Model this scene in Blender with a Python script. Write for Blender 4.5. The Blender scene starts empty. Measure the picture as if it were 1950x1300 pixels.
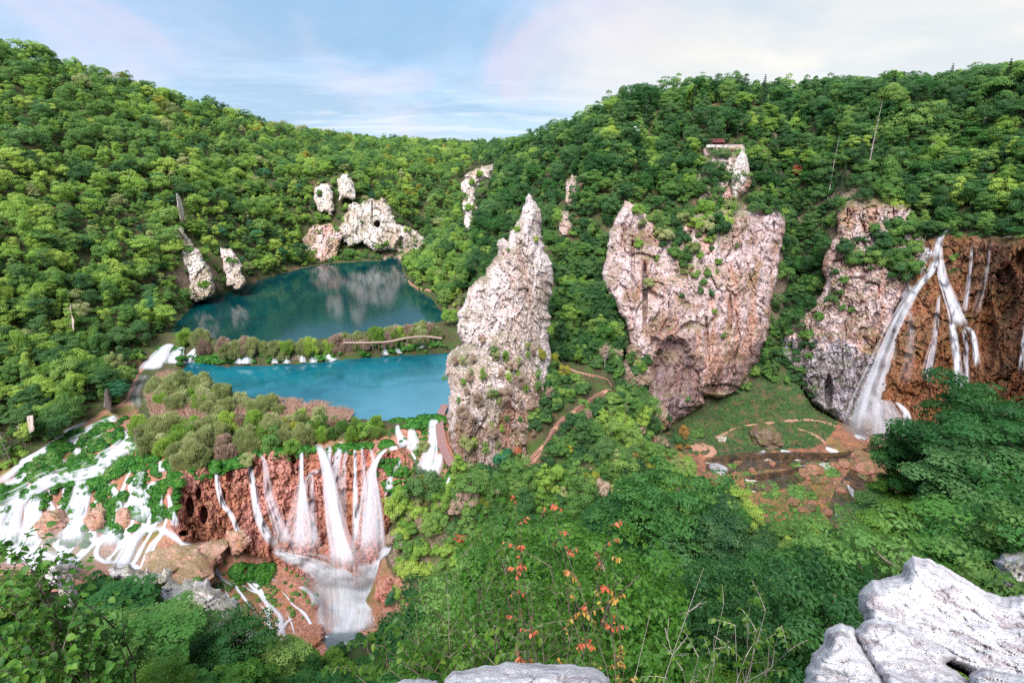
import bpy, math, random
import numpy as np
from mathutils import Vector
from mathutils.bvhtree import BVHTree
from mathutils.geometry import delaunay_2d_cdt
R = math.radians
scene = bpy.context.scene
C = scene.collection
rng = np.random.default_rng(7)
random.seed(7)

# ------------------------------------------------------------------ camera
F = 1050.0; PITCH = R(18.9)                       # focal length in pixels of a 1950 x 1300 frame
cam_d = bpy.data.cameras.new('camera'); cam = bpy.data.objects.new('camera', cam_d); C.objects.link(cam)
cam_d.sensor_width = 36; cam_d.lens = 36 * F / 1950; cam_d.clip_start = 0.05; cam_d.clip_end = 6000
cam.location = (0, 0, 0); cam.rotation_euler = (R(90) - PITCH, 0, 0)
scene.camera = cam

# ------------------------------------------------------------------ sky, sun, exposure
SUN_EL, SUN_AZ = R(54), R(198)                    # azimuth clockwise from +Y (the view direction)
EXPO = 2.55
w = bpy.data.worlds.new('World'); scene.world = w; w.use_nodes = True
nt = w.node_tree; N = nt.nodes; L = nt.links; N.clear()
def nn(t, **k):
    n = N.new(t)
    for a, b in k.items():
        if a.startswith('i_'): n.inputs[int(a[2:])].default_value = b
        else: setattr(n, a, b)
    return n
sky = nn('ShaderNodeTexSky'); sky.sky_type = 'NISHITA'; sky.sun_disc = False
sky.sun_elevation = SUN_EL; sky.sun_rotation = SUN_AZ; sky.altitude = 500; sky.dust_density = 1.5
tc = nn('ShaderNodeTexCoord'); sep = nn('ShaderNodeSeparateXYZ'); L.new(tc.outputs['Generated'], sep.inputs[0])
def m(op, a, b=None, clamp=False, c=None):
    n = nn('ShaderNodeMath', operation=op, use_clamp=clamp)
    for i, v in enumerate((a, b, c)):
        if v is None: continue
        if isinstance(v, (int, float)): n.inputs[i].default_value = v
        else: L.new(v, n.inputs[i])
    return n.outputs[0]
def ramp01(v, a, b):
    n = nn('ShaderNodeMapRange'); n.interpolation_type = 'SMOOTHSTEP'
    n.inputs[1].default_value = a; n.inputs[2].default_value = b; L.new(v, n.inputs[0]); return n.outputs[0]
def mixc(f, a, b):
    n = nn('ShaderNodeMix', data_type='RGBA')
    if isinstance(f, (int, float)): n.inputs[0].default_value = f
    else: L.new(f, n.inputs[0])
    for i, v in ((6, a), (7, b)):
        if isinstance(v, tuple): n.inputs[i].default_value = (*v, 1)
        else: L.new(v, n.inputs[i])
    return n.outputs[2]
X, Y, Zc = sep.outputs
up = m('MAXIMUM', Zc, 0.0); den = m('ADD', up, 0.16)
comb = nn('ShaderNodeCombineXYZ'); L.new(m('DIVIDE', X, den), comb.inputs[0]); L.new(m('DIVIDE', Y, den), comb.inputs[1])
def cl(scale, det, rough, rot, sx, sy, off, dist=0.0):
    mp = nn('ShaderNodeMapping'); mp.inputs['Rotation'].default_value = (0, 0, R(rot)); mp.inputs['Scale'].default_value = (sx, sy, 1)
    mp.inputs['Location'].default_value = (off, off * .7, 0); L.new(comb.outputs[0], mp.inputs[0])
    n = nn('ShaderNodeTexNoise'); n.inputs['Scale'].default_value = scale; n.inputs['Detail'].default_value = det
    n.inputs['Roughness'].default_value = rough; n.inputs['Distortion'].default_value = dist
    L.new(mp.outputs[0], n.inputs['Vector']); return n.outputs['Fac']
SK = 3.8                                         # colours below are pictured radiance; the Background runs at 0.05
def k(r, g, b, s=SK): return (r * s, g * s, b * s)
c1 = ramp01(cl(.5, 6, .52, 25, 1, .62, 3.1, .8), .36, .68)
c2 = ramp01(cl(.9, 6, .52, 30, 1, .5, 8.3, .9), .46, .74)
c3 = ramp01(cl(.8, 6, .6, 0, .8, .9, 15.0, .5), .42, .62)
blue = mixc(.80, sky.outputs[0], k(.36, .58, .86))
base = mixc(m('MULTIPLY', c3, .8), blue, k(.31, .52, .75))            # deeper blue cloud bellies
base = mixc(m('MULTIPLY', c1, .62), base, k(.62, .70, .86))            # veils
base = mixc(m('MULTIPLY', c2, .62), base, k(.78, .70, .84))            # pink wisps
side = m('ADD', m('MULTIPLY', X, .86), m('MULTIPLY', Y, .5))           # towards the bright half of the sky
warm = ramp01(m('ADD', side, m('MULTIPLY', m('SUBTRACT', c1, .5), .22)), .42, .86)
creamy = mixc(m('MULTIPLY', c3, .8), k(.96, .92, .84), k(.72, .77, .80))
creamy = mixc(m('MULTIPLY', c2, .5), creamy, k(1.0, .93, .82))
base = mixc(m('MULTIPLY', warm, .96), base, creamy)
hz = ramp01(Zc, .16, .0)                                              # paler towards the horizon
hc = ramp01(cl(2.2, 6, .55, 0, .5, 1.4, 4.0, .3), .5, .62)
base = mixc(m('MULTIPLY', hz, .35), base, k(.55, .74, .90))
base = mixc(m('MULTIPLY', m('MULTIPLY', hz, hc), .6), base, k(.86, .92, .98))
bg = nn('ShaderNodeBackground'); bg.inputs['Strength'].default_value = 0.05
out = nn('ShaderNodeOutputWorld'); L.new(base, bg.inputs[0]); L.new(bg.outputs[0], out.inputs[0])
sd = bpy.data.lights.new('sun', 'SUN'); sd.energy = 1.5; sd.angle = R(38); sd.color = (1, .965, .92)
sun = bpy.data.objects.new('sun', sd); C.objects.link(sun)
sdir = Vector((math.sin(SUN_AZ) * math.cos(SUN_EL), math.cos(SUN_AZ) * math.cos(SUN_EL), math.sin(SUN_EL)))
sun.rotation_euler = sdir.to_track_quat('Z', 'Y').to_euler()
vs = scene.view_settings
vs.view_transform = 'Standard'; vs.look = 'None'; vs.gamma = 1; vs.use_curve_mapping = False; vs.exposure = EXPO
cy = scene.cycles
cy.max_bounces = 10; cy.diffuse_bounces = 4; cy.glossy_bounces = 3; cy.transmission_bounces = 6; cy.transparent_max_bounces = 24; cy.volume_bounces = 1
cy.use_denoising = False; cy.use_adaptive_sampling = True; cy.adaptive_threshold = 0.01
cy.caustics_reflective = False; cy.caustics_refractive = False

# ------------------------------------------------------------------ helpers: pixels of the photograph <-> the place
ct, st = math.cos(PITCH), math.sin(PITCH)
def ray(px, py):
    u = (np.asarray(px, float) - 975) / F; v = (650 - np.asarray(py, float)) / F
    return np.stack([u, ct + v * st, -st + v * ct], -1)
def PY(px, py, y):
    d = ray(px, py); return d * (np.asarray(y, float) / d[..., 1])[..., None]
def PZ(px, py, z):
    d = ray(px, py); return d * (np.asarray(z, float) / d[..., 2])[..., None]
def project(P):
    P = np.asarray(P, float); f = P[..., 1] * ct - P[..., 2] * st; v = P[..., 1] * st + P[..., 2] * ct
    f = np.where(f > .01, f, .01)
    return 975 + F * P[..., 0] / f, 650 - F * v / f, f

# ------------------------------------------------------------------ numpy noise
def _h(i, j, k, s):
    n = (i * 374761393 + j * 668265263 + k * 1274126177 + s * 974711) & 0xffffffff
    n = ((n ^ (n >> 13)) * 1274126177) & 0xffffffff
    n = ((n ^ (n >> 16)) * 2246822519) & 0xffffffff
    return ((n ^ (n >> 15)) & 0xffffff).astype(np.float64) / 16777215.0
def vnoise(P, s=0):
    P = np.asarray(P, float); I = np.floor(P).astype(np.int64); f = P - I; f = f * f * f * (f * (f * 6 - 15) + 10)
    r = 0
    for a in (0, 1):
        wa = f[..., 0] if a else 1 - f[..., 0]
        for b in (0, 1):
            wb = f[..., 1] if b else 1 - f[..., 1]
            for c in (0, 1):
                wc = f[..., 2] if c else 1 - f[..., 2]
                r = r + wa * wb * wc * _h(I[..., 0] + a, I[..., 1] + b, I[..., 2] + c, s)
    return r * 2 - 1
def fbm(P, o=4, s=0, g=.5):
    P = np.asarray(P, float); r = 0; a = 1.0; t = 0
    for q in range(o):
        r = r + a * vnoise(P, s + q * 17); t += a; a *= g; P = P * 2.03 + 11.7
    return r / t
def ridged(P, o=4, s=0):
    P = np.asarray(P, float); r = 0; a = 1.0; t = 0
    for q in range(o):
        r = r + a * (1 - np.abs(vnoise(P, s + q * 13)) * 2); t += a; a *= .55; P = P * 2.1 + 5.3
    return r / t
def worley(P, s=0):
    P = np.asarray(P, float); I = np.floor(P).astype(np.int64)
    f1 = np.full(P.shape[:-1], 9.0); f2 = f1.copy(); idv = np.zeros(P.shape[:-1])
    for a in (-1, 0, 1):
        for b in (-1, 0, 1):
            for c in (-1, 0, 1):
                i, j, kk = I[..., 0] + a, I[..., 1] + b, I[..., 2] + c
                d = np.sqrt((i + _h(i, j, kk, s) - P[..., 0])**2 + (j + _h(i, j, kk, s + 1) - P[..., 1])**2 + (kk + _h(i, j, kk, s + 2) - P[..., 2])**2)
                hh = _h(i, j, kk, s + 3); m_ = d < f1
                f2 = np.where(m_, f1, np.minimum(f2, d)); f1 = np.where(m_, d, f1); idv = np.where(m_, hh, idv)
    return f1, f2, idv
def inpoly(px, py, poly):
    px = np.asarray(px, float); py = np.asarray(py, float); c = np.zeros(px.shape, bool); n = len(poly)
    for i in range(n):
        x0, y0 = poly[i]; x1, y1 = poly[(i + 1) % n]
        if y0 == y1: continue
        c ^= ((y0 > py) != (y1 > py)) & (px < (x1 - x0) * (py - y0) / (y1 - y0) + x0)
    return c
def polydist(px, py, poly, closed=True):
    px = np.asarray(px, float); py = np.asarray(py, float); best = np.full(px.shape, 1e9); bx = np.zeros(px.shape); by = np.zeros(px.shape)
    n = len(poly)
    for i in range(n if closed else n - 1):
        x0, y0 = poly[i]; x1, y1 = poly[(i + 1) % n]; dx, dy = x1 - x0, y1 - y0; l = dx * dx + dy * dy + 1e-9
        t = np.clip(((px - x0) * dx + (py - y0) * dy) / l, 0, 1); cx = x0 + t * dx; cy_ = y0 + t * dy
        d = np.hypot(px - cx, py - cy_); m_ = d < best
        best = np.where(m_, d, best); bx = np.where(m_, cx, bx); by = np.where(m_, cy_, by)
    return best, bx, by
def dens(pts, step):
    pts = np.asarray(pts, float); o = [pts[0]]
    for a, b in zip(pts[:-1], pts[1:]):
        n = max(1, int(math.ceil(np.linalg.norm((b - a)[:2]) / step)))
        for i in range(1, n + 1): o.append(a + (b - a) * i / n)
    return np.array(o)
def smoothline(pts, n):
    """Catmull-Rom through the points, n samples"""
    p = np.asarray(pts, float); p = np.vstack([2 * p[0] - p[1], p, 2 * p[-1] - p[-2]]); s = len(p) - 3
    t = np.linspace(0, s - 1e-6, n); i = t.astype(int); f = (t - i)[:, None]
    a, b, c, d = p[i], p[i + 1], p[i + 2], p[i + 3]
    return .5 * (2 * b + (c - a) * f + (2 * a - 5 * b + 4 * c - d) * f**2 + (3 * b - a - 3 * c + d) * f**3)
class TPS:
    def __init__(s, xy, v, reg=1e-3):
        s.xy = np.asarray(xy, float) / 100; n = len(s.xy); K = s.k(s.xy) + np.eye(n) * reg
        Pm = np.c_[np.ones(n), s.xy]; A = np.zeros((n + 3, n + 3)); A[:n, :n] = K; A[:n, n:] = Pm; A[n:, :n] = Pm.T
        s.w = np.linalg.lstsq(A, np.r_[np.asarray(v, float), 0, 0, 0], rcond=None)[0]
    def k(s, q):
        r2 = ((q[:, None, :] - s.xy[None])**2).sum(-1); return r2 * np.log(r2 + 1e-9) * .5
    def __call__(s, px, py):
        sh = np.shape(px); q = np.c_[np.ravel(px), np.ravel(py)] / 100
        return (s.k(q) @ s.w[:-3] + s.w[-3] + q @ s.w[-2:]).reshape(sh)

# ------------------------------------------------------------------ helpers: objects
def setp(o, label=None, cat=None, group=None, kind=None):
    if label: o['label'] = label
    if cat: o['category'] = cat
    if group: o['group'] = group
    if kind: o['kind'] = kind
    return o
def mesh(name, V, Fc, mat=None, smooth=False, uv=None, attrs=None, mats=None, fmat=None):
    V = np.asarray(V, np.float32); me = bpy.data.meshes.new(name)
    if isinstance(Fc, np.ndarray):
        k_ = Fc.shape[1]; n = len(Fc)
        me.vertices.add(len(V)); me.vertices.foreach_set('co', V.ravel())
        me.loops.add(n * k_); me.loops.foreach_set('vertex_index', Fc.astype(np.int32).ravel())
        me.polygons.add(n); me.polygons.foreach_set('loop_start', np.arange(0, n * k_, k_, dtype=np.int32))
    else:
        me.from_pydata([tuple(map(float, v)) for v in V], [], [tuple(map(int, f)) for f in Fc])
    if uv is not None:                            # one uv per vertex
        lay = me.uv_layers.new(name='UVMap'); li = np.empty(len(me.loops), np.int32); me.loops.foreach_get('vertex_index', li)
        lay.data.foreach_set('uv', np.asarray(uv, np.float32)[li].ravel())
    for nme, a in (attrs or {}).items():
        at = me.attributes.new(nme, 'FLOAT', 'POINT'); at.data.foreach_set('value', np.asarray(a, np.float32))
    for q in (mats or ([mat] if mat else [])): me.materials.append(q)
    if fmat is not None: me.polygons.foreach_set('material_index', np.asarray(fmat, np.int32))
    me.update(calc_edges=True); me.validate()
    me.polygons.foreach_set('use_smooth', np.full(len(me.polygons), smooth, bool))
    return me
def obj(name, me, parent=None, loc=None, **kw):
    o = bpy.data.objects.new(name, me); C.objects.link(o)
    if parent is not None: o.parent = parent
    if loc is not None: o.location = loc
    return setp(o, **kw)
def empty(name, loc, **kw):
    o = bpy.data.objects.new(name, None); o.empty_display_size = .5; C.objects.link(o); o.location = loc
    return setp(o, **kw)
def copy_tree(o, parent=None):
    c = o.copy(); C.objects.link(c)
    if parent is not None: c.parent = parent
    for ch in o.children: copy_tree(ch, c)
    return c
def gridfaces(nu, nv):
    i = np.arange(nu - 1)[:, None] * nv + np.arange(nv - 1)[None]
    return np.stack([i, i + 1, i + nv + 1, i + nv], -1).reshape(-1, 4)
bvhs = []
def addbvh(V, Fc): bvhs.append(BVHTree.FromPolygons([tuple(v) for v in np.asarray(V, float)], [tuple(int(q) for q in f) for f in Fc]))
def hit(px, py, only=None):
    d = Vector(ray(px, py)).normalized(); best = None
    for b in (only or bvhs):
        h = b.ray_cast(Vector((0, 0, 0)), d, 3000)
        if h[0] is not None and (best is None or h[3] < best[3]): best = h
    return best
def tube(pts, rad, n=6, cap=True):
    """tapered tube along pts; returns verts, quad faces (tips closed to a point ring)"""
    pts = np.asarray(pts, float); rad = np.broadcast_to(np.asarray(rad, float), (len(pts),)); V = []
    t = np.gradient(pts, axis=0); t /= np.linalg.norm(t, axis=1)[:, None] + 1e-9
    ref = np.array([1., .13, .07]) if abs(t[0][2]) > .7 else np.array([.1, .05, 1.])
    for p, r_, d in zip(pts, rad, t):
        a = np.cross(d, ref); a /= np.linalg.norm(a) + 1e-9; b = np.cross(d, a)
        th = np.linspace(0, 2 * np.pi, n, endpoint=False)
        V.append(p + r_ * (np.cos(th)[:, None] * a + np.sin(th)[:, None] * b))
    V = np.concatenate(V); m_ = len(pts); Fc = []
    for i in range(m_ - 1):
        for j in range(n):
            Fc.append((i * n + j, i * n + (j + 1) % n, (i + 1) * n + (j + 1) % n, (i + 1) * n + j))
    return V, np.array(Fc, int)
def merge(parts):
    Vs, Fs, o = [], [], 0
    for V, Fc in parts:
        Vs.append(V); Fs.append(np.asarray(Fc) + o); o += len(V)
    return np.concatenate(Vs), np.concatenate(Fs)
BOXF = np.array([(0, 3, 2, 1), (4, 5, 6, 7), (0, 1, 5, 4), (1, 2, 6, 5), (2, 3, 7, 6), (3, 0, 4, 7)])
def box(x0, y0, z0, x1, y1, z1):
    return np.array([(x0, y0, z0), (x1, y0, z0), (x1, y1, z0), (x0, y1, z0), (x0, y0, z1), (x1, y0, z1), (x1, y1, z1), (x0, y1, z1)], float), BOXF
# ------------------------------------------------------------------ materials
class Mat:
    def __init__(s, name):
        s.m = bpy.data.materials.new(name); s.m.use_nodes = True; s.nt = s.m.node_tree; s.nt.nodes.clear()
        s.out = s.n('ShaderNodeOutputMaterial')
    def n(s, t, **k_):
        x = s.nt.nodes.new(t)
        for a, b in k_.items(): setattr(x, a, b)
        return x
    def set(s, sock, v):
        if isinstance(v, tuple): sock.default_value = (*v, 1) if len(v) == 3 and sock.type == 'RGBA' else v
        elif isinstance(v, (int, float)): sock.default_value = v
        else: s.nt.links.new(v, sock)
    def math(s, op, a, b=None, clamp=False):
        x = s.n('ShaderNodeMath', operation=op, use_clamp=clamp); s.set(x.inputs[0], a)
        if b is not None: s.set(x.inputs[1], b)
        return x.outputs[0]
    def sm(s, v, a, b):
        x = s.n('ShaderNodeMapRange'); x.interpolation_type = 'SMOOTHSTEP'; s.set(x.inputs[0], v); x.inputs[1].default_value = a; x.inputs[2].default_value = b
        return x.outputs[0]
    def mix(s, f, a, b):
        x = s.n('ShaderNodeMix', data_type='RGBA'); s.set(x.inputs[0], f); s.set(x.inputs[6], a); s.set(x.inputs[7], b); return x.outputs[2]
    def coord(s, which='Object', scale=(1, 1, 1), loc=(0, 0, 0), rot=(0, 0, 0)):
        if which == 'Position': v = s.n('ShaderNodeNewGeometry').outputs['Position']
        else: v = s.n('ShaderNodeTexCoord').outputs[which]
        mp = s.n('ShaderNodeMapping'); s.nt.links.new(v, mp.inputs[0])
        mp.inputs['Scale'].default_value = scale; mp.inputs['Location'].default_value = loc; mp.inputs['Rotation'].default_value = rot
        return mp.outputs[0]
    def noise(s, co, scale, det=4, rough=.55, dist=0.):
        x = s.n('ShaderNodeTexNoise'); s.nt.links.new(co, x.inputs['Vector']); x.inputs['Scale'].default_value = scale
        x.inputs['Detail'].default_value = det; x.inputs['Roughness'].default_value = rough; x.inputs['Distortion'].default_value = dist
        return x.outputs['Fac']
    def vor(s, co, scale, feat='F1'):
        x = s.n('ShaderNodeTexVoronoi', feature=feat); s.nt.links.new(co, x.inputs['Vector']); x.inputs['Scale'].default_value = scale; return x.outputs['Distance']
    def attr(s, name):
        x = s.n('ShaderNodeAttribute'); x.attribute_name = name; return x.outputs['Fac']
    def normz(s):
        g = s.n('ShaderNodeNewGeometry'); x = s.n('ShaderNodeSeparateXYZ'); s.nt.links.new(g.outputs['Normal'], x.inputs[0]); return x.outputs[2]
    def bump(s, h, st_=.5, dist=.3):
        x = s.n('ShaderNodeBump'); s.set(x.inputs['Height'], h); x.inputs['Strength'].default_value = st_; x.inputs['Distance'].default_value = dist; return x.outputs[0]
    def bsdf(s, col, rough=.9, spec=.2, normal=None, **k_):
        p = s.n('ShaderNodeBsdfPrincipled'); s.set(p.inputs['Base Color'], col); s.set(p.inputs['Roughness'], rough); p.inputs['Specular IOR Level'].default_value = spec
        if normal is not None: s.nt.links.new(normal, p.inputs['Normal'])
        for a, b in k_.items(): s.set(p.inputs[a.replace('_', ' ')], b)
        return p.outputs[0]
    def done(s, sh): s.nt.links.new(sh, s.out.inputs[0]); return s.m

def rock_mat(name, pale, mid, stain, dark, moss, moss_amt=.5, stain_amt=.5, dark_amt=.5, wet=.9, sc=1.0, grass=.45):
    """limestone / tufa: pale weathered faces, mid grain, vertical stains, dark seep streaks, grass and moss on ledges"""
    a = Mat(name); co = a.coord('Object'); cv = a.coord('Object', scale=(1, 1, .14)); cs = a.coord('Object', scale=(1, 1, .07))
    n1 = a.noise(co, .10 * sc, 8, .62, .4); n2 = a.noise(co, .8 * sc, 9, .72); n3 = a.noise(cv, .5 * sc, 8, .68, .8); n4 = a.noise(cv, .14 * sc, 7, .62, .3); n5 = a.noise(co, 3.6 * sc, 6, .7); n6 = a.noise(cs, 1.5 * sc, 5, .6)
    col = a.mix(a.sm(a.math('ADD', a.math('MULTIPLY', n2, .65), a.math('MULTIPLY', n6, .35)), .40, .58), mid, pale)
    col = a.mix(a.math('MULTIPLY', a.sm(a.math('ADD', n1, a.math('MULTIPLY', n2, .6)), .76, .94), stain_amt), col, stain)
    col = a.mix(a.math('MULTIPLY', a.sm(a.math('ADD', n4, a.math('MULTIPLY', n5, .25)), .60, .76), stain_amt * .8), col, tuple(min(1, q * w_) for q, w_ in zip(stain, (1.15, 1.0, .85))))
    col = a.mix(a.math('MULTIPLY', a.sm(a.math('ADD', n3, a.math('MULTIPLY', n5, .2)), .62, .78), dark_amt), col, dark)
    thin = a.math('ABSOLUTE', a.math('SUBTRACT', a.noise(a.coord('Object', scale=(1, 1, .3)), .55 * sc, 5, .6, .6), .5))
    col = a.mix(a.math('MULTIPLY', a.math('SUBTRACT', 1.0, a.sm(thin, .0, .018)), .6), col, dark)
    nz = a.normz()
    mz = a.math('ADD', nz, a.math('ADD', a.math('MULTIPLY', a.math('SUBTRACT', n1, .5), 2.6), a.math('MULTIPLY', a.math('SUBTRACT', n2, .5), 1.0)))
    green = a.mix(a.sm(n5, .4, .62), moss, tuple(q * .5 for q in moss))
    col = a.mix(a.math('MULTIPLY', a.sm(mz, .50, .85), moss_amt), col, green)
    gz = a.math('ADD', a.math('MULTIPLY', a.noise(a.coord('Object', loc=(31, 7, 3)), .085 * sc, 6, .6), 1.0), a.math('MULTIPLY', a.math('SUBTRACT', n5, .5), .35))
    col = a.mix(a.math('MULTIPLY', a.sm(gz, .55, .66), grass), col, a.mix(a.sm(n2, .42, .58), tuple(q * 1.5 + .05 for q in moss), stain))
    h = a.math('ADD', a.math('MULTIPLY', n2, 1.0), a.math('ADD', a.math('MULTIPLY', n5, .4), a.math('MULTIPLY', n3, .7)))
    return a.done(a.bsdf(col, wet, .25, a.bump(h, 1.0, 1.1 / sc)))
a_crack = 1.0
M = {}
M['lime'] = rock_mat('pale_limestone', (.88, .79, .78), (.70, .56, .56), (.60, .35, .30), (.20, .15, .145), (.15, .17, .05), .7, .45, .5, grass=.3)
M['cliff'] = rock_mat('pink_limestone', (.78, .65, .66), (.58, .42, .42), (.50, .24, .16), (.17, .12, .12), (.15, .16, .05), .8, .75, .55, grass=.65)
M['base'] = rock_mat('brown_pink_limestone', (.66, .54, .51), (.40, .27, .25), (.36, .16, .10), (.12, .08, .075), (.13, .13, .045), .85, .8, .7, grass=.75)
M['white'] = rock_mat('white_limestone', (.84, .79, .77), (.56, .48, .45), (.48, .27, .19), (.18, .14, .13), (.13, .16, .045), .7, .45, .45, grass=.4)
M['grey'] = rock_mat('lilac_limestone', (.66, .60, .68), (.38, .32, .36), (.30, .18, .15), (.085, .065, .07), (.07, .11, .025), .9, .45, .75, grass=.4)
M['crag'] = rock_mat('crag_limestone', (.84, .80, .80), (.58, .51, .52), (.48, .30, .24), (.20, .16, .16), (.13, .17, .045), .6, .4, .55, sc=3.2, grass=.25)
M['edgecrag'] = rock_mat('edge_crag_limestone', (.74, .72, .78), (.46, .43, .47), (.40, .24, .2), (.12, .10, .10), (.09, .14, .03), .7, .4, .6, sc=7, grass=.25)
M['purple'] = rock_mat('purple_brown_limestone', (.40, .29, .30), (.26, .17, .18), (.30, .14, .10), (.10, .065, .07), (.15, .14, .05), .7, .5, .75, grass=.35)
M['darktufa'] = rock_mat('dark_rust_tufa', (.26, .12, .07), (.10, .05, .035), (.30, .10, .035), (.018, .012, .012), (.05, .08, .02), .6, .6, 1.0, .5, grass=.45)
M['tufa'] = rock_mat('red_tufa', (.72, .36, .31), (.52, .20, .16), (.54, .20, .11), (.10, .035, .035), (.16, .14, .03), .4, .6, .8, grass=.15)
M['wettufa'] = rock_mat('wet_orange_tufa', (.40, .20, .12), (.20, .085, .045), (.30, .11, .045), (.028, .016, .014), (.06, .085, .02), .55, .7, .95, .5, grass=.35)
# ------------------------------------------------------------------ terrain: control points (pixel + height or + distance), joined by a TIN
T = []
def tz(*l):
    for q in l: T.append(PZ(q[0], q[1], q[2]))
def ty(*l):
    for q in l: T.append(PY(q[0], q[1], q[2]))
def tw(*l):
    for q in l: T.append(np.array(q, float))
def line_z(pts, z, step=6, dz=0):
    P = np.array([PZ(a, b, z) for a, b in pts]); P = dens(P, step)
    for q in P: T.append(q + np.array([0, 0, dz]))
    return P
Z1, Z2, Z3 = -64.0, -70.0, -111.0
FLn = [(318, 632), (345, 632), (380, 640), (440, 648), (500, 650), (570, 650), (640, 640), (700, 631), (760, 622), (830, 614), (880, 606)]
FLl = [(318, 632), (346, 604), (368, 577), (402, 566), (460, 546), (500, 531), (560, 514), (620, 503), (680, 499), (728, 497)]
FLr = [(762, 498), (768, 520), (785, 546), (822, 566), (838, 590), (880, 606)]
line_z(FLn, Z1, dz=.5); line_z(FLl, Z1, dz=.3); line_z(FLr, Z1, dz=.3)
tz((728, 497, Z1 + .3), (762, 498, Z1 + .3), (728, 484, -63.6), (790, 476, -63.6), (745, 490, -63.7))
for q in [(420, 610), (500, 590), (500, 560), (600, 580), (620, 530), (700, 590), (700, 530), (740, 520), (760, 580), (800, 590), (560, 620), (650, 610)]:
    P = PZ(q[0], q[1], Z1); T.append(P + np.array([0, 0, -4.]))
NLf = [(350, 690), (375, 688), (430, 697), (520, 694), (600, 690), (660, 683), (740, 677), (800, 674), (860, 671), (910, 670)]
NLn = [(345, 706), (380, 730), (430, 742), (480, 756), (530, 764), (590, 776), (640, 792), (700, 799), (780, 798), (835, 787), (910, 772)]
line_z(NLf, Z2, dz=.25); line_z(NLn, Z2, dz=.4)
for q in [(420, 708), (500, 715), (600, 720), (600, 745), (680, 735), (740, 720), (740, 770), (820, 720), (830, 760)]:
    T.append(PZ(q[0], q[1], Z2) + np.array([0, 0, -2.5]))
# barrier between the lakes (crest a little above the upper lake), cascade at its left end
line_z([(350, 656), (440, 659), (520, 661), (600, 656), (660, 648), (740, 640), (830, 632), (880, 628)], -62.9)
line_z([(360, 668), (430, 672), (520, 674), (600, 668), (660, 660), (740, 652), (830, 645), (880, 640)], -63.6)
tz((330, 652, -64.6), (310, 660, -65.5), (290, 680, -67.8), (270, 700, -69.6), (320, 690, -69.6), (262, 730, -70.2), (300, 730, -70.3), (250, 770, -70.8), (300, 760, -70.6), (330, 720, -70.2))
# lower barrier up to the brink of the falls
tz((400, 780, -70.6), (500, 790, -70.6), (580, 800, -70.6), (680, 812, -70.6), (320, 800, -70.8), (300, 840, -71.3), (400, 840, -71.2), (500, 830, -71), (600, 825, -71), (700, 825, -71))
BR = [(330, 886, -72.6), (370, 876, -72.2), (440, 862, -71.8), (470, 855, -71.6), (540, 847, -71.5), (620, 842, -71.5), (700, 838, -71.5), (745, 832, -71.5)]
BRw = dens(np.array([PZ(*q) for q in BR]), 4)
for q in BRw: T.append(q)
FT = [(335, 1010, 107), (400, 1025, 112), (440, 1030, 114.5), (500, 1050, 117), (560, 1080, 118.5), (620, 1100, 119), (690, 1100, 119), (735, 1080, 118)]
FTw = dens(np.array([PY(*q) for q in FT]), 4)
for q in FTw: T.append(q)
# right end of the falls: steps down beside the boardwalk
tz((800, 806, -71.2), (835, 800, -71.2), (800, 850, -73), (835, 850, -74), (800, 890, -76), (850, 880, -76), (880, 900, -77.5))
ty((770, 880, 122), (790, 930, 118.5), (830, 930, 118), (760, 960, 117), (880, 960, 114))
# left cascades
tz((238, 770, -71), (225, 800, -72), (180, 800, -71.5), (120, 840, -72.5), (60, 880, -74), (0, 915, -75), (-100, 965, -77), (270, 850, -72.8), (200, 860, -73.4), (140, 890, -75), (60, 925, -76.6), (0, 950, -77.6))
ty((200, 905, 121), (280, 905, 119), (120, 935, 117.5), (20, 965, 114), (-80, 990, 112),
   (0, 1050, 106), (80, 1040, 107.5), (150, 1035, 109), (220, 1020, 110), (290, 1005, 111), (0, 1120, 96), (100, 1110, 98), (200, 1090, 101), (260, 1060, 105))
# apron below the falls
ty((300, 1030, 107), (350, 1060, 107), (300, 1100, 102), (400, 1090, 107), (480, 1110, 109), (560, 1110, 113), (420, 1150, 102), (500, 1170, 104), (580, 1165, 107), (360, 1160, 98), (470, 1220, 98), (560, 1225, 101), (600, 1120, 114), (605, 1180, 106.5))
P_pool = [PZ(*q, Z3) for q in [(625, 1140), (620, 1200), (600, 1240), (640, 1280), (700, 1260), (715, 1200), (710, 1130), (670, 1110)]]
for q in P_pool: T.append(q + np.array([0, 0, -.6]))
T.append(PZ(665, 1190, Z3) + np.array([0, 0, -1.5]))
tw((-45, 90, -109), (-30, 92, -110.5), (-20, 97, -111), (-60, 88, -100), (-36, 84, -104))
# bank right of the falls, down into the ravine
ty((748, 960, 114), (735, 1010, 112), (728, 1070, 109), (730, 1140, 106), (724, 1210, 103))
ty((770, 1010, 111), (800, 1000, 112))
tz((900, 915, -78.3), (1000, 895, -77.6), (1090, 893, -78.3), (1150, 890, -79), (950, 940, -80.5), (1050, 930, -81.5), (1150, 925, -84), (850, 960, -80.5))
tw((-8, 100, -97), (20, 104, -96), (45, 108, -95), (-10, 92, -109), (20, 94, -105), (45, 99, -101), (-25, 104, -100))
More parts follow.
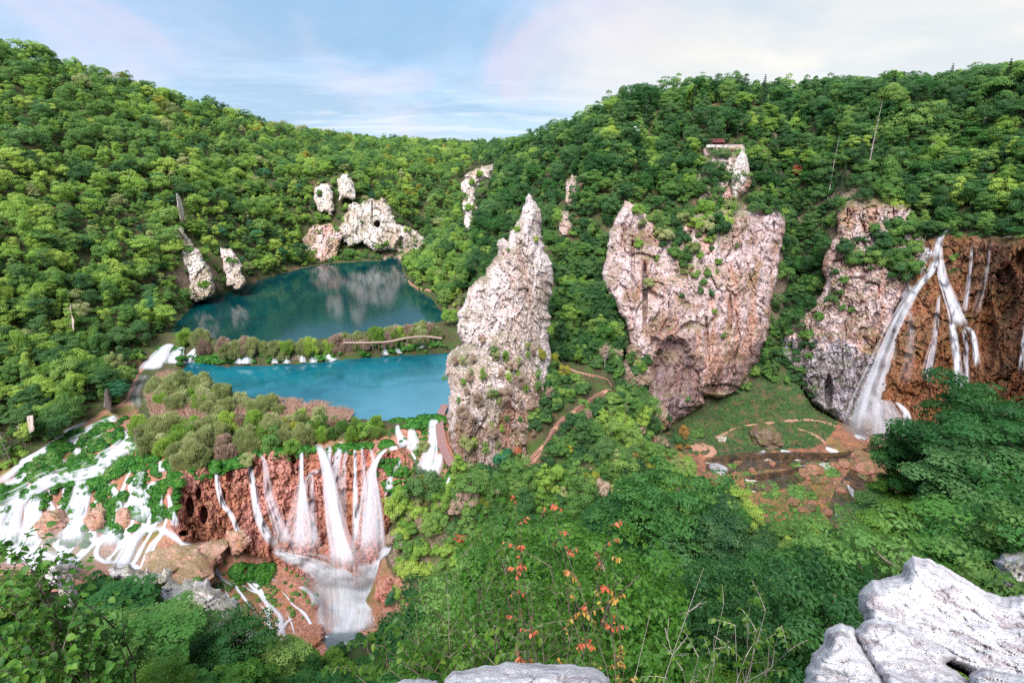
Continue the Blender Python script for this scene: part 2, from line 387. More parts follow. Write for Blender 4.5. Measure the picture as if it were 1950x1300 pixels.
# stream floor, meadow and scree on the right
tz((1340, 885, -91), (1450, 878, -90.5), (1550, 885, -90.8), (1620, 895, -91), (1690, 862, -90.2), (1780, 900, -90.5), (1600, 950, -93), (1500, 930, -92.2), (1660, 960, -93), (1650, 1000, -95.6), (1560, 1020, -97.5), (1450, 980, -95), (1390, 935, -93), (1300, 900, -90), (1760, 960, -92), (1500, 1060, -100), (1620, 1050, -98.5))
tz((1340, 790, -86.6), (1450, 760, -86), (1550, 785, -86.8), (1600, 806, -88), (1480, 830, -88.6), (1380, 845, -89.2), (1300, 845, -86), (1250, 835, -83.5), (1640, 845, -89.6), (1550, 840, -89), (1230, 880, -84))
ty((1470, 660, 197), (1500, 620, 203), (1520, 560, 209), (1505, 480, 217), (1500, 400, 226), (1530, 310, 232), (1500, 700, 190), (1490, 735, 184))
# gully with the path, behind the spire
tz((1050, 862, -73.5), (1100, 850, -75), (1200, 850, -80.5), (1150, 865, -78.5))
ty((1000, 885, 125.5), (1050, 820, 133), (1100, 780, 140.5), (1165, 740, 150), (1140, 715, 156), (1070, 700, 160), (1080, 650, 171), (1110, 625, 177), (1100, 540, 191), (1090, 460, 201), (1080, 415, 207), (1120, 370, 213), (1150, 320, 226), (1180, 700, 165), (1170, 600, 180), (1200, 770, 158), (1140, 820, 142), (1040, 760, 140), (1030, 700, 150))
tw((-18, 152, -69.6), (-10, 160, -68), (0, 150, -60), (10, 158, -58), (-6, 138, -66), (6, 132, -67), (-16, 132, -73.5), (-14, 128, -74.5), (-4, 126, -75))
# hill right of the upper lake
ty((850, 535, 246), (910, 490, 250), (960, 420, 256), (1000, 360, 266), (1050, 310, 276), (1000, 285, 325), (950, 300, 345), (920, 350, 340), (890, 420, 328), (850, 470, 322), (800, 496, 338), (880, 560, 222), (930, 540, 215), (960, 640, 190))
# main cliff feet and tops
ty((1200, 830, 174), (1275, 815, 178), (1340, 782, 186), (1410, 748, 193), (1456, 668, 199), (1200, 700, 180), (1170, 600, 186))
ty((1185, 405, 202), (1240, 420, 201), (1300, 418, 202), (1379, 408, 203), (1440, 408, 204), (1485, 412, 205))
ty((1548, 775, 191), (1609, 806, 181), (1640, 832, 172), (1700, 850, 163), (1780, 880, 153), (1900, 920, 139), (2050, 930, 122), (1520, 660, 196), (1560, 560, 202))
ty((1593, 402, 206), (1667, 386, 201), (1740, 402, 195), (1760, 450, 186), (1800, 436, 180), (1900, 446, 167), (1960, 450, 158), (2060, 455, 144))
# right plateau and its rim
ty((1180, 222, 248), (1150, 240, 265), (1230, 215, 256), (1330, 197, 246), (1450, 197, 240), (1600, 205, 230), (1750, 200, 216), (1950, 180, 196), (2150, 160, 180), (1080, 262, 300))
ty((1250, 310, 228), (1340, 286, 219), (1420, 284, 219), (1200, 375, 211), (1300, 400, 206), (1400, 345, 211), (1650, 370, 204), (1600, 300, 213), (1740, 390, 198), (1800, 418, 184), (1900, 420, 174), (1960, 428, 164), (1850, 300, 198), (1950, 300, 184), (1700, 280, 213))
tw((60, 330, 20), (120, 330, 24), (220, 300, 26), (280, 230, 24), (240, 160, 14), (200, 110, 0), (400, 300, 30), (400, 100, 15), (300, 60, 5), (40, 420, 6), (200, 500, 30), (420, 600, 30), (0, 400, -30), (60, 500, 0))
tw((168, 130, -22), (175, 118, -20), (150, 112, -80), (145, 95, -70))
# left slope
ty((-300, 0, 320), (-150, 45, 330), (0, 103, 340), (100, 127, 360), (200, 155, 385), (300, 186, 410), (400, 215, 450), (500, 245, 500), (600, 267, 600), (700, 277, 680), (800, 281, 720), (900, 284, 760), (1000, 285, 790))
ty((0, 310, 240), (0, 510, 180), (0, 710, 150), (150, 260, 290), (150, 410, 235), (150, 560, 195), (150, 710, 166), (300, 310, 310), (300, 410, 270), (300, 510, 235), (300, 600, 212), (-200, 300, 215), (-200, 500, 165), (-200, 720, 138), (-400, 300, 190), (-450, 600, 140))
tz((0, 865, -73.5), (150, 795, -71.5), (225, 755, -70.4), (255, 700, -69), (285, 660, -66), (-150, 930, -76), (-300, 990, -78))
ty((450, 310, 380), (450, 410, 310), (450, 490, 272), (425, 540, 255), (550, 335, 402), (550, 425, 356), (570, 485, 342), (390, 380, 298), (340, 360, 292), (380, 480, 256))
# cave cliff and the hills behind it
ty((600, 498, 346), (660, 486, 352), (720, 476, 362), (800, 472, 369), (600, 345, 384), (660, 340, 384), (740, 385, 379), (800, 440, 376), (850, 455, 380))
ty((650, 320, 400), (800, 400, 410), (860, 380, 430), (860, 310, 560), (700, 285, 560), (600, 275, 525), (760, 330, 450), (900, 360, 460))
tw((-400, 420, 40), (-500, 560, 35), (-400, 700, 28), (-700, 400, 50), (-700, 800, 30), (-250, 900, 12), (0, 950, 12), (300, 900, 20), (700, 900, 30), (700, 300, 30), (-700, 100, 60), (700, -60, 10), (-700, -60, 20), (150, 700, 20), (-300, 130, -20), (-300, 60, -10), (-200, 90, -78), (-160, 60, -75))
# slope under the camera
ty((1950, 800, 70), (1800, 900, 75), (1700, 1000, 78), (1650, 1060, 80), (1500, 1090, 75), (1300, 1060, 72), (1200, 1090, 70), (1100, 1050, 76), (1000, 1070, 78), (900, 1110, 78), (800, 1170, 78), (1950, 1000, 45), (1700, 1130, 45), (1500, 1210, 45), (1300, 1210, 45), (1000, 1260, 42), (800, 1300, 44))
tw((18, 24, -30), (0, 24, -31), (-18, 24, -31), (40, 24, -26), (70, 40, -25), (100, 60, -24), (120, 85, -22), (0, 10, -15), (12, 10, -14), (-12, 10, -16), (30, 8, -9), (60, 10, -4), (0, 4.2, -10), (4, 5, -10), (-4, 4.2, -10.5), (9, 5, -9), (0, 1.0, -6), (4, 1.5, -6), (-3, 1.0, -6), (9, 1, -5), (0, -8, -1.8), (0, -3, -2.2), (6, -3, -2), (-8, -3, -2.5), (0, -50, -1.6), (-30, -30, -2), (40, -30, -1), (100, 0, 0), (-40, 4, -6), (-80, 0, -6), (-70, 25, -32), (-45, 22, -30))
ty((0, 1140, 55), (130, 1120, 62), (220, 1120, 64), (300, 1118, 62), (400, 1138, 60), (480, 1190, 58), (540, 1260, 55), (0, 1300, 35), (300, 1300, 42), (150, 1250, 42), (430, 1260, 50), (600, 1310, 50), (-200, 1150, 50))
tw((-60, 82, -90), (-95, 84, -88), (-45, 79, -97), (-30, 74, -100), (-75, 76, -80), (-5, 70, -90), (15, 82, -95), (45, 88, -94), (70, 98, -95))

T = np.array(T)
# TIN
key = np.round(T[:, :2], 1); _, ui = np.unique(key, axis=0, return_index=True); T = T[np.sort(ui)]
res = delaunay_2d_cdt([Vector(p[:2]) for p in T], [], [], 0, .01)
tv = np.array([tuple(v) for v in res[0]]); tri = np.array([f for f in res[2]]); tzv = np.array([T[o[0], 2] for o in res[3]])
def axis(lo, a, b, hi, fine, coarse):
    l = [a];
    while l[-1] > lo: l.append(l[-1] - min(coarse, fine + (a - l[-1]) * .06 + .2))
    mid = list(np.arange(a, b, fine)); h = [b]
    while h[-1] < hi: h.append(h[-1] + min(coarse, fine + (h[-1] - b) * .06 + .2))
    return np.array(l[:0:-1] + mid + h)
gx = axis(-690, -165, 180, 690, 1.35, 14); gy = axis(-55, 0, 265, 890, 1.35, 12)
GX, GY = np.meshgrid(gx, gy, indexing='ij'); GZ = np.full(GX.shape, np.nan)
for t in tri:
    a, b, c = tv[t]; za, zb, zc = tzv[t]
    i0, i1 = np.searchsorted(gx, [min(a[0], b[0], c[0]) - 1e-6, max(a[0], b[0], c[0]) + 1e-6]); j0, j1 = np.searchsorted(gy, [min(a[1], b[1], c[1]) - 1e-6, max(a[1], b[1], c[1]) + 1e-6])
    if i0 == i1 or j0 == j1: continue
    x = GX[i0:i1, j0:j1]; y = GY[i0:i1, j0:j1]; d = (b[1] - c[1]) * (a[0] - c[0]) + (c[0] - b[0]) * (a[1] - c[1])
    if abs(d) < 1e-9: continue
    l1 = ((b[1] - c[1]) * (x - c[0]) + (c[0] - b[0]) * (y - c[1])) / d; l2 = ((c[1] - a[1]) * (x - c[0]) + (a[0] - c[0]) * (y - c[1])) / d; l3 = 1 - l1 - l2
    ok = (l1 >= -1e-6) & (l2 >= -1e-6) & (l3 >= -1e-6)
    sub = GZ[i0:i1, j0:j1]; sub[ok] = (l1 * za + l2 * zb + l3 * zc)[ok]
GZ[np.isnan(GZ)] = 0
H0 = GZ.copy()
for _ in range(3):                                  # soften the facets
    p = np.pad(GZ, 1, mode='edge'); GZ = (p[:-2, 1:-1] + p[2:, 1:-1] + p[1:-1, :-2] + p[1:-1, 2:] + 2 * p[1:-1, 1:-1]) / 6
PX, PYy, PF = project(np.stack([GX, GY, GZ], -1))
# named areas, outlined on the photograph where their ground is in view
A_WATERS = [(345, 600), (372, 572), (402, 562), (460, 542), (500, 527), (560, 510), (620, 500), (728, 494), (765, 495), (775, 520), (790, 546), (826, 562), (845, 590), (1040, 640), (1040, 700), (905, 690), (905, 790), (835, 800), (835, 830), (745, 845), (620, 852), (540, 856), (470, 866), (330, 900), (240, 850), (240, 760), (265, 690), (300, 650)]
A_CASC = [(-300, 985), (0, 900), (60, 868), (130, 825), (200, 780), (240, 762), (345, 880), (470, 858), (745, 838), (790, 795), (850, 790), (865, 880), (880, 905), (820, 960), (752, 950), (735, 1010), (735, 1300), (560, 1300), (480, 1205), (400, 1140), (300, 1110), (0, 1150), (-300, 1150)]
A_FLOOR = [(1250, 825), (1280, 812), (1345, 775), (1420, 740), (1470, 690), (1500, 690), (1560, 770), (1610, 800), (1650, 835), (1720, 850), (1800, 900), (1800, 960), (1660, 1010), (1560, 1040), (1440, 1000), (1330, 915), (1200, 880)]
A_PATH = [(985, 905), (1030, 800), (1110, 745), (1120, 700), (1180, 725), (1180, 750), (1090, 830), (1180, 880), (1110, 910)]
far_ok = GY > 90
mW = inpoly(PX, PYy, A_WATERS) & far_ok; mC = inpoly(PX, PYy, A_CASC) & (GY > 84) & (GX < 0); mF = inpoly(PX, PYy, A_FLOOR) & (GY > 100) & (GX > 20) & (GZ < -80)
G3 = np.stack([GX, GY, GZ], -1)
n_s = fbm(G3 * .22, 4, 3); n_b = fbm(G3 * .05, 3, 9)
d_cam = np.hypot(GX, GY)
rough_amp = np.where(mW, .12, np.where(mF, .45, np.where(mC, .8, np.clip(d_cam / 120, .2, 1.4))))
GZ = GZ + n_s * rough_amp
def basin(poly_px, zl, depth):
    global GZ
    Pw = [tuple(q[:2]) for q in np.array([PZ(a_, b_, zl) for a_, b_ in poly_px])]
    x0, y0 = np.min(Pw, 0) - 12; x1, y1 = np.max(Pw, 0) + 12
    i0, i1 = np.searchsorted(gx, [x0, x1]); j0, j1 = np.searchsorted(gy, [y0, y1])
    x = GX[i0:i1, j0:j1]; y = GY[i0:i1, j0:j1]; z = GZ[i0:i1, j0:j1]
    ins = inpoly(x, y, Pw); d = polydist(x, y, Pw)[0]
    z = np.where(ins, np.minimum(z, zl - np.minimum(.15 + d * .35, depth)), z)
    z = np.where(~ins & (d < 5), np.maximum(z, zl + .12 + np.minimum(d, 3) * .06), z)
    GZ[i0:i1, j0:j1] = z
    return Pw
PW2 = basin(NLf + NLn[::-1], Z2, 2.5)
PW1 = basin(FLn[::-1] + FLl + [(728, 488), (762, 486)] + FLr[:-1], Z1, 4.0)
# tufa bulges of the cascades: rounded cushions with steps between
wl = worley(np.stack([GX, GY, GZ * .5], -1) / 5.2, 21)
cz = np.clip(mC * 1.0, 0, 1)
for _ in range(2):
    p = np.pad(cz, 1, mode='edge'); cz = (p[:-2, 1:-1] + p[2:, 1:-1] + p[1:-1, :-2] + p[1:-1, 2:] + 2 * p[1:-1, 1:-1]) / 6
GZ = GZ + cz * (1 - wl[0]**2 * 2) * 1.1 * np.clip((-70.6 - GZ) / 3, 0, 1)
wl2 = worley(np.stack([GX, GY, GZ * .5], -1) / 2.6, 41)
GZ = GZ + (mF * .2 + cz * .25) * (.5 - wl2[0]) + (mF * .5 + cz * .35) * fbm(G3 * .45, 3, 61)
def ground_z(x, y):
    x = np.asarray(x, float); y = np.asarray(y, float)
    i = np.clip(np.searchsorted(gx, x) - 1, 0, len(gx) - 2); j = np.clip(np.searchsorted(gy, y) - 1, 0, len(gy) - 2)
    fx = np.clip((x - gx[i]) / (gx[i + 1] - gx[i]), 0, 1); fy = np.clip((y - gy[j]) / (gy[j + 1] - gy[j]), 0, 1)
    return GZ[i, j] * (1 - fx) * (1 - fy) + GZ[i + 1, j] * fx * (1 - fy) + GZ[i, j + 1] * (1 - fx) * fy + GZ[i + 1, j + 1] * fx * fy
gV = np.stack([GX, GY, GZ], -1).reshape(-1, 3); gF = gridfaces(len(gx), len(gy))
gF = gF[:, ::-1]
# meadow / tufa / path colour areas on the ground
grass_a = np.clip(inpoly(PX, PYy, [(1250, 830), (1340, 775), (1420, 742), (1475, 660), (1520, 700), (1600, 800), (1560, 850), (1380, 870), (1260, 860)]) * 1.0 * mF, 0, 1)
tufa_a = np.where(mC, 1.0, np.where(mF, .95 - .9 * grass_a, np.where(mW & (GZ < -69), .25, 0)))
red_bank = inpoly(PX, PYy, [(715, 1070), (790, 1120), (760, 1200), (700, 1250)]) & (GY > 95)
tufa_a = np.maximum(tufa_a, red_bank * 1.0)
for arr in (grass_a, tufa_a):
    p = np.pad(arr, 1, mode='edge'); arr[...] = (p[:-2, 1:-1] + p[2:, 1:-1] + p[1:-1, :-2] + p[1:-1, 2:] + 2 * p[1:-1, 1:-1]) / 6
a = Mat('ground_soil'); co = a.coord('Object'); g1 = a.noise(co, .35, 8, .65); g2 = a.noise(co, 1.6, 8, .7); g3 = a.noise(co, .09, 5, .6)
soil = a.mix(a.sm(g2, .4, .62), (.030, .034, .012), (.075, .060, .030))
soil = a.mix(a.sm(g1, .46, .62), soil, (.035, .070, .012))
soil = a.mix(a.math('MULTIPLY', a.sm(g3, .56, .7), .55), soil, (.16, .075, .045))
meadow = a.mix(a.sm(a.noise(co, .9, 8, .75), .4, .62), (.016, .036, .012), (.046, .072, .022))
meadow = a.mix(a.math('MULTIPLY', a.sm(a.noise(co, .28, 8, .72), .50, .60), .75), meadow, (.13, .07, .045))
tuf = a.mix(a.sm(g2, .36, .64), (.17, .075, .05), (.38, .20, .145))
tuf = a.mix(a.math('MULTIPLY', a.attr('bed'), .75), tuf, a.mix(a.sm(a.noise(co, .5, 8, .7), .4, .6), (.055, .028, .018), (.19, .075, .04)))
tuf = a.mix(a.sm(g1, .50, .66), tuf, (.30, .12, .06))
tuf = a.mix(a.math('MULTIPLY', a.sm(a.math('ADD', g3, a.math('MULTIPLY', g2, .4)), .72, .86), .8), tuf, (.10, .115, .022))
col = a.mix(a.sm(a.math('ADD', a.attr('meadow'), a.math('MULTIPLY', a.math('SUBTRACT', g1, .5), .9)), .3, .6), soil, meadow)
col = a.mix(a.sm(a.math('ADD', a.attr('tufa'), a.math('MULTIPLY', a.math('SUBTRACT', g1, .5), .9)), .35, .6), col, tuf)
steep = a.sm(a.math('ADD', a.normz(), a.math('MULTIPLY', a.math('SUBTRACT', g1, .5), .4)), .56, .40)
rocky = a.mix(a.sm(g2, .42, .6), (.10, .075, .05), (.24, .18, .14))
col = a.mix(a.math('MULTIPLY', steep, a.math('SUBTRACT', 1.0, a.sm(a.attr('tufa'), .2, .5))), col, rocky)
M['ground'] = a.done(a.bsdf(col, a.math('SUBTRACT', .92, a.math('MULTIPLY', a.attr('bed'), a.math('MULTIPLY', a.sm(g1, .45, .6), .55))), .3, a.bump(a.math('ADD', g2, g1), .7, .4)))
obj('ground', mesh('ground', gV, gF, M['ground'], True, attrs={'meadow': grass_a.ravel(), 'tufa': tufa_a.ravel(), 'bed': mF.ravel() * 1.0}), kind='structure')
addbvh(gV, gF); B_GROUND = bvhs[-1]

# ------------------------------------------------------------------ lakes and pool
def water_mat(name, deep, shallow, rough, bsc, bstr, sx=1.0, pale=None):
    a = Mat(name); co = a.coord('Object', scale=(sx, 1, 1)); n = a.noise(co, bsc, 4, .6); n2 = a.noise(a.coord('Object'), .05, 4, .6, .5)
    col = a.mix(a.sm(n2, .35, .7), deep, shallow)
    if pale:                                      # reflected sky painted into the colour, paler towards the right and near shore
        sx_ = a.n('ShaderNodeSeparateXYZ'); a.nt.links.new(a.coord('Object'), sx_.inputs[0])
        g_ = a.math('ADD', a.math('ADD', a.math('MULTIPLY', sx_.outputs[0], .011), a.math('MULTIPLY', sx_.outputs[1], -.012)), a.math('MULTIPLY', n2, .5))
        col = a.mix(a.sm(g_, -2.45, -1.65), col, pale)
    return a.done(a.bsdf(col, rough, .5, a.bump(n, bstr, .08), IOR=1.33))
M['lake1'] = water_mat('deep_teal_water', (.0008, .024, .028), (.0012, .036, .038), .10, .5, .2)
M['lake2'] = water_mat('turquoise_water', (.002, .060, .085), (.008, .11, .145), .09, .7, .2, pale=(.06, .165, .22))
M['pool'] = water_mat('grey_pool_water', (.05, .07, .08), (.14, .17, .20), .3, 1.2, .5)
def sheet(name, poly_px, z, mat, **kw):
    P = np.array([PZ(a_, b_, z) for a_, b_ in poly_px]); n = len(P)
    bot = P.copy(); bot[:, 2] -= .25
    V = np.concatenate([P, bot]); Fc = [tuple(range(n)), tuple(range(2 * n - 1, n - 1, -1))] + [(i, n + i, n + (i + 1) % n, (i + 1) % n) for i in range(n)]
    return obj(name, mesh(name, V, Fc, mat), **kw)
def lake_sheet(Pw, z, mat, label):
    c0 = np.mean(Pw, 0); P = []
    n_ = len(Pw); area = sum(Pw[i][0] * Pw[(i + 1) % n_][1] - Pw[(i + 1) % n_][0] * Pw[i][1] for i in range(n_))
    Q = np.array(Pw) if area > 0 else np.array(Pw)[::-1]
    t = np.roll(Q, -1, 0) - np.roll(Q, 1, 0); t /= np.linalg.norm(t, axis=1)[:, None]
    Q = Q + np.c_[t[:, 1], -t[:, 0]] * 1.2
    V = np.concatenate([np.c_[Q, np.full(n_, z)], np.c_[Q, np.full(n_, z - .2)]])
    Fc = [tuple(range(n_)), tuple(range(2 * n_ - 1, n_ - 1, -1))] + [(i, n_ + i, n_ + (i + 1) % n_, (i + 1) % n_) for i in range(n_)]
    Fc = [f if k_ < 2 else f for k_, f in enumerate(Fc)]
    return obj('lake', mesh('lake', V, Fc, mat), kind='structure', label=label)
lake_sheet(PW1, Z1, M['lake1'], 'dark teal upper lake reflecting the cliffs and forest')
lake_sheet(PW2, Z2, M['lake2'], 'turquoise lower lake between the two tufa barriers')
sheet('pool', [(560, 1100), (560, 1260), (640, 1310), (740, 1280), (745, 1100)][::-1], Z3, M['pool'], kind='structure')

# ------------------------------------------------------------------ rock solids: an outline with its own distance, relief and thickness
def rock(name, outline, ctrl, mat, label, cat='cliff', res=3.0, edge=9., edge_px=40., thick=14., amp=1.6, sc=.16, seed=0, vert=.35, ragged=4., caves=(), top_amp=1.0, group=None, strata=0., register=True, ledges=0., lump=1.0, smooth_=False, low=None, zones=()):
    oc = np.array(outline, float)
    d = dens(np.vstack([oc, oc[:1]]), res * 2)[:-1]                     # ragged, natural outline
    rs_ = 13. if ragged < 5.5 else 9.
    jit = fbm(np.c_[d / rs_, np.full(len(d), seed * 3.7)], 5, seed + 5, .6) * ragged * 1.3; jit2 = fbm(np.c_[d / rs_, np.full(len(d), seed * 1.9 + 50)], 5, seed + 6, .6) * ragged * 1.3
    d = d + np.c_[jit, jit2]; poly = [tuple(q) for q in d]
    x0, y0 = d.min(0) - res; x1, y1 = d.max(0) + res
    xs = np.arange(x0, x1 + res, res); ys = np.arange(y0, y1 + res, res)
    PXg, PYg = np.meshgrid(xs, ys, indexing='ij'); ins = inpoly(PXg, PYg, poly)
    dist, bx, by = polydist(PXg, PYg, poly)
    cell = ins[:-1, :-1] | ins[1:, :-1] | ins[:-1, 1:] | ins[1:, 1:]
    used = np.zeros(ins.shape, bool)
    for s_ in ((slice(None, -1), slice(None, -1)), (slice(1, None), slice(None, -1)), (slice(None, -1), slice(1, None)), (slice(1, None), slice(1, None))): used[s_] |= cell
    snap = used & ~ins
    px = np.where(snap, bx, PXg); py = np.where(snap, by, PYg); dist = np.where(snap, 0, dist)
    Yb = TPS([c[:2] for c in ctrl], [c[2] for c in ctrl])(px, py)
    t = np.clip(dist / edge_px, 0, 1); prof = edge * (1 - np.sqrt(np.clip(1 - (1 - t)**2, 0, 1)))
    P0 = PY(px, py, Yb); s3 = sc
    A3 = lambda k_, kz: P0 * np.array([s3 * k_, s3 * k_, s3 * kz])
    W0 = P0 + np.stack([fbm(P0 * s3 * 1.3, 3, seed + 61), fbm(P0 * s3 * 1.3, 3, seed + 62), fbm(P0 * s3 * 1.3, 3, seed + 63) * .6], -1) * (.28 / sc)
    q = W0 * np.array([s3, s3, s3 * vert])
    big = fbm(q * .55, 3, seed) * lump
    f1, f2, idc = worley(W0 * np.array([s3 * 1.2, s3 * 1.2, s3 * .38]), seed + 70)
    g1_, g2_, idd = worley(W0 * np.array([s3 * 3.4, s3 * 3.4, s3 * 1.2]), seed + 90)
    h1_, h2_, ide = worley(W0 * np.array([s3 * 8, s3 * 8, s3 * 3.6]), seed + 95)
    rd = ridged(q * 1.7, 6, seed + 30); fine = fbm(W0 * np.array([s3 * 4, s3 * 4, s3 * 1.6]), 5, seed + 44, .68)
    ck = np.abs(vnoise(W0 * np.array([s3 * 1.9, s3 * 1.9, s3 * .5]), seed + 51)); ck2 = np.abs(vnoise(W0 * np.array([s3 * 4.5, s3 * 4.5, s3 * 1.6]), seed + 52))
    disp = amp * (big * 1.1 + (idc - .5) * .75 + (idd - .5) * .55 + (ide - .5) * .32 + rd * .5 + fine * .75 - np.exp(-(ck / .045)**2) * .75 - np.exp(-(ck2 / .06)**2) * .3)
    if strata: disp = disp + strata * (np.abs(((P0[..., 2] * .33 + fbm(q, 3, seed + 2) * 1.3) % 1) - .5) * 2 - .5)
    if ledges:
        zz = P0[..., 2] * .16 + fbm(q * .7, 3, seed + 3) * 1.2 + (P0[..., 0] + P0[..., 1]) * .02; disp = disp + ledges * ((zz % 1)**2)
    disp = disp * np.clip(.25 + t * 1.4, 0, 1)
    for (cx, cyy, rx, ry, dep) in caves:
        e = ((px - cx) / rx)**2 + ((py - cyy) / ry)**2 + fbm(np.stack([px, py, px * 0 + seed], -1) / 9., 3, 5) * .25
        disp = disp - dep * np.clip((1 - e) * 2.2, 0, 1)
    Yf = Yb + prof - disp
    front = PY(px, py, Yf)
    back = PY(px, py, np.maximum(Yf + .5, Yb + edge + thick * np.sqrt(np.clip(t, 0, 1))))
    idx = np.full(ins.shape, -1); idx[used] = np.arange(used.sum()); n = used.sum()
    a_, b_, c_, d_ = idx[:-1, :-1][cell], idx[:-1, 1:][cell], idx[1:, 1:][cell], idx[1:, :-1][cell]
    Fr = np.stack([a_, b_, c_, d_], -1)
    Vf = front[used]; Vb = back[used]
    bnd = (dist[used] <= 0)
    # back sheet on a coarser idea: same cells, reversed; rim vertices are shared
    bi = np.where(bnd, np.arange(n), np.arange(n) + n); Fb = bi[Fr][:, ::-1]
    V = np.concatenate([Vf, Vb]); Fc = np.concatenate([Fr, Fb])
    sub = V.mean(0); ctr = np.array([Vf[:, 0].mean(), Vf[:, 1].mean(), Vf[:, 2].min()])
    mats_ = [mat]; fm_ = None
    if low:
        fc_ = V[Fc].mean(1); mats_ = [mat, M[low[1]]]; fm_ = (fc_[:, 2] + fbm(fc_ * .18, 4, 9) * 9 < low[0]).astype(int)
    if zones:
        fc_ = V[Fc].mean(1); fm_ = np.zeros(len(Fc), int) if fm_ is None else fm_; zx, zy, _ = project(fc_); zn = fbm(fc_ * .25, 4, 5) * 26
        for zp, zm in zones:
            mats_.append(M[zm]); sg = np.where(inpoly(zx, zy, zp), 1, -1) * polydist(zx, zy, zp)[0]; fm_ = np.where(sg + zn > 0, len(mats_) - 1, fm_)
    me = mesh(name, V - ctr, Fc, None, smooth_, mats=mats_, fmat=fm_)
    o = obj(name, me, loc=tuple(ctr), label=label, cat=cat, group=group)
    if register: addbvh(Vf, Fr)
    return o
SPIRE = [(1009, 368), (1017, 382), (1031, 404), (1033, 446), (1037, 474), (1050, 494), (1053, 527), (1051, 552), (1045, 587), (1049, 619), (1046, 650), (1050, 690), (1046, 740), (1030, 800), (1018, 850), (1004, 888), (960, 905), (910, 905), (880, 896), (862, 865), (852, 800), (856, 750), (849, 708), (852, 674), (868, 664), (884, 655), (871, 632), (872, 600), (884, 570), (893, 546), (922, 526), (927, 514), (945, 486), (948, 459), (959, 452), (968, 464), (974, 436), (991, 414), (1000, 384)]
rock('rock_spire', SPIRE, [(1010, 370, 157), (960, 460, 150), (1040, 520, 154), (900, 560, 145), (878, 630, 140), (1045, 640, 149), (960, 640, 139.5), (970, 540, 145), (910, 655, 138.5), (856, 690, 133.5), (930, 690, 134.5), (1045, 700, 146), (856, 780, 127), (880, 890, 122.5), (940, 780, 127.5), (1000, 880, 125), (1030, 800, 134)], M['lime'], 'tall pale jagged limestone spire standing between the lower lake and the gully', 'rock', res=2.1, edge=7, edge_px=28, thick=8, amp=1.35, sc=.2, seed=1, vert=.4, ragged=6, low=(-65, 'base'))
MAIN = [(1189, 381), (1200, 386), (1222, 404), (1245, 420), (1274, 424), (1296, 412), (1340, 404), (1379, 399), (1431, 399), (1475, 399), (1490, 405), (1496, 415), (1495, 442), (1484, 492), (1479, 536), (1467, 575), (1464, 623), (1456, 654), (1432, 701), (1411, 733), (1404, 744), (1372, 756), (1342, 754), (1341, 768), (1300, 796), (1276, 810), (1250, 822), (1210, 826), (1196, 800), (1200, 740), (1208, 690), (1196, 622), (1174, 588), (1150, 546), (1145, 519), (1157, 480), (1161, 440), (1180, 402)]
rock('cliff', MAIN, [(1189, 383, 190), (1300, 412, 194), (1475, 401, 197), (1150, 530, 181), (1200, 620, 176), (1210, 800, 170), (1276, 800, 173), (1340, 700, 177), (1404, 735, 185), (1456, 650, 191), (1300, 550, 181), (1400, 550, 187), (1490, 440, 197), (1270, 650, 176)], M['cliff'], 'broad pink and white limestone cliff above the green meadow', res=2.2, edge=5, edge_px=20, thick=14, amp=2.0, sc=.095, seed=3, vert=.4,
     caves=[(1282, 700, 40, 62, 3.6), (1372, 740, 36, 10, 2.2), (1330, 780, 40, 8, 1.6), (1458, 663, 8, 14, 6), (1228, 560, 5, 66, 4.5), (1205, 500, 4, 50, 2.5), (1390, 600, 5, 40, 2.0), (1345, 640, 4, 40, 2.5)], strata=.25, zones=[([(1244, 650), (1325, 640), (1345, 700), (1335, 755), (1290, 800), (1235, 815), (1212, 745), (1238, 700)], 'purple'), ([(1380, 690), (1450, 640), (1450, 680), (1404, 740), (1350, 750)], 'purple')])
rock('cliff', [(1200, 668), (1238, 692), (1258, 760), (1282, 800), (1276, 815), (1240, 836), (1200, 832), (1168, 806), (1152, 764), (1172, 706)], [(1205, 672, 172), (1250, 740, 170), (1276, 812, 169), (1200, 830, 165), (1155, 765, 159), (1180, 710, 166)], M['base'], 'brown grassy rock foot at the left base of the broad pink cliff', res=2.4, edge=4, edge_px=22, thick=12, amp=1.6, sc=.2, seed=19, ragged=5)
rock('cliff', [(1342, 279), (1380, 277), (1420, 278), (1424, 300), (1432, 345), (1424, 366), (1404, 382), (1370, 400), (1330, 396), (1326, 350), (1336, 310)], [(1342, 279, 215), (1420, 278, 215), (1330, 396, 203), (1404, 380, 205), (1410, 330, 206), (1370, 330, 210)], M['cliff'], 'small red stained rock face under the lookout platform', res=2.6, edge=4, edge_px=18, thick=6, amp=1.6, sc=.2, seed=4)
rock('cliff', [(1414, 284), (1422, 296), (1427, 330), (1422, 348), (1406, 366), (1404, 384), (1396, 378), (1392, 345), (1396, 318), (1404, 300)], [(1414, 284, 208), (1427, 340, 205), (1394, 350, 204), (1400, 384, 202)], M['white'], 'narrow white rock tooth just below the lookout platform', 'rock', res=2.4, edge=3, edge_px=14, thick=5, amp=1.0, sc=.3, seed=5, ragged=2)
RIGHT = [(1593, 398), (1606, 388), (1623, 380), (1667, 378), (1700, 382), (1728, 386), (1744, 402), (1752, 430), (1775, 468), (1730, 540), (1705, 593), (1690, 660), (1662, 730), (1645, 800), (1630, 812), (1606, 806), (1570, 784), (1545, 766), (1520, 730), (1485, 680), (1490, 640), (1520, 600), (1560, 570), (1574, 540), (1566, 515), (1572, 480), (1594, 446)]
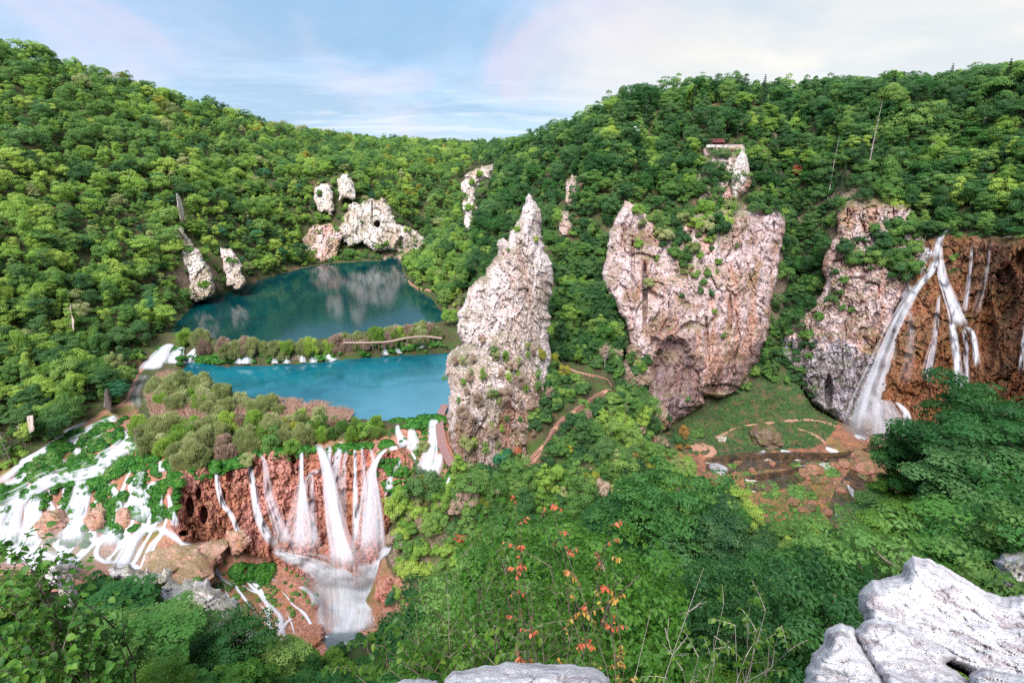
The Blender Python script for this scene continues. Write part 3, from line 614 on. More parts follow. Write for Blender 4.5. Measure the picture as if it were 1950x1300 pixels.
rock('cliff', RIGHT, [(1593, 398, 198), (1667, 380, 196), (1744, 402, 191), (1775, 468, 181), (1570, 500, 193), (1490, 650, 191), (1545, 760, 184), (1610, 800, 175), (1650, 700, 176), (1600, 640, 184), (1700, 560, 181), (1660, 480, 188)], M['cliff'], 'lilac grey limestone buttress between the dark gully and the high waterfall', res=2.3, edge=5, edge_px=20, thick=12, amp=2.0, sc=.12, seed=6, caves=[(1578, 745, 9, 34, 7), (1500, 650, 10, 30, 2)], ledges=1.5, low=(-64, 'grey'))
SLAP = [(1742, 462), (1780, 446), (1830, 440), (1900, 452), (1960, 450), (2060, 455), (2120, 470), (2120, 920), (1980, 930), (1860, 900), (1780, 885), (1700, 866), (1640, 846), (1628, 812), (1655, 740), (1690, 640), (1712, 570)]
rock('cliff', SLAP, [(1742, 470, 184), (1830, 440, 174), (1960, 450, 151), (2100, 460, 131), (1630, 830, 168), (1700, 856, 159), (1800, 880, 148), (1980, 920, 121), (2110, 900, 106), (1690, 640, 173), (1800, 640, 161), (1950, 640, 139), (1830, 520, 169)], M['wettufa'], 'wet orange brown tufa wall behind the high waterfall', zones=[([(1860, 440), (2120, 440), (2120, 940), (1960, 930), (1900, 760), (1880, 600)], 'darktufa'), ([(1742, 450), (1775, 470), (1735, 560), (1690, 650), (1660, 760), (1630, 830), (1600, 700)], 'grey')], res=2.6, edge=5, edge_px=24, thick=14, amp=1.5, sc=.15, seed=7, vert=.16,
     caves=[(1915, 560, 25, 60, 3.5), (1880, 640, 18, 80, 2.5), (1960, 500, 30, 30, 3)])
# cliffs round the upper lake
rock('cliff', [(598, 362), (606, 352), (622, 347), (632, 352), (634, 372), (637, 400), (632, 412), (622, 404), (606, 402), (599, 388)], [(603, 360, 368), (634, 380, 366), (610, 405, 362)], M['white'], 'small white rock face left of the cave cliff', res=1.7, edge=2.5, edge_px=7, thick=8, amp=1.6, sc=.12, seed=8, ragged=6)
rock('cliff', [(640, 346), (650, 336), (660, 331), (668, 340), (674, 358), (678, 376), (672, 381), (656, 376), (646, 382), (644, 368)], [(646, 336, 372), (675, 375, 368), (645, 380, 366)], M['white'], 'white rounded rock head above the cave cliff', res=1.7, edge=2.5, edge_px=7, thick=8, amp=1.6, sc=.12, seed=9, ragged=6)
rock('cliff', [(660, 392), (680, 386), (700, 384), (706, 377), (716, 382), (728, 378), (740, 392), (746, 406), (754, 420), (772, 434), (792, 440), (808, 452), (812, 466), (800, 478), (776, 480), (740, 474), (712, 480), (700, 474), (690, 462), (672, 468), (654, 462), (646, 440), (656, 420)], [(664, 400, 360), (712, 378, 366), (746, 400, 367), (806, 462, 364), (655, 460, 350), (710, 470, 352), (775, 475, 360)], M['white'], 'white cliff with a dark cave mouth at the far end of the upper lake', res=1.5, edge=3, edge_px=8, thick=12, amp=2.2, sc=.09, seed=10, ragged=6, caves=[(718, 426, 6.5, 7, 11), (709, 400, 2.5, 22, 3), (764, 462, 6, 14, 3)])
rock('cliff', [(596, 430), (630, 428), (655, 440), (648, 466), (640, 494), (616, 500), (584, 484), (578, 455)], [(596, 430, 351), (650, 440, 350), (600, 495, 338), (640, 490, 341)], M['cliff'], 'low broken pinkish rock bank at the lake edge left of the cave', res=1.7, edge=3, edge_px=8, thick=10, amp=2.0, sc=.14, seed=11, ragged=6.5)
rock('cliff', [(334, 432), (346, 428), (356, 446), (366, 460), (378, 478), (392, 498), (406, 526), (410, 556), (398, 568), (372, 576), (362, 560), (364, 540), (356, 512), (344, 488), (350, 466), (338, 450)], [(338, 432, 261), (355, 465, 253), (400, 520, 243), (372, 570, 234), (405, 560, 237), (360, 510, 244)], M['white'], 'white rock rib running down the left slope into the upper lake', res=1.7, edge=3, edge_px=8, thick=10, amp=1.8, sc=.16, seed=12, ragged=6.5)
rock('rock', [(334, 366), (341, 372), (348, 392), (352, 418), (346, 424), (338, 400)], [(336, 368, 277), (350, 415, 269)], M['white'], 'slender white rock fin high on the left wooded slope', 'rock', res=1.8, edge=2, edge_px=6, thick=4, amp=1.2, sc=.25, seed=13, ragged=2)
rock('rock', [(332, 436), (346, 434), (354, 450), (348, 460), (336, 454)], [(333, 436, 259), (352, 456, 255)], M['white'], 'small white rock lump above the rock rib on the left slope', 'rock', res=1.8, edge=2, edge_px=6, thick=5, amp=1.2, sc=.25, seed=14, ragged=2)
rock('cliff', [(420, 470), (440, 474), (456, 500), (468, 534), (456, 550), (436, 546), (424, 510)], [(425, 474, 268), (460, 540, 252), (436, 545, 251)], M['lime'], 'pale rock face low on the left shore of the upper lake', res=1.7, edge=2.5, edge_px=7, thick=9, amp=1.6, sc=.16, seed=15, ragged=6.5)
rock('cliff', [(888, 330), (915, 318), (940, 312), (938, 335), (915, 350), (904, 372), (906, 400), (900, 430), (892, 452), (884, 425), (882, 390), (880, 355)], [(888, 330, 308), (938, 315, 310), (882, 390, 298), (892, 450, 288), (905, 400, 296)], M['lime'], 'narrow pale cliff strip on the wooded hill right of the upper lake', res=1.7, edge=2.5, edge_px=7, thick=9, amp=1.8, sc=.12, seed=16, ragged=6.5)
rock('cliff', [(1076, 345), (1090, 332), (1112, 338), (1108, 370), (1104, 400), (1092, 404), (1076, 385)], [(1080, 340, 220), (1110, 345, 222), (1092, 402, 212)], M['cliff'], 'small pink rock outcrop at the head of the gully', res=2.4, edge=4, edge_px=12, thick=8, amp=1.6, sc=.2, seed=17, ragged=4)
rock('cliff', [(1066, 400), (1082, 402), (1092, 425), (1086, 452), (1070, 448), (1062, 425)], [(1070, 402, 208), (1090, 430, 204), (1070, 448, 201)], M['cliff'], 'rounded pink boulder face beside the upper gully path', res=2.4, edge=3, edge_px=10, thick=6, amp=1.2, sc=.25, seed=18, ragged=3)
for q, (poly, c, lab) in enumerate([
    ([(118, 590), (134, 580), (142, 620), (138, 660), (126, 650)], [(120, 590, 186), (138, 655, 176)], 'white rock sliver among trees on the lower left slope'),
    ([(200, 745), (215, 730), (222, 760), (212, 785), (198, 775)], [(205, 740, 150), (212, 780, 145)], 'white rock beside the path above the left cascades'),
    ([(40, 795), (62, 790), (66, 820), (50, 830), (36, 815)], [(45, 795, 139), (50, 828, 134)], 'grey white rock low on the far left slope')]):
    rock('rock', poly, c, M['lime'], lab, 'rock', res=2.2, edge=2, edge_px=8, thick=4, amp=1.0, sc=.3, seed=20 + q, ragged=3)
# red wall of the great falls
WALL = [(326, 910), (345, 896), (380, 884), (440, 872), (470, 862), (540, 854), (620, 849), (700, 845), (745, 842), (765, 850), (790, 880), (795, 920), (775, 952), (750, 965), (742, 1010), (738, 1100), (690, 1125), (620, 1118), (570, 1100), (520, 1075), (470, 1058), (430, 1045), (400, 1040), (350, 1030), (322, 1000), (316, 950)]
rock('cliff', WALL, [(345, 905, 112.5), (400, 882, 118), (470, 866, 120.5), (620, 852, 121.5), (745, 846, 121), (790, 890, 118), (780, 940, 114.5), (330, 1000, 104.5), (400, 1030, 109.5), (500, 1060, 114), (600, 1100, 115), (700, 1110, 114.5), (740, 1040, 112.5), (600, 980, 118), (450, 960, 114.5)], M['tufa'], 'red travertine wall behind the great falls', res=2.2, edge=3, edge_px=18, thick=8, amp=1.4, sc=.2, seed=30, vert=.16, ragged=4,
     caves=[(362, 965, 9, 20, 4.5), (388, 980, 8, 18, 4.5), (378, 940, 6, 12, 3), (350, 1015, 10, 6, 2.5), (560, 876, 6, 9, 2.5), (440, 905, 10, 14, 2.2), (600, 960, 25, 8, 1.6), (745, 950, 9, 18, 2.5)])
# crags in front of the cascades
rock('crag', [(205, 1088), (240, 1074), (300, 1090), (322, 1082), (345, 1112), (372, 1100), (400, 1106), (420, 1130), (446, 1142), (468, 1172), (492, 1215), (510, 1260), (515, 1330), (340, 1330), (318, 1260), (316, 1200), (290, 1150), (250, 1120)], [(240, 1080, 60), (340, 1100, 59), (420, 1130, 57), (490, 1205, 52), (330, 1200, 48.5), (400, 1210, 49), (300, 1140, 55), (400, 1320, 43), (500, 1320, 44)], M['crag'], 'jagged pale limestone crag ridge in front of the red travertine apron', 'rock', res=3, edge=3, edge_px=20, thick=8, amp=.6, sc=.4, seed=31, ragged=11)
rock('crag', [(486, 1205), (505, 1195), (524, 1210), (530, 1235), (548, 1255), (556, 1290), (560, 1330), (510, 1330), (500, 1270), (484, 1235)], [(500, 1200, 52), (550, 1285, 47), (490, 1240, 49), (540, 1325, 44)], M['crag'], 'small pale crag at the end of the ridge beside the pool', 'rock', res=3, edge=2, edge_px=14, thick=4, amp=.4, sc=.4, seed=32, ragged=5)
rock('crag', [(86, 1082), (104, 1072), (120, 1078), (118, 1110), (130, 1090), (140, 1105), (148, 1130), (140, 1168), (124, 1160), (108, 1120), (84, 1118)], [(100, 1080, 52), (145, 1120, 51), (130, 1165, 47)], M['crag'], 'twin white rock horns rising from leaves at the lower left', 'rock', res=2.6, edge=2, edge_px=13, thick=3.5, amp=.4, sc=.5, seed=33, ragged=3)
rock('crag', [(245, 1225), (280, 1215), (315, 1228), (320, 1248), (300, 1262), (262, 1255)], [(250, 1225, 43), (318, 1250, 40)], M['crag'], 'low white rock half hidden in bushes at the bottom left', 'rock', res=3, edge=1.5, edge_px=13, thick=3, amp=.35, sc=.5, seed=34, ragged=4)
rock('crag', [(1890, 1066), (1915, 1052), (1960, 1046), (2010, 1060), (2010, 1150), (1950, 1140), (1905, 1128), (1886, 1110), (1900, 1090)], [(1890, 1070, 20), (2000, 1060, 19), (1950, 1135, 18)], M['edgecrag'], 'rough grey white crag at the right edge below the rim', 'rock', res=4, edge=2, edge_px=30, thick=3, amp=.25, sc=1.6, seed=35, ragged=7)
# ------------------------------------------------------------------ foliage materials
def leaf_mat(name, dark, mid, light, trans=.5, rough=.55, nsc=.5):
    a = Mat(name); oi = a.n('ShaderNodeObjectInfo'); co = a.coord('Object')
    n1 = a.noise(co, nsc, 3, .6); n2 = a.noise(a.coord('Position'), .03, 3, .6)
    r = a.math('ADD', a.math('MULTIPLY', oi.outputs['Random'], .9), a.math('MULTIPLY', a.math('SUBTRACT', n2, .2), .5))
    col = a.mix(a.sm(r, .12, .55), dark, mid); col = a.mix(a.sm(r, .6, 1.05), col, light)
    col = a.mix(a.math('MULTIPLY', a.sm(n1, .42, .68), .5), col, light)
    p = a.bsdf(col, rough, .3)
    t = a.n('ShaderNodeBsdfTranslucent'); a.set(t.inputs[0], a.mix(.5, col, tuple(min(1, q * 1.5) for q in light)))
    mx = a.n('ShaderNodeMixShader'); mx.inputs[0].default_value = trans
    a.nt.links.new(p, mx.inputs[1]); a.nt.links.new(t.outputs[0], mx.inputs[2]); return a.done(mx.outputs[0])
def plain_mat(name, c1, c2, rough=.9, sc=2., spec=.2, bump=.4, stretch=(1, 1, 1), which='Object', bdist=.05):
    a = Mat(name); n = a.noise(a.coord(which, scale=stretch), sc, 6, .65)
    return a.done(a.bsdf(a.mix(a.sm(n, .35, .65), c1, c2), rough, spec, a.bump(n, bump, bdist)))
M['l_fresh'] = leaf_mat('fresh_green_leaves', (0.093, 0.217, 0.037), (0.207, 0.362, 0.069), (0.393, 0.508, 0.111))
M['l_mid'] = leaf_mat('mid_green_leaves', (0.054, 0.146, 0.037), (0.113, 0.247, 0.063), (0.237, 0.365, 0.094))
M['l_dark'] = leaf_mat('dark_green_leaves', (0.027, 0.086, 0.034), (0.057, 0.154, 0.050), (0.126, 0.239, 0.077))
M['l_beech'] = leaf_mat('deep_green_beech_leaves', (0.017, 0.074, 0.020), (0.028, 0.114, 0.027), (0.069, 0.189, 0.034), .4)
M['l_near'] = leaf_mat('near_green_leaves', (0.022, 0.093, 0.013), (0.050, 0.150, 0.017), (0.120, 0.242, 0.031), .4, nsc=.9)
M['l_willow'] = leaf_mat('grey_green_willow_leaves', (.19, .245, .085), (.29, .34, .13), (.42, .44, .22), .5)
M['l_yellow'] = leaf_mat('yellow_green_leaves', (.15, .19, .02), (.23, .26, .025), (.38, .33, .05), .35)
M['l_pink'] = leaf_mat('budding_pinkish_twigs', (.24, .17, .13), (.36, .26, .20), (.46, .35, .27), .35)
M['l_red'] = leaf_mat('red_spring_leaves', (.30, .06, .04), (.48, .10, .06), (.55, .20, .10), .35)
M['l_orange'] = leaf_mat('orange_brown_leaves', (.20, .11, .03), (.29, .16, .04), (.36, .23, .07), .35)
M['l_white'] = leaf_mat('white_blossom', (.40, .46, .32), (.62, .64, .55), (.80, .80, .74), .3)
M['l_teal'] = leaf_mat('blue_green_leaves', (.012, .09, .04), (.03, .15, .07), (.07, .22, .10), .35)
M['l_conifer'] = leaf_mat('dark_conifer_needles', (.010, .035, .014), (.020, .060, .020), (.045, .10, .03), .15)
M['l_moss'] = leaf_mat('dark_green_butterbur_leaves', (.012, .085, .010), (.028, .145, .014), (.07, .21, .025), .3, .45)
M['bark'] = plain_mat('grey_brown_bark', (.085, .065, .05), (.19, .155, .13), .95, 3.0, .1, .7, (1, 1, .25))
M['barkpale'] = plain_mat('pale_grey_bark', (.20, .17, .155), (.38, .33, .31), .95, 3.0, .1, .6, (1, 1, .25))
M['reed'] = leaf_mat('pinkish_dry_reed', (.38, .24, .19), (.52, .34, .28), (.62, .47, .36), .3)

# ------------------------------------------------------------------ trees: prototypes about 10 m tall, growing from the origin
def leaves_from(P, Nn, size, r, wid=.55, droop=0.):
    """one kite-shaped folded leaf (quad) per point, facing roughly along Nn"""
    n = len(P); Nn = Nn / (np.linalg.norm(Nn, axis=1)[:, None] + 1e-9)
    t = r.normal(size=(n, 3)); t[:, 2] -= droop; t -= (t * Nn).sum(1)[:, None] * Nn; t /= np.linalg.norm(t, axis=1)[:, None] + 1e-9
    s = np.cross(Nn, t); L_ = size * r.uniform(.65, 1.35, n)[:, None]
    V = np.stack([P - t * L_ * .5, P + s * L_ * wid * .5 + Nn * L_ * .08, P + t * L_ * .5, P - s * L_ * wid * .5 + Nn * L_ * .08], 1).reshape(-1, 3)
    return V, np.arange(4 * n).reshape(n, 4)
def sph(r, n):
    d = r.normal(size=(n, 3)); return d / np.linalg.norm(d, axis=1)[:, None]
def crown_pts(r, n, rx, z0, z1, lobes, lr, flat=1.0, top=1.0, upb=.25, shape='round'):
    """points and outward directions on many leaf clumps spread through a crown"""
    cz, hz_ = (z0 + z1) / 2, (z1 - z0) / 2
    d = sph(r, lobes); rr = r.uniform(.35, .92, lobes)[:, None]
    c = d * rr; zc_ = c[:, 2].copy()
    if shape == 'cone': wdt = np.clip(1.05 - (zc_ + 1) * .47, .1, 1); c[:, :2] *= wdt[:, None] * 1.25
    if shape == 'dome': c[:, 2] = np.abs(c[:, 2]) * 1.5 - .6
    c = c * np.array([rx, rx, hz_]) + np.array([0, 0, cz])
    lrad = lr * r.uniform(.6, 1.35, lobes)
    if shape == 'cone': lrad *= .55 + .6 * wdt
    k_ = r.choice(lobes, n, p=lrad**2 / (lrad**2).sum())
    out_ = c - np.array([0, 0, cz - hz_ * .3]); out_ /= np.linalg.norm(out_, axis=1)[:, None] + 1e-6
    dd = sph(r, n) + out_[k_] * .55 + np.array([0, 0, upb]); dd /= np.linalg.norm(dd, axis=1)[:, None]
    P = c[k_] + dd * (lrad[k_] * r.uniform(.55, 1.08, n)**.6)[:, None] * np.array([1, 1, flat])
    nn_ = dd + sph(r, n) * .65; nn_[:, 2] += .35
    return P, nn_, c
def limbs(r, h, z0, centers, trunk_r, nb, lean=.3):
    pts = np.array([[0, 0, -.8], [0, 0, h * .12], [r.normal() * lean * .4, r.normal() * lean * .4, h * .4], [r.normal() * lean, r.normal() * lean, h * .7], [r.normal() * lean, r.normal() * lean, h * .82]])
    pts = smoothline(pts, 9); parts = [tube(pts, np.linspace(trunk_r, trunk_r * .18, 9), 6)]
    idx = r.choice(len(centers), min(nb, len(centers)), replace=False)
    for i in idx:
        c = centers[i]; s = pts[np.argmin(np.abs(pts[:, 2] - max(z0 * .8, c[2] - np.hypot(c[0], c[1]) * .8)))]
        mid_ = (s + c) / 2 + np.array([0, 0, -.15]); parts.append(tube(smoothline([s, mid_, c], 4), [trunk_r * .38, trunk_r * .28, trunk_r * .18, trunk_r * .06], 4))
    return merge(parts)
def conifer_proto(r, n, size, h=14, rad=2.6):
    P, Nn = [], []
    for q in range(n):
        t = r.random()**.8; z = h * (.12 + .88 * t); R_ = rad * (1 - t)**.85 + .12; a_ = r.uniform(0, 2 * np.pi); lay = np.floor(z / .8) * .8
        rr = R_ * r.uniform(.15, 1)**.6; P.append((rr * np.cos(a_), rr * np.sin(a_), lay + .5 - rr * .33 + r.normal() * .1)); Nn.append((np.cos(a_) * .4, np.sin(a_) * .4, 1))
    P = np.array(P); Nn = np.array(Nn) + sph(r, n) * .5
    tr = tube(smoothline([[0, 0, -.8], [0, 0, h * .5], [0, 0, h]], 6), np.linspace(.24, .03, 6), 6)
    return P, Nn, tr
class Proto: pass
protos = {}
def proto(key, shape, lod, seed, bark='bark'):
    r = np.random.default_rng(seed); p = Proto()
    n, size = {'far': (1300, .56), 'mid': (4200, .36), 'near': (12000, .25)}[lod]
    if shape == 'conifer':
        P, Nn, tr = conifer_proto(r, int(n * 1.0), size * .9); V, Fc = leaves_from(P, Nn, size * .9, r, .45); tv_, tf_ = tr
    elif shape == 'willow':                         # upright feathery sprays
        n = int(n * 1.5); P, Nn, cen = crown_pts(r, n, 2.7, -.6, 4.8, {'far': 14, 'mid': 30, 'near': 44}[lod], .9, 1.35, shape='dome', upb=.3)
        ax = np.c_[P[:, :2] * .22, np.full(n, 1.0)] + r.normal(size=(n, 3)) * .30; ax /= np.linalg.norm(ax, axis=1)[:, None]; L_ = size * 3.0 * r.uniform(.5, 1.5, n)[:, None]
        sd_ = np.cross(ax, sph(r, n)); sd_ /= np.linalg.norm(sd_, axis=1)[:, None] + 1e-9; wd_ = L_ * .055
        V = np.stack([P - ax * L_ * .5, P + sd_ * wd_, P + ax * L_ * .5, P - sd_ * wd_], 1).reshape(-1, 3); Fc = np.arange(4 * n).reshape(n, 4); tv_, tf_ = limbs(r, 3.6, .2, cen, .09, {'far': 2, 'mid': 7, 'near': 12}[lod], .4)
    else:
        a_ = dict(round=dict(rx=3.5, z0=2.0, z1=10, lobes=24, lr=1.35, flat=.8), tall=dict(rx=2.6, z0=2.0, z1=11.5, lobes=26, lr=1.15, flat=.9),
                  layered=dict(rx=4.2, z0=2.4, z1=10.5, lobes=40, lr=1.35, flat=.34, upb=.1), point=dict(rx=3.4, z0=1.6, z1=12, lobes=40, lr=1.0, flat=.6, shape='cone'),
                  dome=dict(rx=4.3, z0=1.6, z1=8.5, lobes=30, lr=1.35, flat=.7, shape='dome'), bush=dict(rx=3.0, z0=-.2, z1=4.8, lobes=18, lr=1.1, flat=.85, shape='dome'))[shape]
        lob = {'far': .8, 'mid': 1.3, 'near': 2.6}[lod]; a_['flat'] *= {'near': .62}.get(lod, 1.0); a_['lobes'] = int(a_['lobes'] * lob); a_['lr'] *= lob**-.33
        P, Nn, cen = crown_pts(r, n, **a_); V, Fc = leaves_from(P, Nn, size, r, .62 if lod != 'near' else .55)
        if shape == 'bush': tv_, tf_ = limbs(r, 3.0, .2, cen, .10, {'far': 2, 'mid': 5, 'near': 8}[lod], .3)
        else: tv_, tf_ = limbs(r, a_['z1'], a_['z0'], cen, .20, {'far': 3, 'mid': 9, 'near': 16}[lod])
    p.crown = (V, Fc); p.trunk = mesh('trunk_mesh', tv_, tf_, M[bark], True); p.tv = (tv_, tf_); p.key = key; p.cr = {}; p.joined = {}; p.bark = bark
    protos[key] = p; return p
def crown_mesh(p, mk):
    if mk not in p.cr: p.cr[mk] = mesh('crown_mesh', p.crown[0], p.crown[1], M[mk])
    return p.cr[mk]
proto_col = bpy.data.collections.new('prototypes')        # source meshes of the uncountable stuff, not linked to the scene
def joined(p, mk):
    if mk not in p.joined:
        V, Fc = merge([p.crown, p.tv]); me = mesh('tree_mesh', V, Fc, mats=[M[mk], M[p.bark]], fmat=np.r_[np.zeros(len(p.crown[1])), np.ones(len(p.tv[1]))])
        p.joined[mk] = me
    return p.joined[mk]
def instancer(name, pts, rot, scl, idx, meshes, **kw):
    """one object of stuff: a copy of meshes[idx] on every point"""
    col = bpy.data.collections.new(name + '_source')
    for i, me in enumerate(meshes):
        col.objects.link(bpy.data.objects.new('%s_%03d' % (name + '_source', i), me))
    pts = np.asarray(pts, np.float32); base = pts.mean(0)
    me = bpy.data.meshes.new(name); me.vertices.add(len(pts)); me.vertices.foreach_set('co', (pts - base).ravel())
    for nm, ty_, v in (('rot', 'FLOAT_VECTOR', rot), ('scl', 'FLOAT_VECTOR', scl), ('idx', 'INT', idx)):
        at = me.attributes.new(nm, ty_, 'POINT'); at.data.foreach_set('vector' if ty_ == 'FLOAT_VECTOR' else 'value', np.asarray(v, np.float32 if ty_ == 'FLOAT_VECTOR' else np.int32).ravel())
    o = obj(name, me, loc=tuple(float(q) for q in base), **kw)
    g = bpy.data.node_groups.new(name, 'GeometryNodeTree'); g.interface.new_socket('Geometry', in_out='INPUT', socket_type='NodeSocketGeometry'); g.interface.new_socket('Geometry', in_out='OUTPUT', socket_type='NodeSocketGeometry')
    gi = g.nodes.new('NodeGroupInput'); go = g.nodes.new('NodeGroupOutput'); ip = g.nodes.new('GeometryNodeInstanceOnPoints'); ci = g.nodes.new('GeometryNodeCollectionInfo')
    ci.inputs['Collection'].default_value = col; ci.inputs['Separate Children'].default_value = True; ci.inputs['Reset Children'].default_value = True
    def at(nm, t):
        x = g.nodes.new('GeometryNodeInputNamedAttribute'); x.data_type = t; x.inputs['Name'].default_value = nm; return x.outputs['Attribute']
    g.links.new(gi.outputs[0], ip.inputs['Points']); g.links.new(ci.outputs[0], ip.inputs['Instance']); ip.inputs['Pick Instance'].default_value = True
    g.links.new(at('idx', 'INT'), ip.inputs['Instance Index'])
    er = g.nodes.new('FunctionNodeEulerToRotation'); g.links.new(at('rot', 'FLOAT_VECTOR'), er.inputs[0]); g.links.new(er.outputs[0], ip.inputs['Rotation'])
    g.links.new(at('scl', 'FLOAT_VECTOR'), ip.inputs['Scale']); g.links.new(ip.outputs[0], go.inputs[0])
    md = o.modifiers.new('instances', 'NODES'); md.node_group = g
    return o
SH = ['round', 'tall', 'layered', 'point', 'dome']
for lod, ns in (('far', 2), ('mid', 2), ('near', 2)):
    for s_ in SH + ['willow']:
        for q in range(ns): proto((lod, s_, q), s_, lod, len(lod) * 911 + ord(s_[0]) * 37 + ord(s_[-1]) * 5 + q * 17)
for lod in ('far', 'mid'): proto((lod, 'conifer', 0), 'conifer', lod, 77); proto((lod, 'conifer', 1), 'conifer', lod, 78)
for lod in ('far', 'mid', 'near'):
    for q in range(3): proto((lod, 'bush', q), 'bush', lod, 400 + q * 7)

# ------------------------------------------------------------------ where trees grow
def scatter(x0, x1, y0, y1, step, seed, jit=.45):
    r = np.random.default_rng(seed); xs = np.arange(x0, x1, step); ys = np.arange(y0, y1, step)
    A, B = np.meshgrid(xs, ys, indexing='ij'); A = A + (np.arange(len(ys)) % 2)[None] * step * .5
    A = A.ravel() + r.uniform(-jit, jit, A.size) * step; B = B.ravel() + r.uniform(-jit, jit, B.size) * step
    return A, B
def slope(x, y, e=2.0):
    return np.hypot((ground_z(x + e, y) - ground_z(x - e, y)) / (2 * e), (ground_z(x, y + e) - ground_z(x, y - e)) / (2 * e))
rock_bvhs = bvhs[1:]
def occluded(P, slack, bl=None):
    """true when rock or ground hides the point from the camera by more than slack metres"""
    res_ = np.zeros(len(P), bool); o = Vector((0, 0, 0))
    for i, p in enumerate(P):
        v = Vector(p); d = v.length; v.normalize()
        for b in (bl or bvhs):
            h = b.ray_cast(o, v, d)
            if h[0] is not None and h[3] < d - slack: res_[i] = True; break
    return res_
# areas without forest, as outlined on the photograph where the ground shows
NO = [A_WATERS, A_CASC, A_FLOOR]
PATHLINE = [(995, 893), (1030, 850), (1065, 800), (1110, 768), (1160, 742), (1150, 722), (1110, 712), (1070, 700)]
SPZ = [(840, 640), (880, 560), (940, 450), (1000, 370), (1060, 480), (1060, 640), (1040, 700), (1190, 700), (1200, 760), (1100, 850), (1180, 905), (850, 930), (840, 780)]
def allowed(x, y, z, gully=True):
    px, py, f = project(np.stack([x, y, z], -1)); ok = np.ones(len(x), bool)
    ok &= ~(inpoly(px, py, A_WATERS) & (y > 90) & (z < -58) & (x < 5))
    ok &= ~(inpoly(px, py, A_CASC) & (y > 84) & (x < 0) & (z < -65))
    ok &= ~(inpoly(px, py, A_FLOOR) & (y > 100) & (x > 20) & (z < -80))
    if gully: ok &= ~(inpoly(px, py, SPZ) & (y > 105) & (y < 172))
    else: ok &= polydist(px, py, PATHLINE, False)[0] > np.where(y > 105, 17, 0)
    return ok, px, py
cand = []          # x, y, z, height, shape, material, spin
def add(x, y, z, h, shape, mk, spin, region): cand.append((x, y, z, h, shape, mk, spin, region))
r = np.random.default_rng(11)
A, B = scatter(-420, 330, 104, 470, 5.4, 1); A2, B2 = scatter(-460, 420, 470, 820, 7.4, 2); A3, B3 = scatter(-75, 175, 9, 104, 5.8, 3)
A4, B4 = scatter(-420, 330, 104, 470, 5.4, 41); k4 = slope(A4, B4) > .8; A5, B5 = scatter(-60, 330, 140, 470, 4.2, 42); k5 = slope(A5, B5) > 1.3
FX = np.r_[A, A2, A3, A4[k4], A5[k5]]; FY = np.r_[B, B2, B3, B4[k4], B5[k5]]; FZ = ground_z(FX, FY)
ok, px, py = allowed(FX, FY, FZ); sl = slope(FX, FY); gap = fbm(np.c_[FX * .03, FY * .03, FX * 0], 3, 77)
dist_ = np.hypot(FX, FY)
ok &= (px > -140) & (px < 2090) & ((sl < 2.6) | ((px > 1440) & (FY > 165) & (sl < 7))) & (py > -250) & ~(dist_ < 15)
# keep the foreground gap where the stream shows, and the pool
ok &= ~((FY < 104) & (FY > 84) & (FX < 2) & (FZ < -88))
FX, FY, FZ, px, py, sl, gap = [q[ok] for q in (FX, FY, FZ, px, py, sl, gap)]
hh = np.where(FY < 104, r.uniform(8.5, 15, len(FX)), 4.5 + 9.5 * r.beta(1.7, 2.4, len(FX)))
hh *= np.clip(1.15 - sl * .28, .5, 1.1); hh[gap < -.42] *= .6
# outline of the near tree tops, as in the photograph
LX = [-200, 0, 70, 90, 150, 165, 250, 300, 330, 345, 400, 425, 450, 480, 520, 560, 640, 720, 745, 800, 870, 930, 1000, 1100, 1180, 1230, 1300, 1360, 1420, 1480, 1540, 1600, 1640, 1690, 1760, 1810, 1850, 1950, 2100]
LY = [1030, 1050, 1060, 1175, 1180, 1070, 1130, 1160, 1215, 1255, 1255, 1200, 1190, 1225, 1290, 1305, 1270, 1200, 1120, 1010, 965, 950, 935, 915, 870, 860, 885, 930, 980, 1065, 1080, 1060, 960, 880, 790, 740, 705, 730, 730]
CRAGS = [[(262, 1092), (330, 1078), (400, 1098), (480, 1176), (550, 1255), (552, 1290), (500, 1265), (470, 1232), (420, 1225), (335, 1240), (318, 1170)], [(82, 1070), (150, 1070), (152, 1170), (82, 1125)], [(250, 1212), (322, 1212), (322, 1250), (250, 1250)]]
def fit_height(x, y, z, h, pad=0):
    for _ in range(14):
        px_, py_, f_ = project(np.stack([x, y, z + h], -1)); bad = (y < 104) & (py_ < np.interp(px_, LX, LY) + pad); h = np.where(bad, h * .86, h)
    return h
hh = fit_height(FX, FY, FZ, hh)
hh = np.where((FY < 104) & (FY > 26) & (project(np.c_[FX, FY, FZ])[0] > 1080), hh * .5, hh)
crag = (FX < -8) & (FY < 72)                      # low trees on the ridge with the pale crags
hh[crag] *= .55
fore_px = (FY < 104) & (px > 560) & (px < 900); hh[fore_px] *= .5
hid = occluded(np.c_[FX, FY, FZ + hh * .9], 3.0)
keep = ~hid & (hh > 2.2)
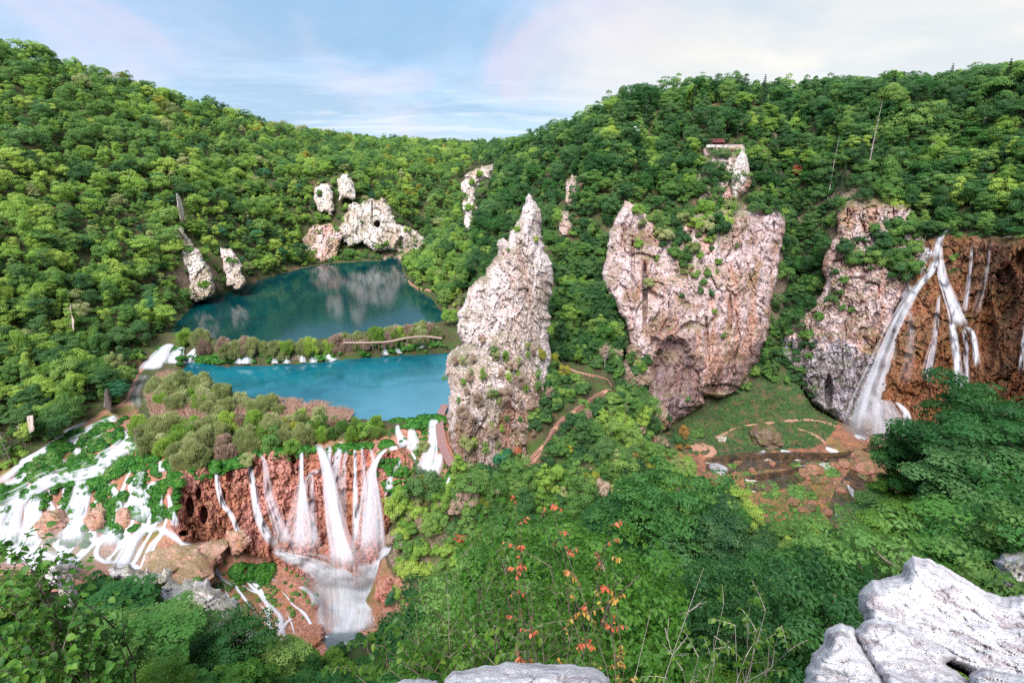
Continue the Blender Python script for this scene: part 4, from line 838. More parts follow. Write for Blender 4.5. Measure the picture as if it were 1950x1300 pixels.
for i in np.nonzero(keep)[0]:
    x, y, z, h = FX[i], FY[i], FZ[i], hh[i]; u = r.random(); v = r.random()
    if y < 104:
        reg = 'fore'
        shp = ['layered', 'round', 'layered', 'tall', 'point'][int(u * 5)] if px[i] > 1100 else ['round', 'layered', 'tall', 'point', 'layered'][int(u * 5)]
        mk = 'l_beech' if px[i] > 1150 and v < .8 else ('l_near' if v < .6 else ('l_fresh' if v < .8 else 'l_mid'))
    elif x < -20 and y < 260 or (px[i] < 780 and py[i] > 330):
        reg = 'left'; shp = SH[int(u * 5)]; mk = 'l_fresh' if v < .48 else ('l_mid' if v < .80 else ('l_dark' if v < .93 else ('l_willow' if v < .97 else 'l_teal')))
    elif px[i] < 960 and y > 330 and px[i] < 900:
        reg = 'far'; shp = SH[int(u * 5)]; mk = 'l_mid' if v < .52 else ('l_dark' if v < .72 else ('l_fresh' if v < .94 else ('l_yellow' if v < .965 else 'l_willow')))
    elif y > 150 and px[i] > 880:
        reg = 'right'; shp = (['point', 'tall', 'layered', 'layered', 'round', 'point', 'tall', 'dome'][int(u * 8)] if r.random() > .0 else 'conifer') if px[i] > 1050 else SH[int(u * 5)]
        if shp == 'conifer': mk = 'l_conifer'; h *= 1.25
        else: mk = 'l_dark' if v < .55 else ('l_beech' if v < .72 else ('l_mid' if v < .93 else 'l_fresh'))
    else:
        reg = 'gully'; shp = ['tall', 'point', 'round', 'layered'][int(u * 4)]; mk = 'l_mid' if v < .5 else ('l_dark' if v < .75 else 'l_fresh')
    add(x, y, z, h, shp, mk, r.uniform(0, 6.28), reg)
# steep wooded faces, filled evenly as seen from the rim
for poly_, st_px, hr_, mats_, reg_ in [([(1478, 300), (1600, 300), (1590, 400), (1568, 470), (1566, 560), (1510, 640), (1472, 640), (1492, 430)], 22, (6, 9.5), ['l_dark', 'l_beech', 'l_dark', 'l_mid'], 'right'), ([(1440, 185), (1960, 175), (1980, 440), (1830, 428), (1745, 395), (1600, 372), (1500, 330), (1430, 270)], 26, (6.5, 12), ['l_dark', 'l_beech', 'l_dark', 'l_mid', 'l_mid', 'l_fresh'], 'right'), ([(1130, 250), (1340, 230), (1335, 400), (1300, 405), (1200, 378), (1120, 390)], 25, (5.5, 9), ['l_dark', 'l_mid', 'l_fresh'], 'right'), ([(1425, 285), (1490, 300), (1492, 398), (1410, 398), (1432, 350)], 22, (3.5, 6), ['l_mid', 'l_fresh', 'l_dark'], 'right'), ([(1060, 470), (1150, 470), (1150, 560), (1200, 640), (1200, 690), (1070, 620), (1058, 540)], 24, (6, 9), ['l_mid', 'l_dark', 'l_fresh'], 'gully'), ([(0, 560), (110, 560), (180, 640), (230, 730), (190, 770), (90, 820), (0, 860)], 34, (7, 11), ['l_mid', 'l_fresh', 'l_dark'], 'left')]:
    pa = np.array(poly_, float)
    for yy in np.arange(pa[:, 1].min(), pa[:, 1].max(), st_px * .9):
        for xx in np.arange(pa[:, 0].min(), pa[:, 0].max(), st_px):
            x = xx + r.uniform(-.4, .4) * st_px; y = yy + r.uniform(-.4, .4) * st_px
            if not inpoly(np.array([x]), np.array([y]), poly_)[0]: continue
            q = hit(x, y)
            if q is None: continue
            h = r.uniform(*hr_); add(q[0].x, q[0].y + .3, q[0].z - .4, h, ['layered', 'point', 'tall', 'round', 'layered', 'dome'][int(r.integers(6))], mats_[int(r.integers(len(mats_)))], r.uniform(0, 6.28), reg_)
# nothing grows in front of the pale lake cliffs
CLEAR = [[(596, 330), (640, 325), (680, 328), (686, 378), (735, 372), (760, 412), (812, 448), (806, 482), (700, 486), (640, 500), (580, 490), (574, 440), (596, 420)], [(326, 360), (350, 362), (360, 425), (376, 455), (415, 510), (418, 572), (360, 582), (340, 500)], [(418, 466), (446, 470), (472, 540), (432, 554)], [(880, 326), (944, 308), (942, 340), (910, 405), (892, 456), (878, 420)], [(1070, 330), (1115, 330), (1112, 400), (1094, 455), (1058, 450), (1060, 395)], [(330, 360), (346, 366), (356, 425), (338, 425)]]
cc = np.array([c[:4] for c in cand]); drop = np.zeros(len(cand), bool)
for fr in (.45, .85):
    qx, qy, qf = project(np.c_[cc[:, 0], cc[:, 1], cc[:, 2] + cc[:, 3] * fr])
    for pl in CLEAR: drop |= inpoly(qx, qy, pl) & (cc[:, 1] > 150)
    for pl in CRAGS: drop |= inpoly(qx, qy, pl) & (cc[:, 1] < 75)
near_cliff = np.zeros(len(cand), bool)
cand = [c for c, d_ in zip(cand, drop) if not (d_ and r.random() < .9)]
print('tree candidates', len(cand))
def lod_of(d): return 'near' if d < 92 else ('mid' if d < 265 else 'far')
H0_ = dict(round=10, tall=11.5, layered=10.5, point=12, dome=8.5, conifer=14, bush=4.8, willow=5.4)
LAB = {
 'left': ('fresh green broadleaf tree on the left wooded slope above the cascades and lakes', 'trees on the left slope'),
 'far': ('rounded broadleaf tree on the far wooded hill behind the upper lake', 'trees on the far hill'),
 'right': ('dark green broadleaf tree on the wooded plateau and slope at the right', 'trees on the right plateau'),
 'gully': ('slender green tree in the shady gully behind the rock spire', 'trees in the gully'),
 'fore': ('leafy deep green tree on the steep slope below the viewpoint', 'trees on the slope below the viewpoint')}
LM = [((60, 990), 'left cascades'), ((150, 840), 'upper rills'), ((640, 960), 'great falls'), ((665, 1180), 'foaming pool'), ((960, 560), 'rock spire'), ((940, 800), 'spire base'), ((1090, 790), 'stepped path'), ((1330, 580), 'pink cliff'), ((1380, 300), 'lookout platform'), ((1640, 560), 'grey buttress'), ((1760, 640), 'high waterfall'), ((1440, 810), 'meadow'), ((1540, 930), 'red stream'), ((340, 1130), 'crag ridge'), ((110, 1120), 'rock horns'), ((1750, 1180), 'rim boulders'), ((950, 1280), 'rim stones'), ((600, 560), 'upper lake'), ((600, 730), 'lower lake'), ((720, 430), 'lake cave'), ((380, 520), 'white rib'), ((1660, 270), 'dead trunk'), ((1140, 540), 'gully'), ((905, 380), 'cliff strip'), ((835, 830), 'boardwalk'), ((720, 650), 'walkway'), ((310, 680), 'white rapids'), ((340, 760), 'dry reeds'), ((390, 960), 'red wall'), ((700, 790), 'reed spit'), ((1920, 1090), 'edge crag'), ((1210, 860), 'red bank')]
SHW = dict(round='round headed', tall='slender', layered='flat layered', point='pointed', dome='spreading', conifer='spruce like', bush='bushy', willow='feathery')
COW = dict(l_fresh='fresh green', l_mid='mid green', l_dark='dark green', l_beech='deep green', l_near='bright green', l_yellow='yellow green', l_conifer='blackish green', l_willow='grey green', l_pink='pinkish bare', l_red='red', l_orange='orange brown', l_white='white flowering', l_teal='blue green')
used_labels = {}
QU = ['farther back', 'to its right', 'to its left', 'nearer the viewer', 'set higher', 'half hidden', 'set lower', 'at clump edge', 'mid clump', 'just behind', 'just below', 'on its own', 'tucked between', 'leaning out', 'crowded in']
def where_label(x, y, z, h, shape, mk, noun='tree'):
    px_, py_, _ = project(np.array([x, y, z + h * .6])); od = sorted(LM, key=lambda q: math.hypot(q[0][0] - px_, (q[0][1] - py_) * 1.2)); best, sec = od[0], od[1]; dx, dy = px_ - best[0][0], py_ - best[0][1]
    rel = ('right of' if dx > 0 else 'left of') if abs(dx) > abs(dy) else ('below' if dy > 0 else 'above')
    hw = 'low' if h < 4.5 else ('tall' if h > 8 else 'middling')
    base_ = '%s %s %s %s %s the %s, by the %s' % (hw, SHW[shape], COW[mk].replace(' ', '-'), noun, rel, best[1], sec[1])
    if base_ in used_labels:
        for nm in (sec[1], od[2][1], od[3][1], od[4][1]):
            for q in QU:
                t_ = '%s %s %s %s the %s %s, by the %s' % (SHW[shape], COW[mk].replace(' ', '-'), noun, rel, best[1], q, nm)
                if t_ not in used_labels and len(t_.split()) <= 16: break
            else: continue
            base_ = t_; break
    used_labels[base_] = 1
    return base_
def plant(x, y, z, h, shape, mk, spin, label, cat='tree', group=None, name='broadleaf_tree', lod=None, q=None, sx=1.0, tilt=0.0, bark=None):
    d = math.sqrt(x * x + y * y + z * z); lod = lod or lod_of(d)
    if shape == 'conifer' and lod == 'near': lod = 'mid'
    n = 2 if shape != 'bush' else 3
    p = protos[(lod, shape, int(spin * 100) % n if q is None else q)]; s = h / H0_[shape]
    e = empty(name, (x, y, z), label=label, cat=cat, group=group); e.scale = (s * sx, s * sx, s); e.rotation_euler = (tilt, 0, spin)
    obj('trunk', p.trunk, e); obj('crown', crown_mesh(p, mk), e); return e
BIG = [(1300, 880, 230, 62), (1395, 962, 150, 56), (1230, 905, 170, 66), (1175, 935, 160, 66), (1490, 1066, 140, 46), (1565, 1082, 160, 42), (1690, 962, 130, 60), (1728, 886, 140, 66), (1785, 792, 150, 66), (1842, 706, 160, 62), (1930, 732, 180, 54), (1915, 860, 210, 45), (1775, 945, 190, 48), (1870, 990, 210, 37), (1665, 1070, 160, 44), (1420, 1120, 240, 36), (1300, 1075, 260, 38), (1180, 1050, 210, 44), (1545, 1180, 260, 30), (1260, 1215, 270, 28), (2010, 800, 240, 45), (1400, 1235, 260, 26),
       (205, 1120, 150, 50), (295, 1162, 150, 45), (365, 1232, 140, 40), (438, 1178, 130, 41), (505, 1240, 130, 42), (575, 1290, 130, 44), (250, 1230, 170, 36), (160, 1220, 160, 38), (330, 1275, 170, 34), (800, 1120, 170, 62), (890, 1090, 170, 62), (980, 1065, 180, 58), (1080, 1030, 180, 56)]
for i, (px_, py_, w_, y_) in enumerate(BIG):
    tp_ = PY(px_, py_, y_); gz_ = float(ground_z(tp_[0], tp_[1])); h = tp_[2] - gz_
    if h < 2.5: print('short', i, h); continue
    h = min(h, 24.0); shp = ['layered', 'round', 'point', 'tall', 'round'][i % 5]; rx_ = dict(round=3.5, tall=2.6, layered=4.2, point=3.4)[shp]
    mk = ['l_beech', 'l_beech', 'l_dark', 'l_beech', 'l_near'][(i * 7) % 5] if px_ > 1080 else ['l_near', 'l_beech', 'l_mid'][i % 3]
    plant(tp_[0], tp_[1], tp_[2] - h, h, shp, mk, i * 1.7, where_label(tp_[0], tp_[1], tp_[2] - h, h, shp, mk), group='large trees below the viewpoint', lod='near', sx=(w_ * np.linalg.norm(tp_) / F / 2) / (rx_ * h / H0_[shp]))
size_ = np.array([c[3] * F / math.sqrt(c[0]**2 + c[1]**2 + c[2]**2) for c in cand])
order = np.argsort(-size_); TREES_ONE_BY_ONE = 225
for i in order[:TREES_ONE_BY_ONE]:
    x, y, z, h, shp, mk, spin, reg = cand[i]; lab, grp = where_label(x, y, z, h, shp, mk), LAB[reg][1]
    plant(x, y, z, h, shp, mk, spin, lab, group=grp)
rest = order[TREES_ONE_BY_ONE:]
ms, key_, P_, R_, S_, I_ = [], {}, [], [], [], []
for i in rest:
    x, y, z, h, shp, mk, spin, reg = cand[i]; lod = lod_of(math.sqrt(x * x + y * y + z * z)); lod = 'mid' if lod == 'near' else lod
    kk_ = (lod, shp, int(spin * 100) % 2, mk)
    if kk_ not in key_: key_[kk_] = len(ms); ms.append(joined(protos[kk_[:3]], mk))
    s = h / H0_[shp]; sw = s * (.85 + (spin % .4)); P_.append((x, y, z)); R_.append((0, 0, spin)); S_.append((sw, sw, s)); I_.append(key_[kk_])
instancer('forest', P_, R_, S_, I_, ms, kind='stuff')
# low growth that hides the soil under and between the trees
A, B = scatter(-330, 300, 104, 400, 4.3, 5); A2, B2 = scatter(-75, 170, 8, 104, 2.6, 6); A3, B3 = scatter(-15, 90, 104, 200, 2.0, 8); A4, B4 = scatter(20, 260, 150, 330, 3.2, 9); k4 = slope(A4, B4) > 1.0
UX = np.r_[A, A2, A3, A4[k4]]; UY = np.r_[B, B2, B3, B4[k4]]; UZ = ground_z(UX, UY)
ok, px, py = allowed(UX, UY, UZ, False); ok &= (px > -100) & (px < 2050) & (slope(UX, UY) < 7) & ~((np.hypot(UX, UY) < 14)) & ~((UY < 104) & (UY > 84) & (UX < 2) & (UZ < -88))
for fr in (.4, 1.4, 2.6):
    qx, qy, _ = project(np.c_[UX, UY, UZ + fr])
    for pl in CRAGS: ok &= ~(inpoly(qx, qy, pl) & (UY < 75))
UX, UY, UZ, px, py = [q[ok] for q in (UX, UY, UZ, px, py)]
hid = occluded(np.c_[UX, UY, UZ + 1.5], 1.5); UX, UY, UZ, px, py = [q[~hid] for q in (UX, UY, UZ, px, py)]
ms, key_, P_, R_, S_, I_ = [], {}, [], [], [], []
for i in range(len(UX)):
    d = math.hypot(UX[i], UY[i]); lod = 'near' if d < 45 else ('mid' if d < 170 else 'far'); v = r.random()
    mk = ('l_near' if v < .5 else 'l_beech') if d < 104 else ('l_mid' if v < .5 else ('l_fresh' if v < .75 and px[i] < 900 else 'l_dark'))
    kk_ = (lod, 'bush', int(r.integers(3)), mk)
    if kk_ not in key_: key_[kk_] = len(ms); ms.append(joined(protos[kk_[:3]], mk))
    s = r.uniform(.35, .8) * (.8 if d < 60 else 1); P_.append((UX[i], UY[i], UZ[i])); R_.append((0, 0, r.uniform(0, 6.28))); S_.append((s, s, s * .8)); I_.append(key_[kk_])
print('undergrowth', len(P_))
instancer('undergrowth', P_, R_, S_, I_, ms, kind='stuff')
# ------------------------------------------------------------------ falling water
def water_fall_mat(name, col, amax, streak, rough=.45, lo=.35, even=True):
    a = Mat(name); uv = a.n('ShaderNodeUVMap'); mp = a.n('ShaderNodeMapping'); a.nt.links.new(uv.outputs[0], mp.inputs[0])
    oi = a.n('ShaderNodeObjectInfo'); off = a.n('ShaderNodeCombineXYZ'); a.set(off.inputs[0], a.math('MULTIPLY', oi.outputs['Random'], 37.0)); a.nt.links.new(off.outputs[0], mp.inputs['Location'])
    mp.inputs['Scale'].default_value = (1, .04, 1)
    n1 = a.noise(mp.outputs[0], streak, 6, .65, .25); n2 = a.noise(mp.outputs[0], streak * 3.2, 4, .6)
    sx = a.n('ShaderNodeSeparateXYZ'); a.nt.links.new(uv.outputs[0], sx.inputs[0])
    e = a.attr('edge')
    sfl = a.math('ADD', a.math('MULTIPLY', n1, .7), a.math('MULTIPLY', n2, .3))
    body = a.sm(a.math('MULTIPLY', e, a.attr('dens')), .0, 1.05)
    strk = a.sm(a.math('ADD', sfl, a.math('MULTIPLY', a.math('SUBTRACT', body, .6), .30)),   .28, .70)
    al = a.math('MULTIPLY', body, a.math('ADD', lo, a.math('MULTIPLY', strk, 1.0 - lo)))
    al = a.math('MULTIPLY', al, amax, True)
    nv_ = a.n('ShaderNodeCombineXYZ')                  # spray scatters evenly: one normal for the whole veil
    for q_, v_ in enumerate((-.12, -.72, .68)): nv_.inputs[q_].default_value = v_
    p_ = a.n('ShaderNodeBsdfDiffuse'); a.set(p_.inputs[0], col)
    a.nt.links.new(nv_.outputs[0] if even else a.bump(sfl, .8, .6), p_.inputs['Normal']); p = p_.outputs[0]; t = a.n('ShaderNodeBsdfTranslucent'); a.set(t.inputs[0], col)
    m1 = a.n('ShaderNodeMixShader'); m1.inputs[0].default_value = .12; a.nt.links.new(p, m1.inputs[1]); a.nt.links.new(t.outputs[0], m1.inputs[2])
    tr = a.n('ShaderNodeBsdfTransparent'); m2 = a.n('ShaderNodeMixShader'); a.set(m2.inputs[0], al)
    a.nt.links.new(tr.outputs[0], m2.inputs[1]); a.nt.links.new(m1.outputs[0], m2.inputs[2]); return a.done(m2.outputs[0])
M['fall'] = water_fall_mat('silky_white_water', (.60, .62, .69), .93, 3.2, lo=.55)
M['veil'] = water_fall_mat('thin_white_veil', (.60, .61, .70), .60, 4.0, lo=.4)
M['foam'] = water_fall_mat('white_foam', (.62, .65, .71), .92, 1.3, lo=.25, even=False)
def flow(name, label, pts, mat='fall', off=.5, hug=True, bow=.07, cols=15, group=None, d0=1.0, d1=1.0, horiz=False, cat='waterfall', step=4.0):
    """a sheet of water with a bulging cross section, laid over whatever rock lies along the line (px, py, width)"""
    p = np.array(pts, float); p[:, 2] = p[:, 2] * 1.3 + 1.2; ln = np.hypot(*np.diff(p[:, :2], axis=0).T).sum(); n = max(6, int(ln / step)); c = smoothline(p, n)
    t = np.gradient(c[:, :2], axis=0); t /= np.linalg.norm(t, axis=1)[:, None] + 1e-9
    nrm = np.c_[-t[:, 1], t[:, 0]]
    if not horiz:                                   # falls spread sideways
        k_ = np.clip(np.abs(t[:, 1]) * 1.3, 0, 1)[:, None]; s_ = np.sign(nrm[:, :1] + 1e-6); nrm = nrm * s_ * (1 - k_) + np.c_[np.ones(n), np.zeros(n)] * k_
        nrm /= np.linalg.norm(nrm, axis=1)[:, None]
    dep = np.full((n, cols), np.nan); W = np.linspace(-.5, .5, cols)
    for i in range(n):
        for j in range(cols):
            if not hug and j != cols // 2: continue
            q = c[i, :2] + nrm[i] * W[j] * c[i, 2]; h_ = hit(q[0], q[1])
            if h_ is not None: dep[i, j] = h_[3]
    cen = dep[:, cols // 2].copy(); ok_ = ~np.isnan(cen); cen = np.interp(np.arange(n), np.nonzero(ok_)[0], cen[ok_])
    med = np.array([np.median(cen[max(0, i - 3):i + 4]) for i in range(n)])
    ker = np.array([1, 2, 3, 2, 1.]); ker /= ker.sum(); cen = np.convolve(np.pad(med, 2, mode='edge'), ker, 'valid')
    if not hug:
        cen = np.minimum.accumulate(cen[::1]) if c[-1, 1] > c[0, 1] else cen
    D_ = np.where(np.isnan(dep), cen[:, None], np.clip(dep, cen[:, None] - 1.6, cen[:, None] + 1.2)) if hug else np.repeat(cen[:, None], cols, 1)
    if hug:
        pd = np.pad(D_, 1, mode='edge'); D_ = (pd[:-2, 1:-1] + pd[2:, 1:-1] + pd[1:-1, :-2] + pd[1:-1, 2:] + 2 * pd[1:-1, 1:-1]) / 6
    if mat == 'foam': D_ = D_ + fbm(np.stack([np.repeat(c[:, 0:1], cols, 1) / 16 + W * 3, np.repeat(c[:, 1:2], cols, 1) / 16, np.zeros((n, cols))], -1), 4, 7) * 1.3
    prof = 1 - (2 * W)**2
    wm = c[:, 2] * cen / F
    D_ = D_ - off - prof[None] * (wm * bow)[:, None]
    L_ = np.r_[0, np.cumsum(np.hypot(*np.diff(c[:, :2], axis=0).T) * cen[1:] / F)]; tt = np.linspace(0, 1, n)
    de = np.clip(tt / .08 + .3, 0, 1) * (d0 + (d1 - d0) * tt) * np.clip((1 - tt) / .14 + .0, 0, 1)
    r2 = np.random.default_rng(int(abs(pts[0][0] * 7 + pts[0][1] * 13 + len(label)))); Vs, Fs, uvs, eds, dns, o_ = [], [], [], [], [], 0
    def sheet_(u, du, dof, dk):
        """u, du: centre and half width across the fall for every step (-.5 .. .5)"""
        nonlocal o_
        k_ = 7 if du.max() < .3 else cols; w2 = np.linspace(-1, 1, k_)
        U = np.clip(u[:, None] + du[:, None] * w2[None], -.62, .62); Dq = np.array([np.interp(U[i], W, D_[i]) for i in range(n)]) - dof
        q = c[:, None, :2] + nrm[:, None, :] * (U * c[:, 2:3])[..., None]; d = ray(q[..., 0], q[..., 1]); V_ = d / np.linalg.norm(d, axis=-1, keepdims=True) * Dq[..., None]
        Vs.append(V_.reshape(-1, 3)); Fs.append(gridfaces(n, k_) + o_); o_ += n * k_
        uvs.append(np.stack([U * max(wm.mean(), .6) + dof * 9, np.repeat(L_[:, None], k_, 1)], -1).reshape(-1, 2)); eds.append(np.repeat(((1 - w2**2)**1.1)[None], n, 0).ravel()); dns.append(np.repeat((de * dk)[:, None], k_, 1).ravel())
    sheet_(np.zeros(n), np.full(n, .5), 0., .74 if mat == 'fall' else .58 if mat != 'foam' else .8)
    ns_ = int(np.clip(wm.max() * 2.6, 2, 14))
    for q_ in range(ns_):
        u0 = (q_ + .5) / ns_ - .5 + r2.normal() * .06; wob = fbm(np.c_[tt * 3 + q_ * 5.1, np.full(n, pts[0][0] * .1), np.zeros(n)], 2, 8) * .10
        fade = np.clip(np.interp(tt, [0, r2.uniform(.0, .15), r2.uniform(.7, .95), 1.0], [.7, 1, 1, r2.uniform(.5, 1)]), 0, 1)
        du = r2.uniform(.9, 1.9) / ns_ * (.75 + .45 * tt) * (1 + wob * 1.5)
        de_keep = de.copy(); de *= fade; sheet_(u0 * (1 - .25 * (1 - tt)) + wob, du, r2.uniform(.06, .28), r2.uniform(.3, .62)); de[:] = de_keep
    V = np.concatenate(Vs); Fq = np.concatenate(Fs)
    ctr = V[n * cols - 1 - cols // 2].copy()
    me = mesh(name, V - ctr, Fq, M[mat], True, uv=np.concatenate(uvs), attrs={'edge': np.concatenate(eds), 'dens': np.concatenate(dns)})
    return obj(name, me, loc=tuple(ctr), label=label, cat=cat, group=group)
GF = 'strands of the great falls'
flow('waterfall', 'slanting white strand at the left of the great falls', [(469, 862, 5), (477, 895, 8), (484, 945, 11), (491, 981, 13), (505, 1013, 17), (530, 1050, 22)], group=GF)
flow('waterfall', 'thin misty veil second from left on the red wall', [(495, 862, 4), (505, 884, 8), (512, 938, 14), (523, 974, 18), (540, 1015, 24), (548, 1040, 26)], 'veil', group=GF)
flow('waterfall', 'tent shaped fall spreading into a cone left of the main chute', [(574, 842, 4), (574, 880, 6), (574, 915, 8), (574, 950, 20), (574, 985, 32), (574, 1020, 44), (575, 1066, 56)], group=GF, hug=False, off=1.2, d1=.72)
flow('waterfall', 'broad main chute in the centre of the great falls', [(606, 845, 12), (616, 872, 17), (624, 905, 20), (631, 956, 26), (640, 1005, 32), (650, 1050, 40), (656, 1092, 46)], group=GF, hug=False, off=1.4, d1=.9)
flow('waterfall', 'short side jet joining the top of the main chute', [(626, 848, 8), (624, 870, 10), (620, 892, 12)], group=GF)
flow('waterfall', 'arched small fall curling left of the main chute', [(622, 905, 6), (608, 897, 8), (594, 900, 7), (584, 912, 7), (580, 935, 8), (582, 985, 9)], 'veil', group=GF)
flow('waterfall', 'thin thread hanging between the cone and the main chute', [(594, 900, 5), (594, 940, 7), (597, 990, 8), (600, 1050, 10)], 'veil', group=GF)
flow('waterfall', 'tapering fall just right of the main chute', [(650, 840, 8), (644, 865, 12), (639, 890, 14), (640, 930, 15), (642, 1000, 18)], 'fall', group=GF, d1=.5)
flow('waterfall', 'faint veil between the tapering fall and the straight thread', [(660, 850, 4), (656, 890, 9), (654, 940, 12), (655, 1030, 16)], 'veil', group=GF, d1=.6)
flow('waterfall', 'straight slim thread falling in the right half of the red wall', [(676, 846, 4), (676, 900, 5), (677, 960, 7), (678, 1040, 9)], 'fall', group=GF)
flow('waterfall', 'small triple trickle high on the right of the red wall', [(688, 848, 3), (692, 880, 9), (693, 920, 12), (692, 960, 12)], 'veil', group=GF, d1=.6)
flow('waterfall', 'wide bell shaped fall at the right end of the great falls', [(738, 853, 6), (724, 866, 9), (712, 886, 13), (707, 905, 18), (706, 935, 28), (705, 975, 38), (703, 1020, 46), (700, 1085, 54)], group=GF, hug=False, off=1.4, d1=.75)
flow('waterfall', 'trickle entering the bell shaped fall from above', [(704, 842, 3), (708, 862, 5), (713, 882, 6)], 'veil', group=GF)
flow('waterfall', 'small pale fall on the orange shoulder beside the bell shaped fall', [(752, 900, 4), (743, 912, 8), (742, 935, 12), (744, 960, 14)], group=GF)
flow('waterfall', 'fine net of trickles over the orange shoulder', [(764, 872, 3), (758, 885, 5), (752, 895, 6), (750, 902, 7)], 'veil', group=GF)
flow('waterfall', 'long crooked strand running down the left part of the red wall', [(407, 877, 4), (412, 905, 6), (415, 930, 7), (423, 959, 8), (437, 977, 8), (446, 995, 6), (455, 1020, 6), (466, 1048, 10)], group=GF)
flow('waterfall', 'fan of thin falls on the step above the bell shaped fall', [(757, 808, 5), (759, 824, 10), (768, 843, 18), (750, 852, 10), (738, 854, 8)], group=GF)
flow('waterfall', 'second fan of thin falls next to the right hand cascade', [(783, 812, 8), (786, 832, 18), (788, 848, 20), (770, 852, 8)], group=GF)
flow('cascade', 'stepped white cascade beside the boardwalk', [(822, 792, 12), (827, 806, 20), (826, 830, 18), (823, 848, 18), (819, 866, 24), (812, 892, 28), (806, 918, 34), (806, 945, 34)], off=.8)
flow('cascade', 'narrow white water between boardwalk and stepped cascade', [(840, 862, 8), (835, 880, 14), (826, 900, 18), (818, 930, 16)], off=.7)
flow('waterfall', 'tiny fall below the boardwalk bend', [(857, 906, 4), (853, 920, 7), (849, 934, 10)], off=.6)
flow('waterfall', 'tiny right twin fall below the boardwalk bend', [(870, 914, 4), (868, 926, 7), (866, 938, 9)], off=.6)
flow('cascade', 'white water sliding past the bank into the pool', [(758, 1012, 10), (738, 1040, 15), (722, 1068, 18), (708, 1100, 22)], off=.8)
# left cascades
GL = 'white cascades at the left'
LC = [('long narrow rill along the upper left edge of the cascades', [(168, 801, 6), (129, 821, 8), (103, 843, 10), (74, 863, 9), (46, 878, 9), (18, 904, 9), (-20, 925, 10)]),
 ('short bright rill below the path at the head of the cascades', [(224, 793, 10), (194, 808, 14), (175, 817, 14), (151, 830, 9), (118, 846, 8)]),
 ('broad white river running diagonally down the cascades', [(236, 818, 16), (241, 839, 22), (224, 858, 24), (200, 876, 28), (186, 892, 26), (150, 902, 24), (115, 910, 22), (85, 918, 24), (55, 936, 22), (20, 955, 24), (-20, 972, 24)]),
 ('small rill among green cushions above the white river', [(203, 826, 8), (182, 838, 9), (166, 849, 9), (150, 860, 8), (138, 868, 7)]),
 ('side rill joining the white river from the right', [(283, 842, 8), (262, 849, 12), (240, 855, 14), (222, 862, 10)]),
 ('thin rill left of the white river', [(125, 876, 8), (103, 889, 9), (92, 903, 9)]),
 ('pale rill at the far left above the big left fall', [(60, 896, 9), (32, 915, 13), (5, 926, 13)]),
 ('leftmost broad fall cut by the picture edge', [(10, 962, 26), (-5, 990, 34), (-16, 1040, 44)]),
 ('wide smooth fall second from the left edge', [(38, 948, 26), (28, 975, 32), (20, 1010, 36), (14, 1050, 40)]),
 ('wide smooth fall left of the mossy hump', [(70, 942, 22), (64, 970, 26), (58, 1005, 30), (52, 1050, 34)]),
 ('curved fall between two tufa humps', [(154, 912, 24), (154, 940, 34), (146, 970, 34), (138, 1005, 40), (136, 1040, 48)]),
 ('slim rill crossing the mossy hump', [(122, 955, 6), (112, 970, 9), (103, 984, 9), (92, 1002, 10), (78, 1022, 14)]),
 ('narrow fall left of the fan shaped fall', [(208, 920, 8), (218, 935, 13), (223, 960, 18), (220, 990, 22), (212, 1022, 28), (205, 1045, 30)]),
 ('fan shaped fall in the middle of the cascades', [(270, 896, 12), (262, 912, 20), (256, 928, 26), (264, 942, 26), (268, 965, 32), (274, 1000, 38)]),
 ('right feeder of the fan shaped fall', [(294, 915, 7), (284, 930, 14), (279, 950, 16)]),
 ('narrow strand right of the fan shaped fall', [(307, 941, 6), (304, 968, 9), (301, 1000, 13)]),
 ('outermost right strand before the caves of the red wall', [(320, 940, 4), (325, 963, 8), (330, 985, 11), (334, 1004, 12)]),
 ('little forked fall above the fan shaped fall', [(306, 876, 6), (308, 888, 12), (306, 900, 12)]),
 ('white water spreading below the fan shaped fall to the left', [(300, 1003, 12), (272, 1010, 20), (252, 1030, 24), (238, 1058, 28), (225, 1085, 30)]),
 ('white stream running right across the apron', [(296, 1003, 10), (320, 1014, 12), (345, 1030, 13), (366, 1044, 12), (384, 1056, 11), (390, 1070, 10), (398, 1080, 10)]),
 ('thin stream trailing over the pink apron', [(410, 1072, 5), (398, 1078, 8), (412, 1092, 6), (430, 1106, 5), (445, 1116, 4)]),
 ('white rill down the face of the lower apron', [(492, 1130, 5), (506, 1146, 8), (522, 1160, 10), (534, 1174, 10), (534, 1195, 11), (538, 1214, 14)]),
 ('second rill on the lower apron forming a fork', [(556, 1176, 5), (544, 1186, 7), (536, 1200, 8)]),
 ('short arched fall at the edge of the pool', [(570, 1116, 5), (584, 1122, 8), (598, 1135, 11), (606, 1156, 14)]),
 ('white foam lane far below the left falls', [(20, 1050, 40), (60, 1060, 40), (110, 1075, 34), (160, 1085, 30)])]
for lab, pts in LC: flow('cascade', lab, pts, off=.5, group=GL, horiz=abs(pts[-1][0] - pts[0][0]) > abs(pts[-1][1] - pts[0][1]) * 1.2, bow=.08)
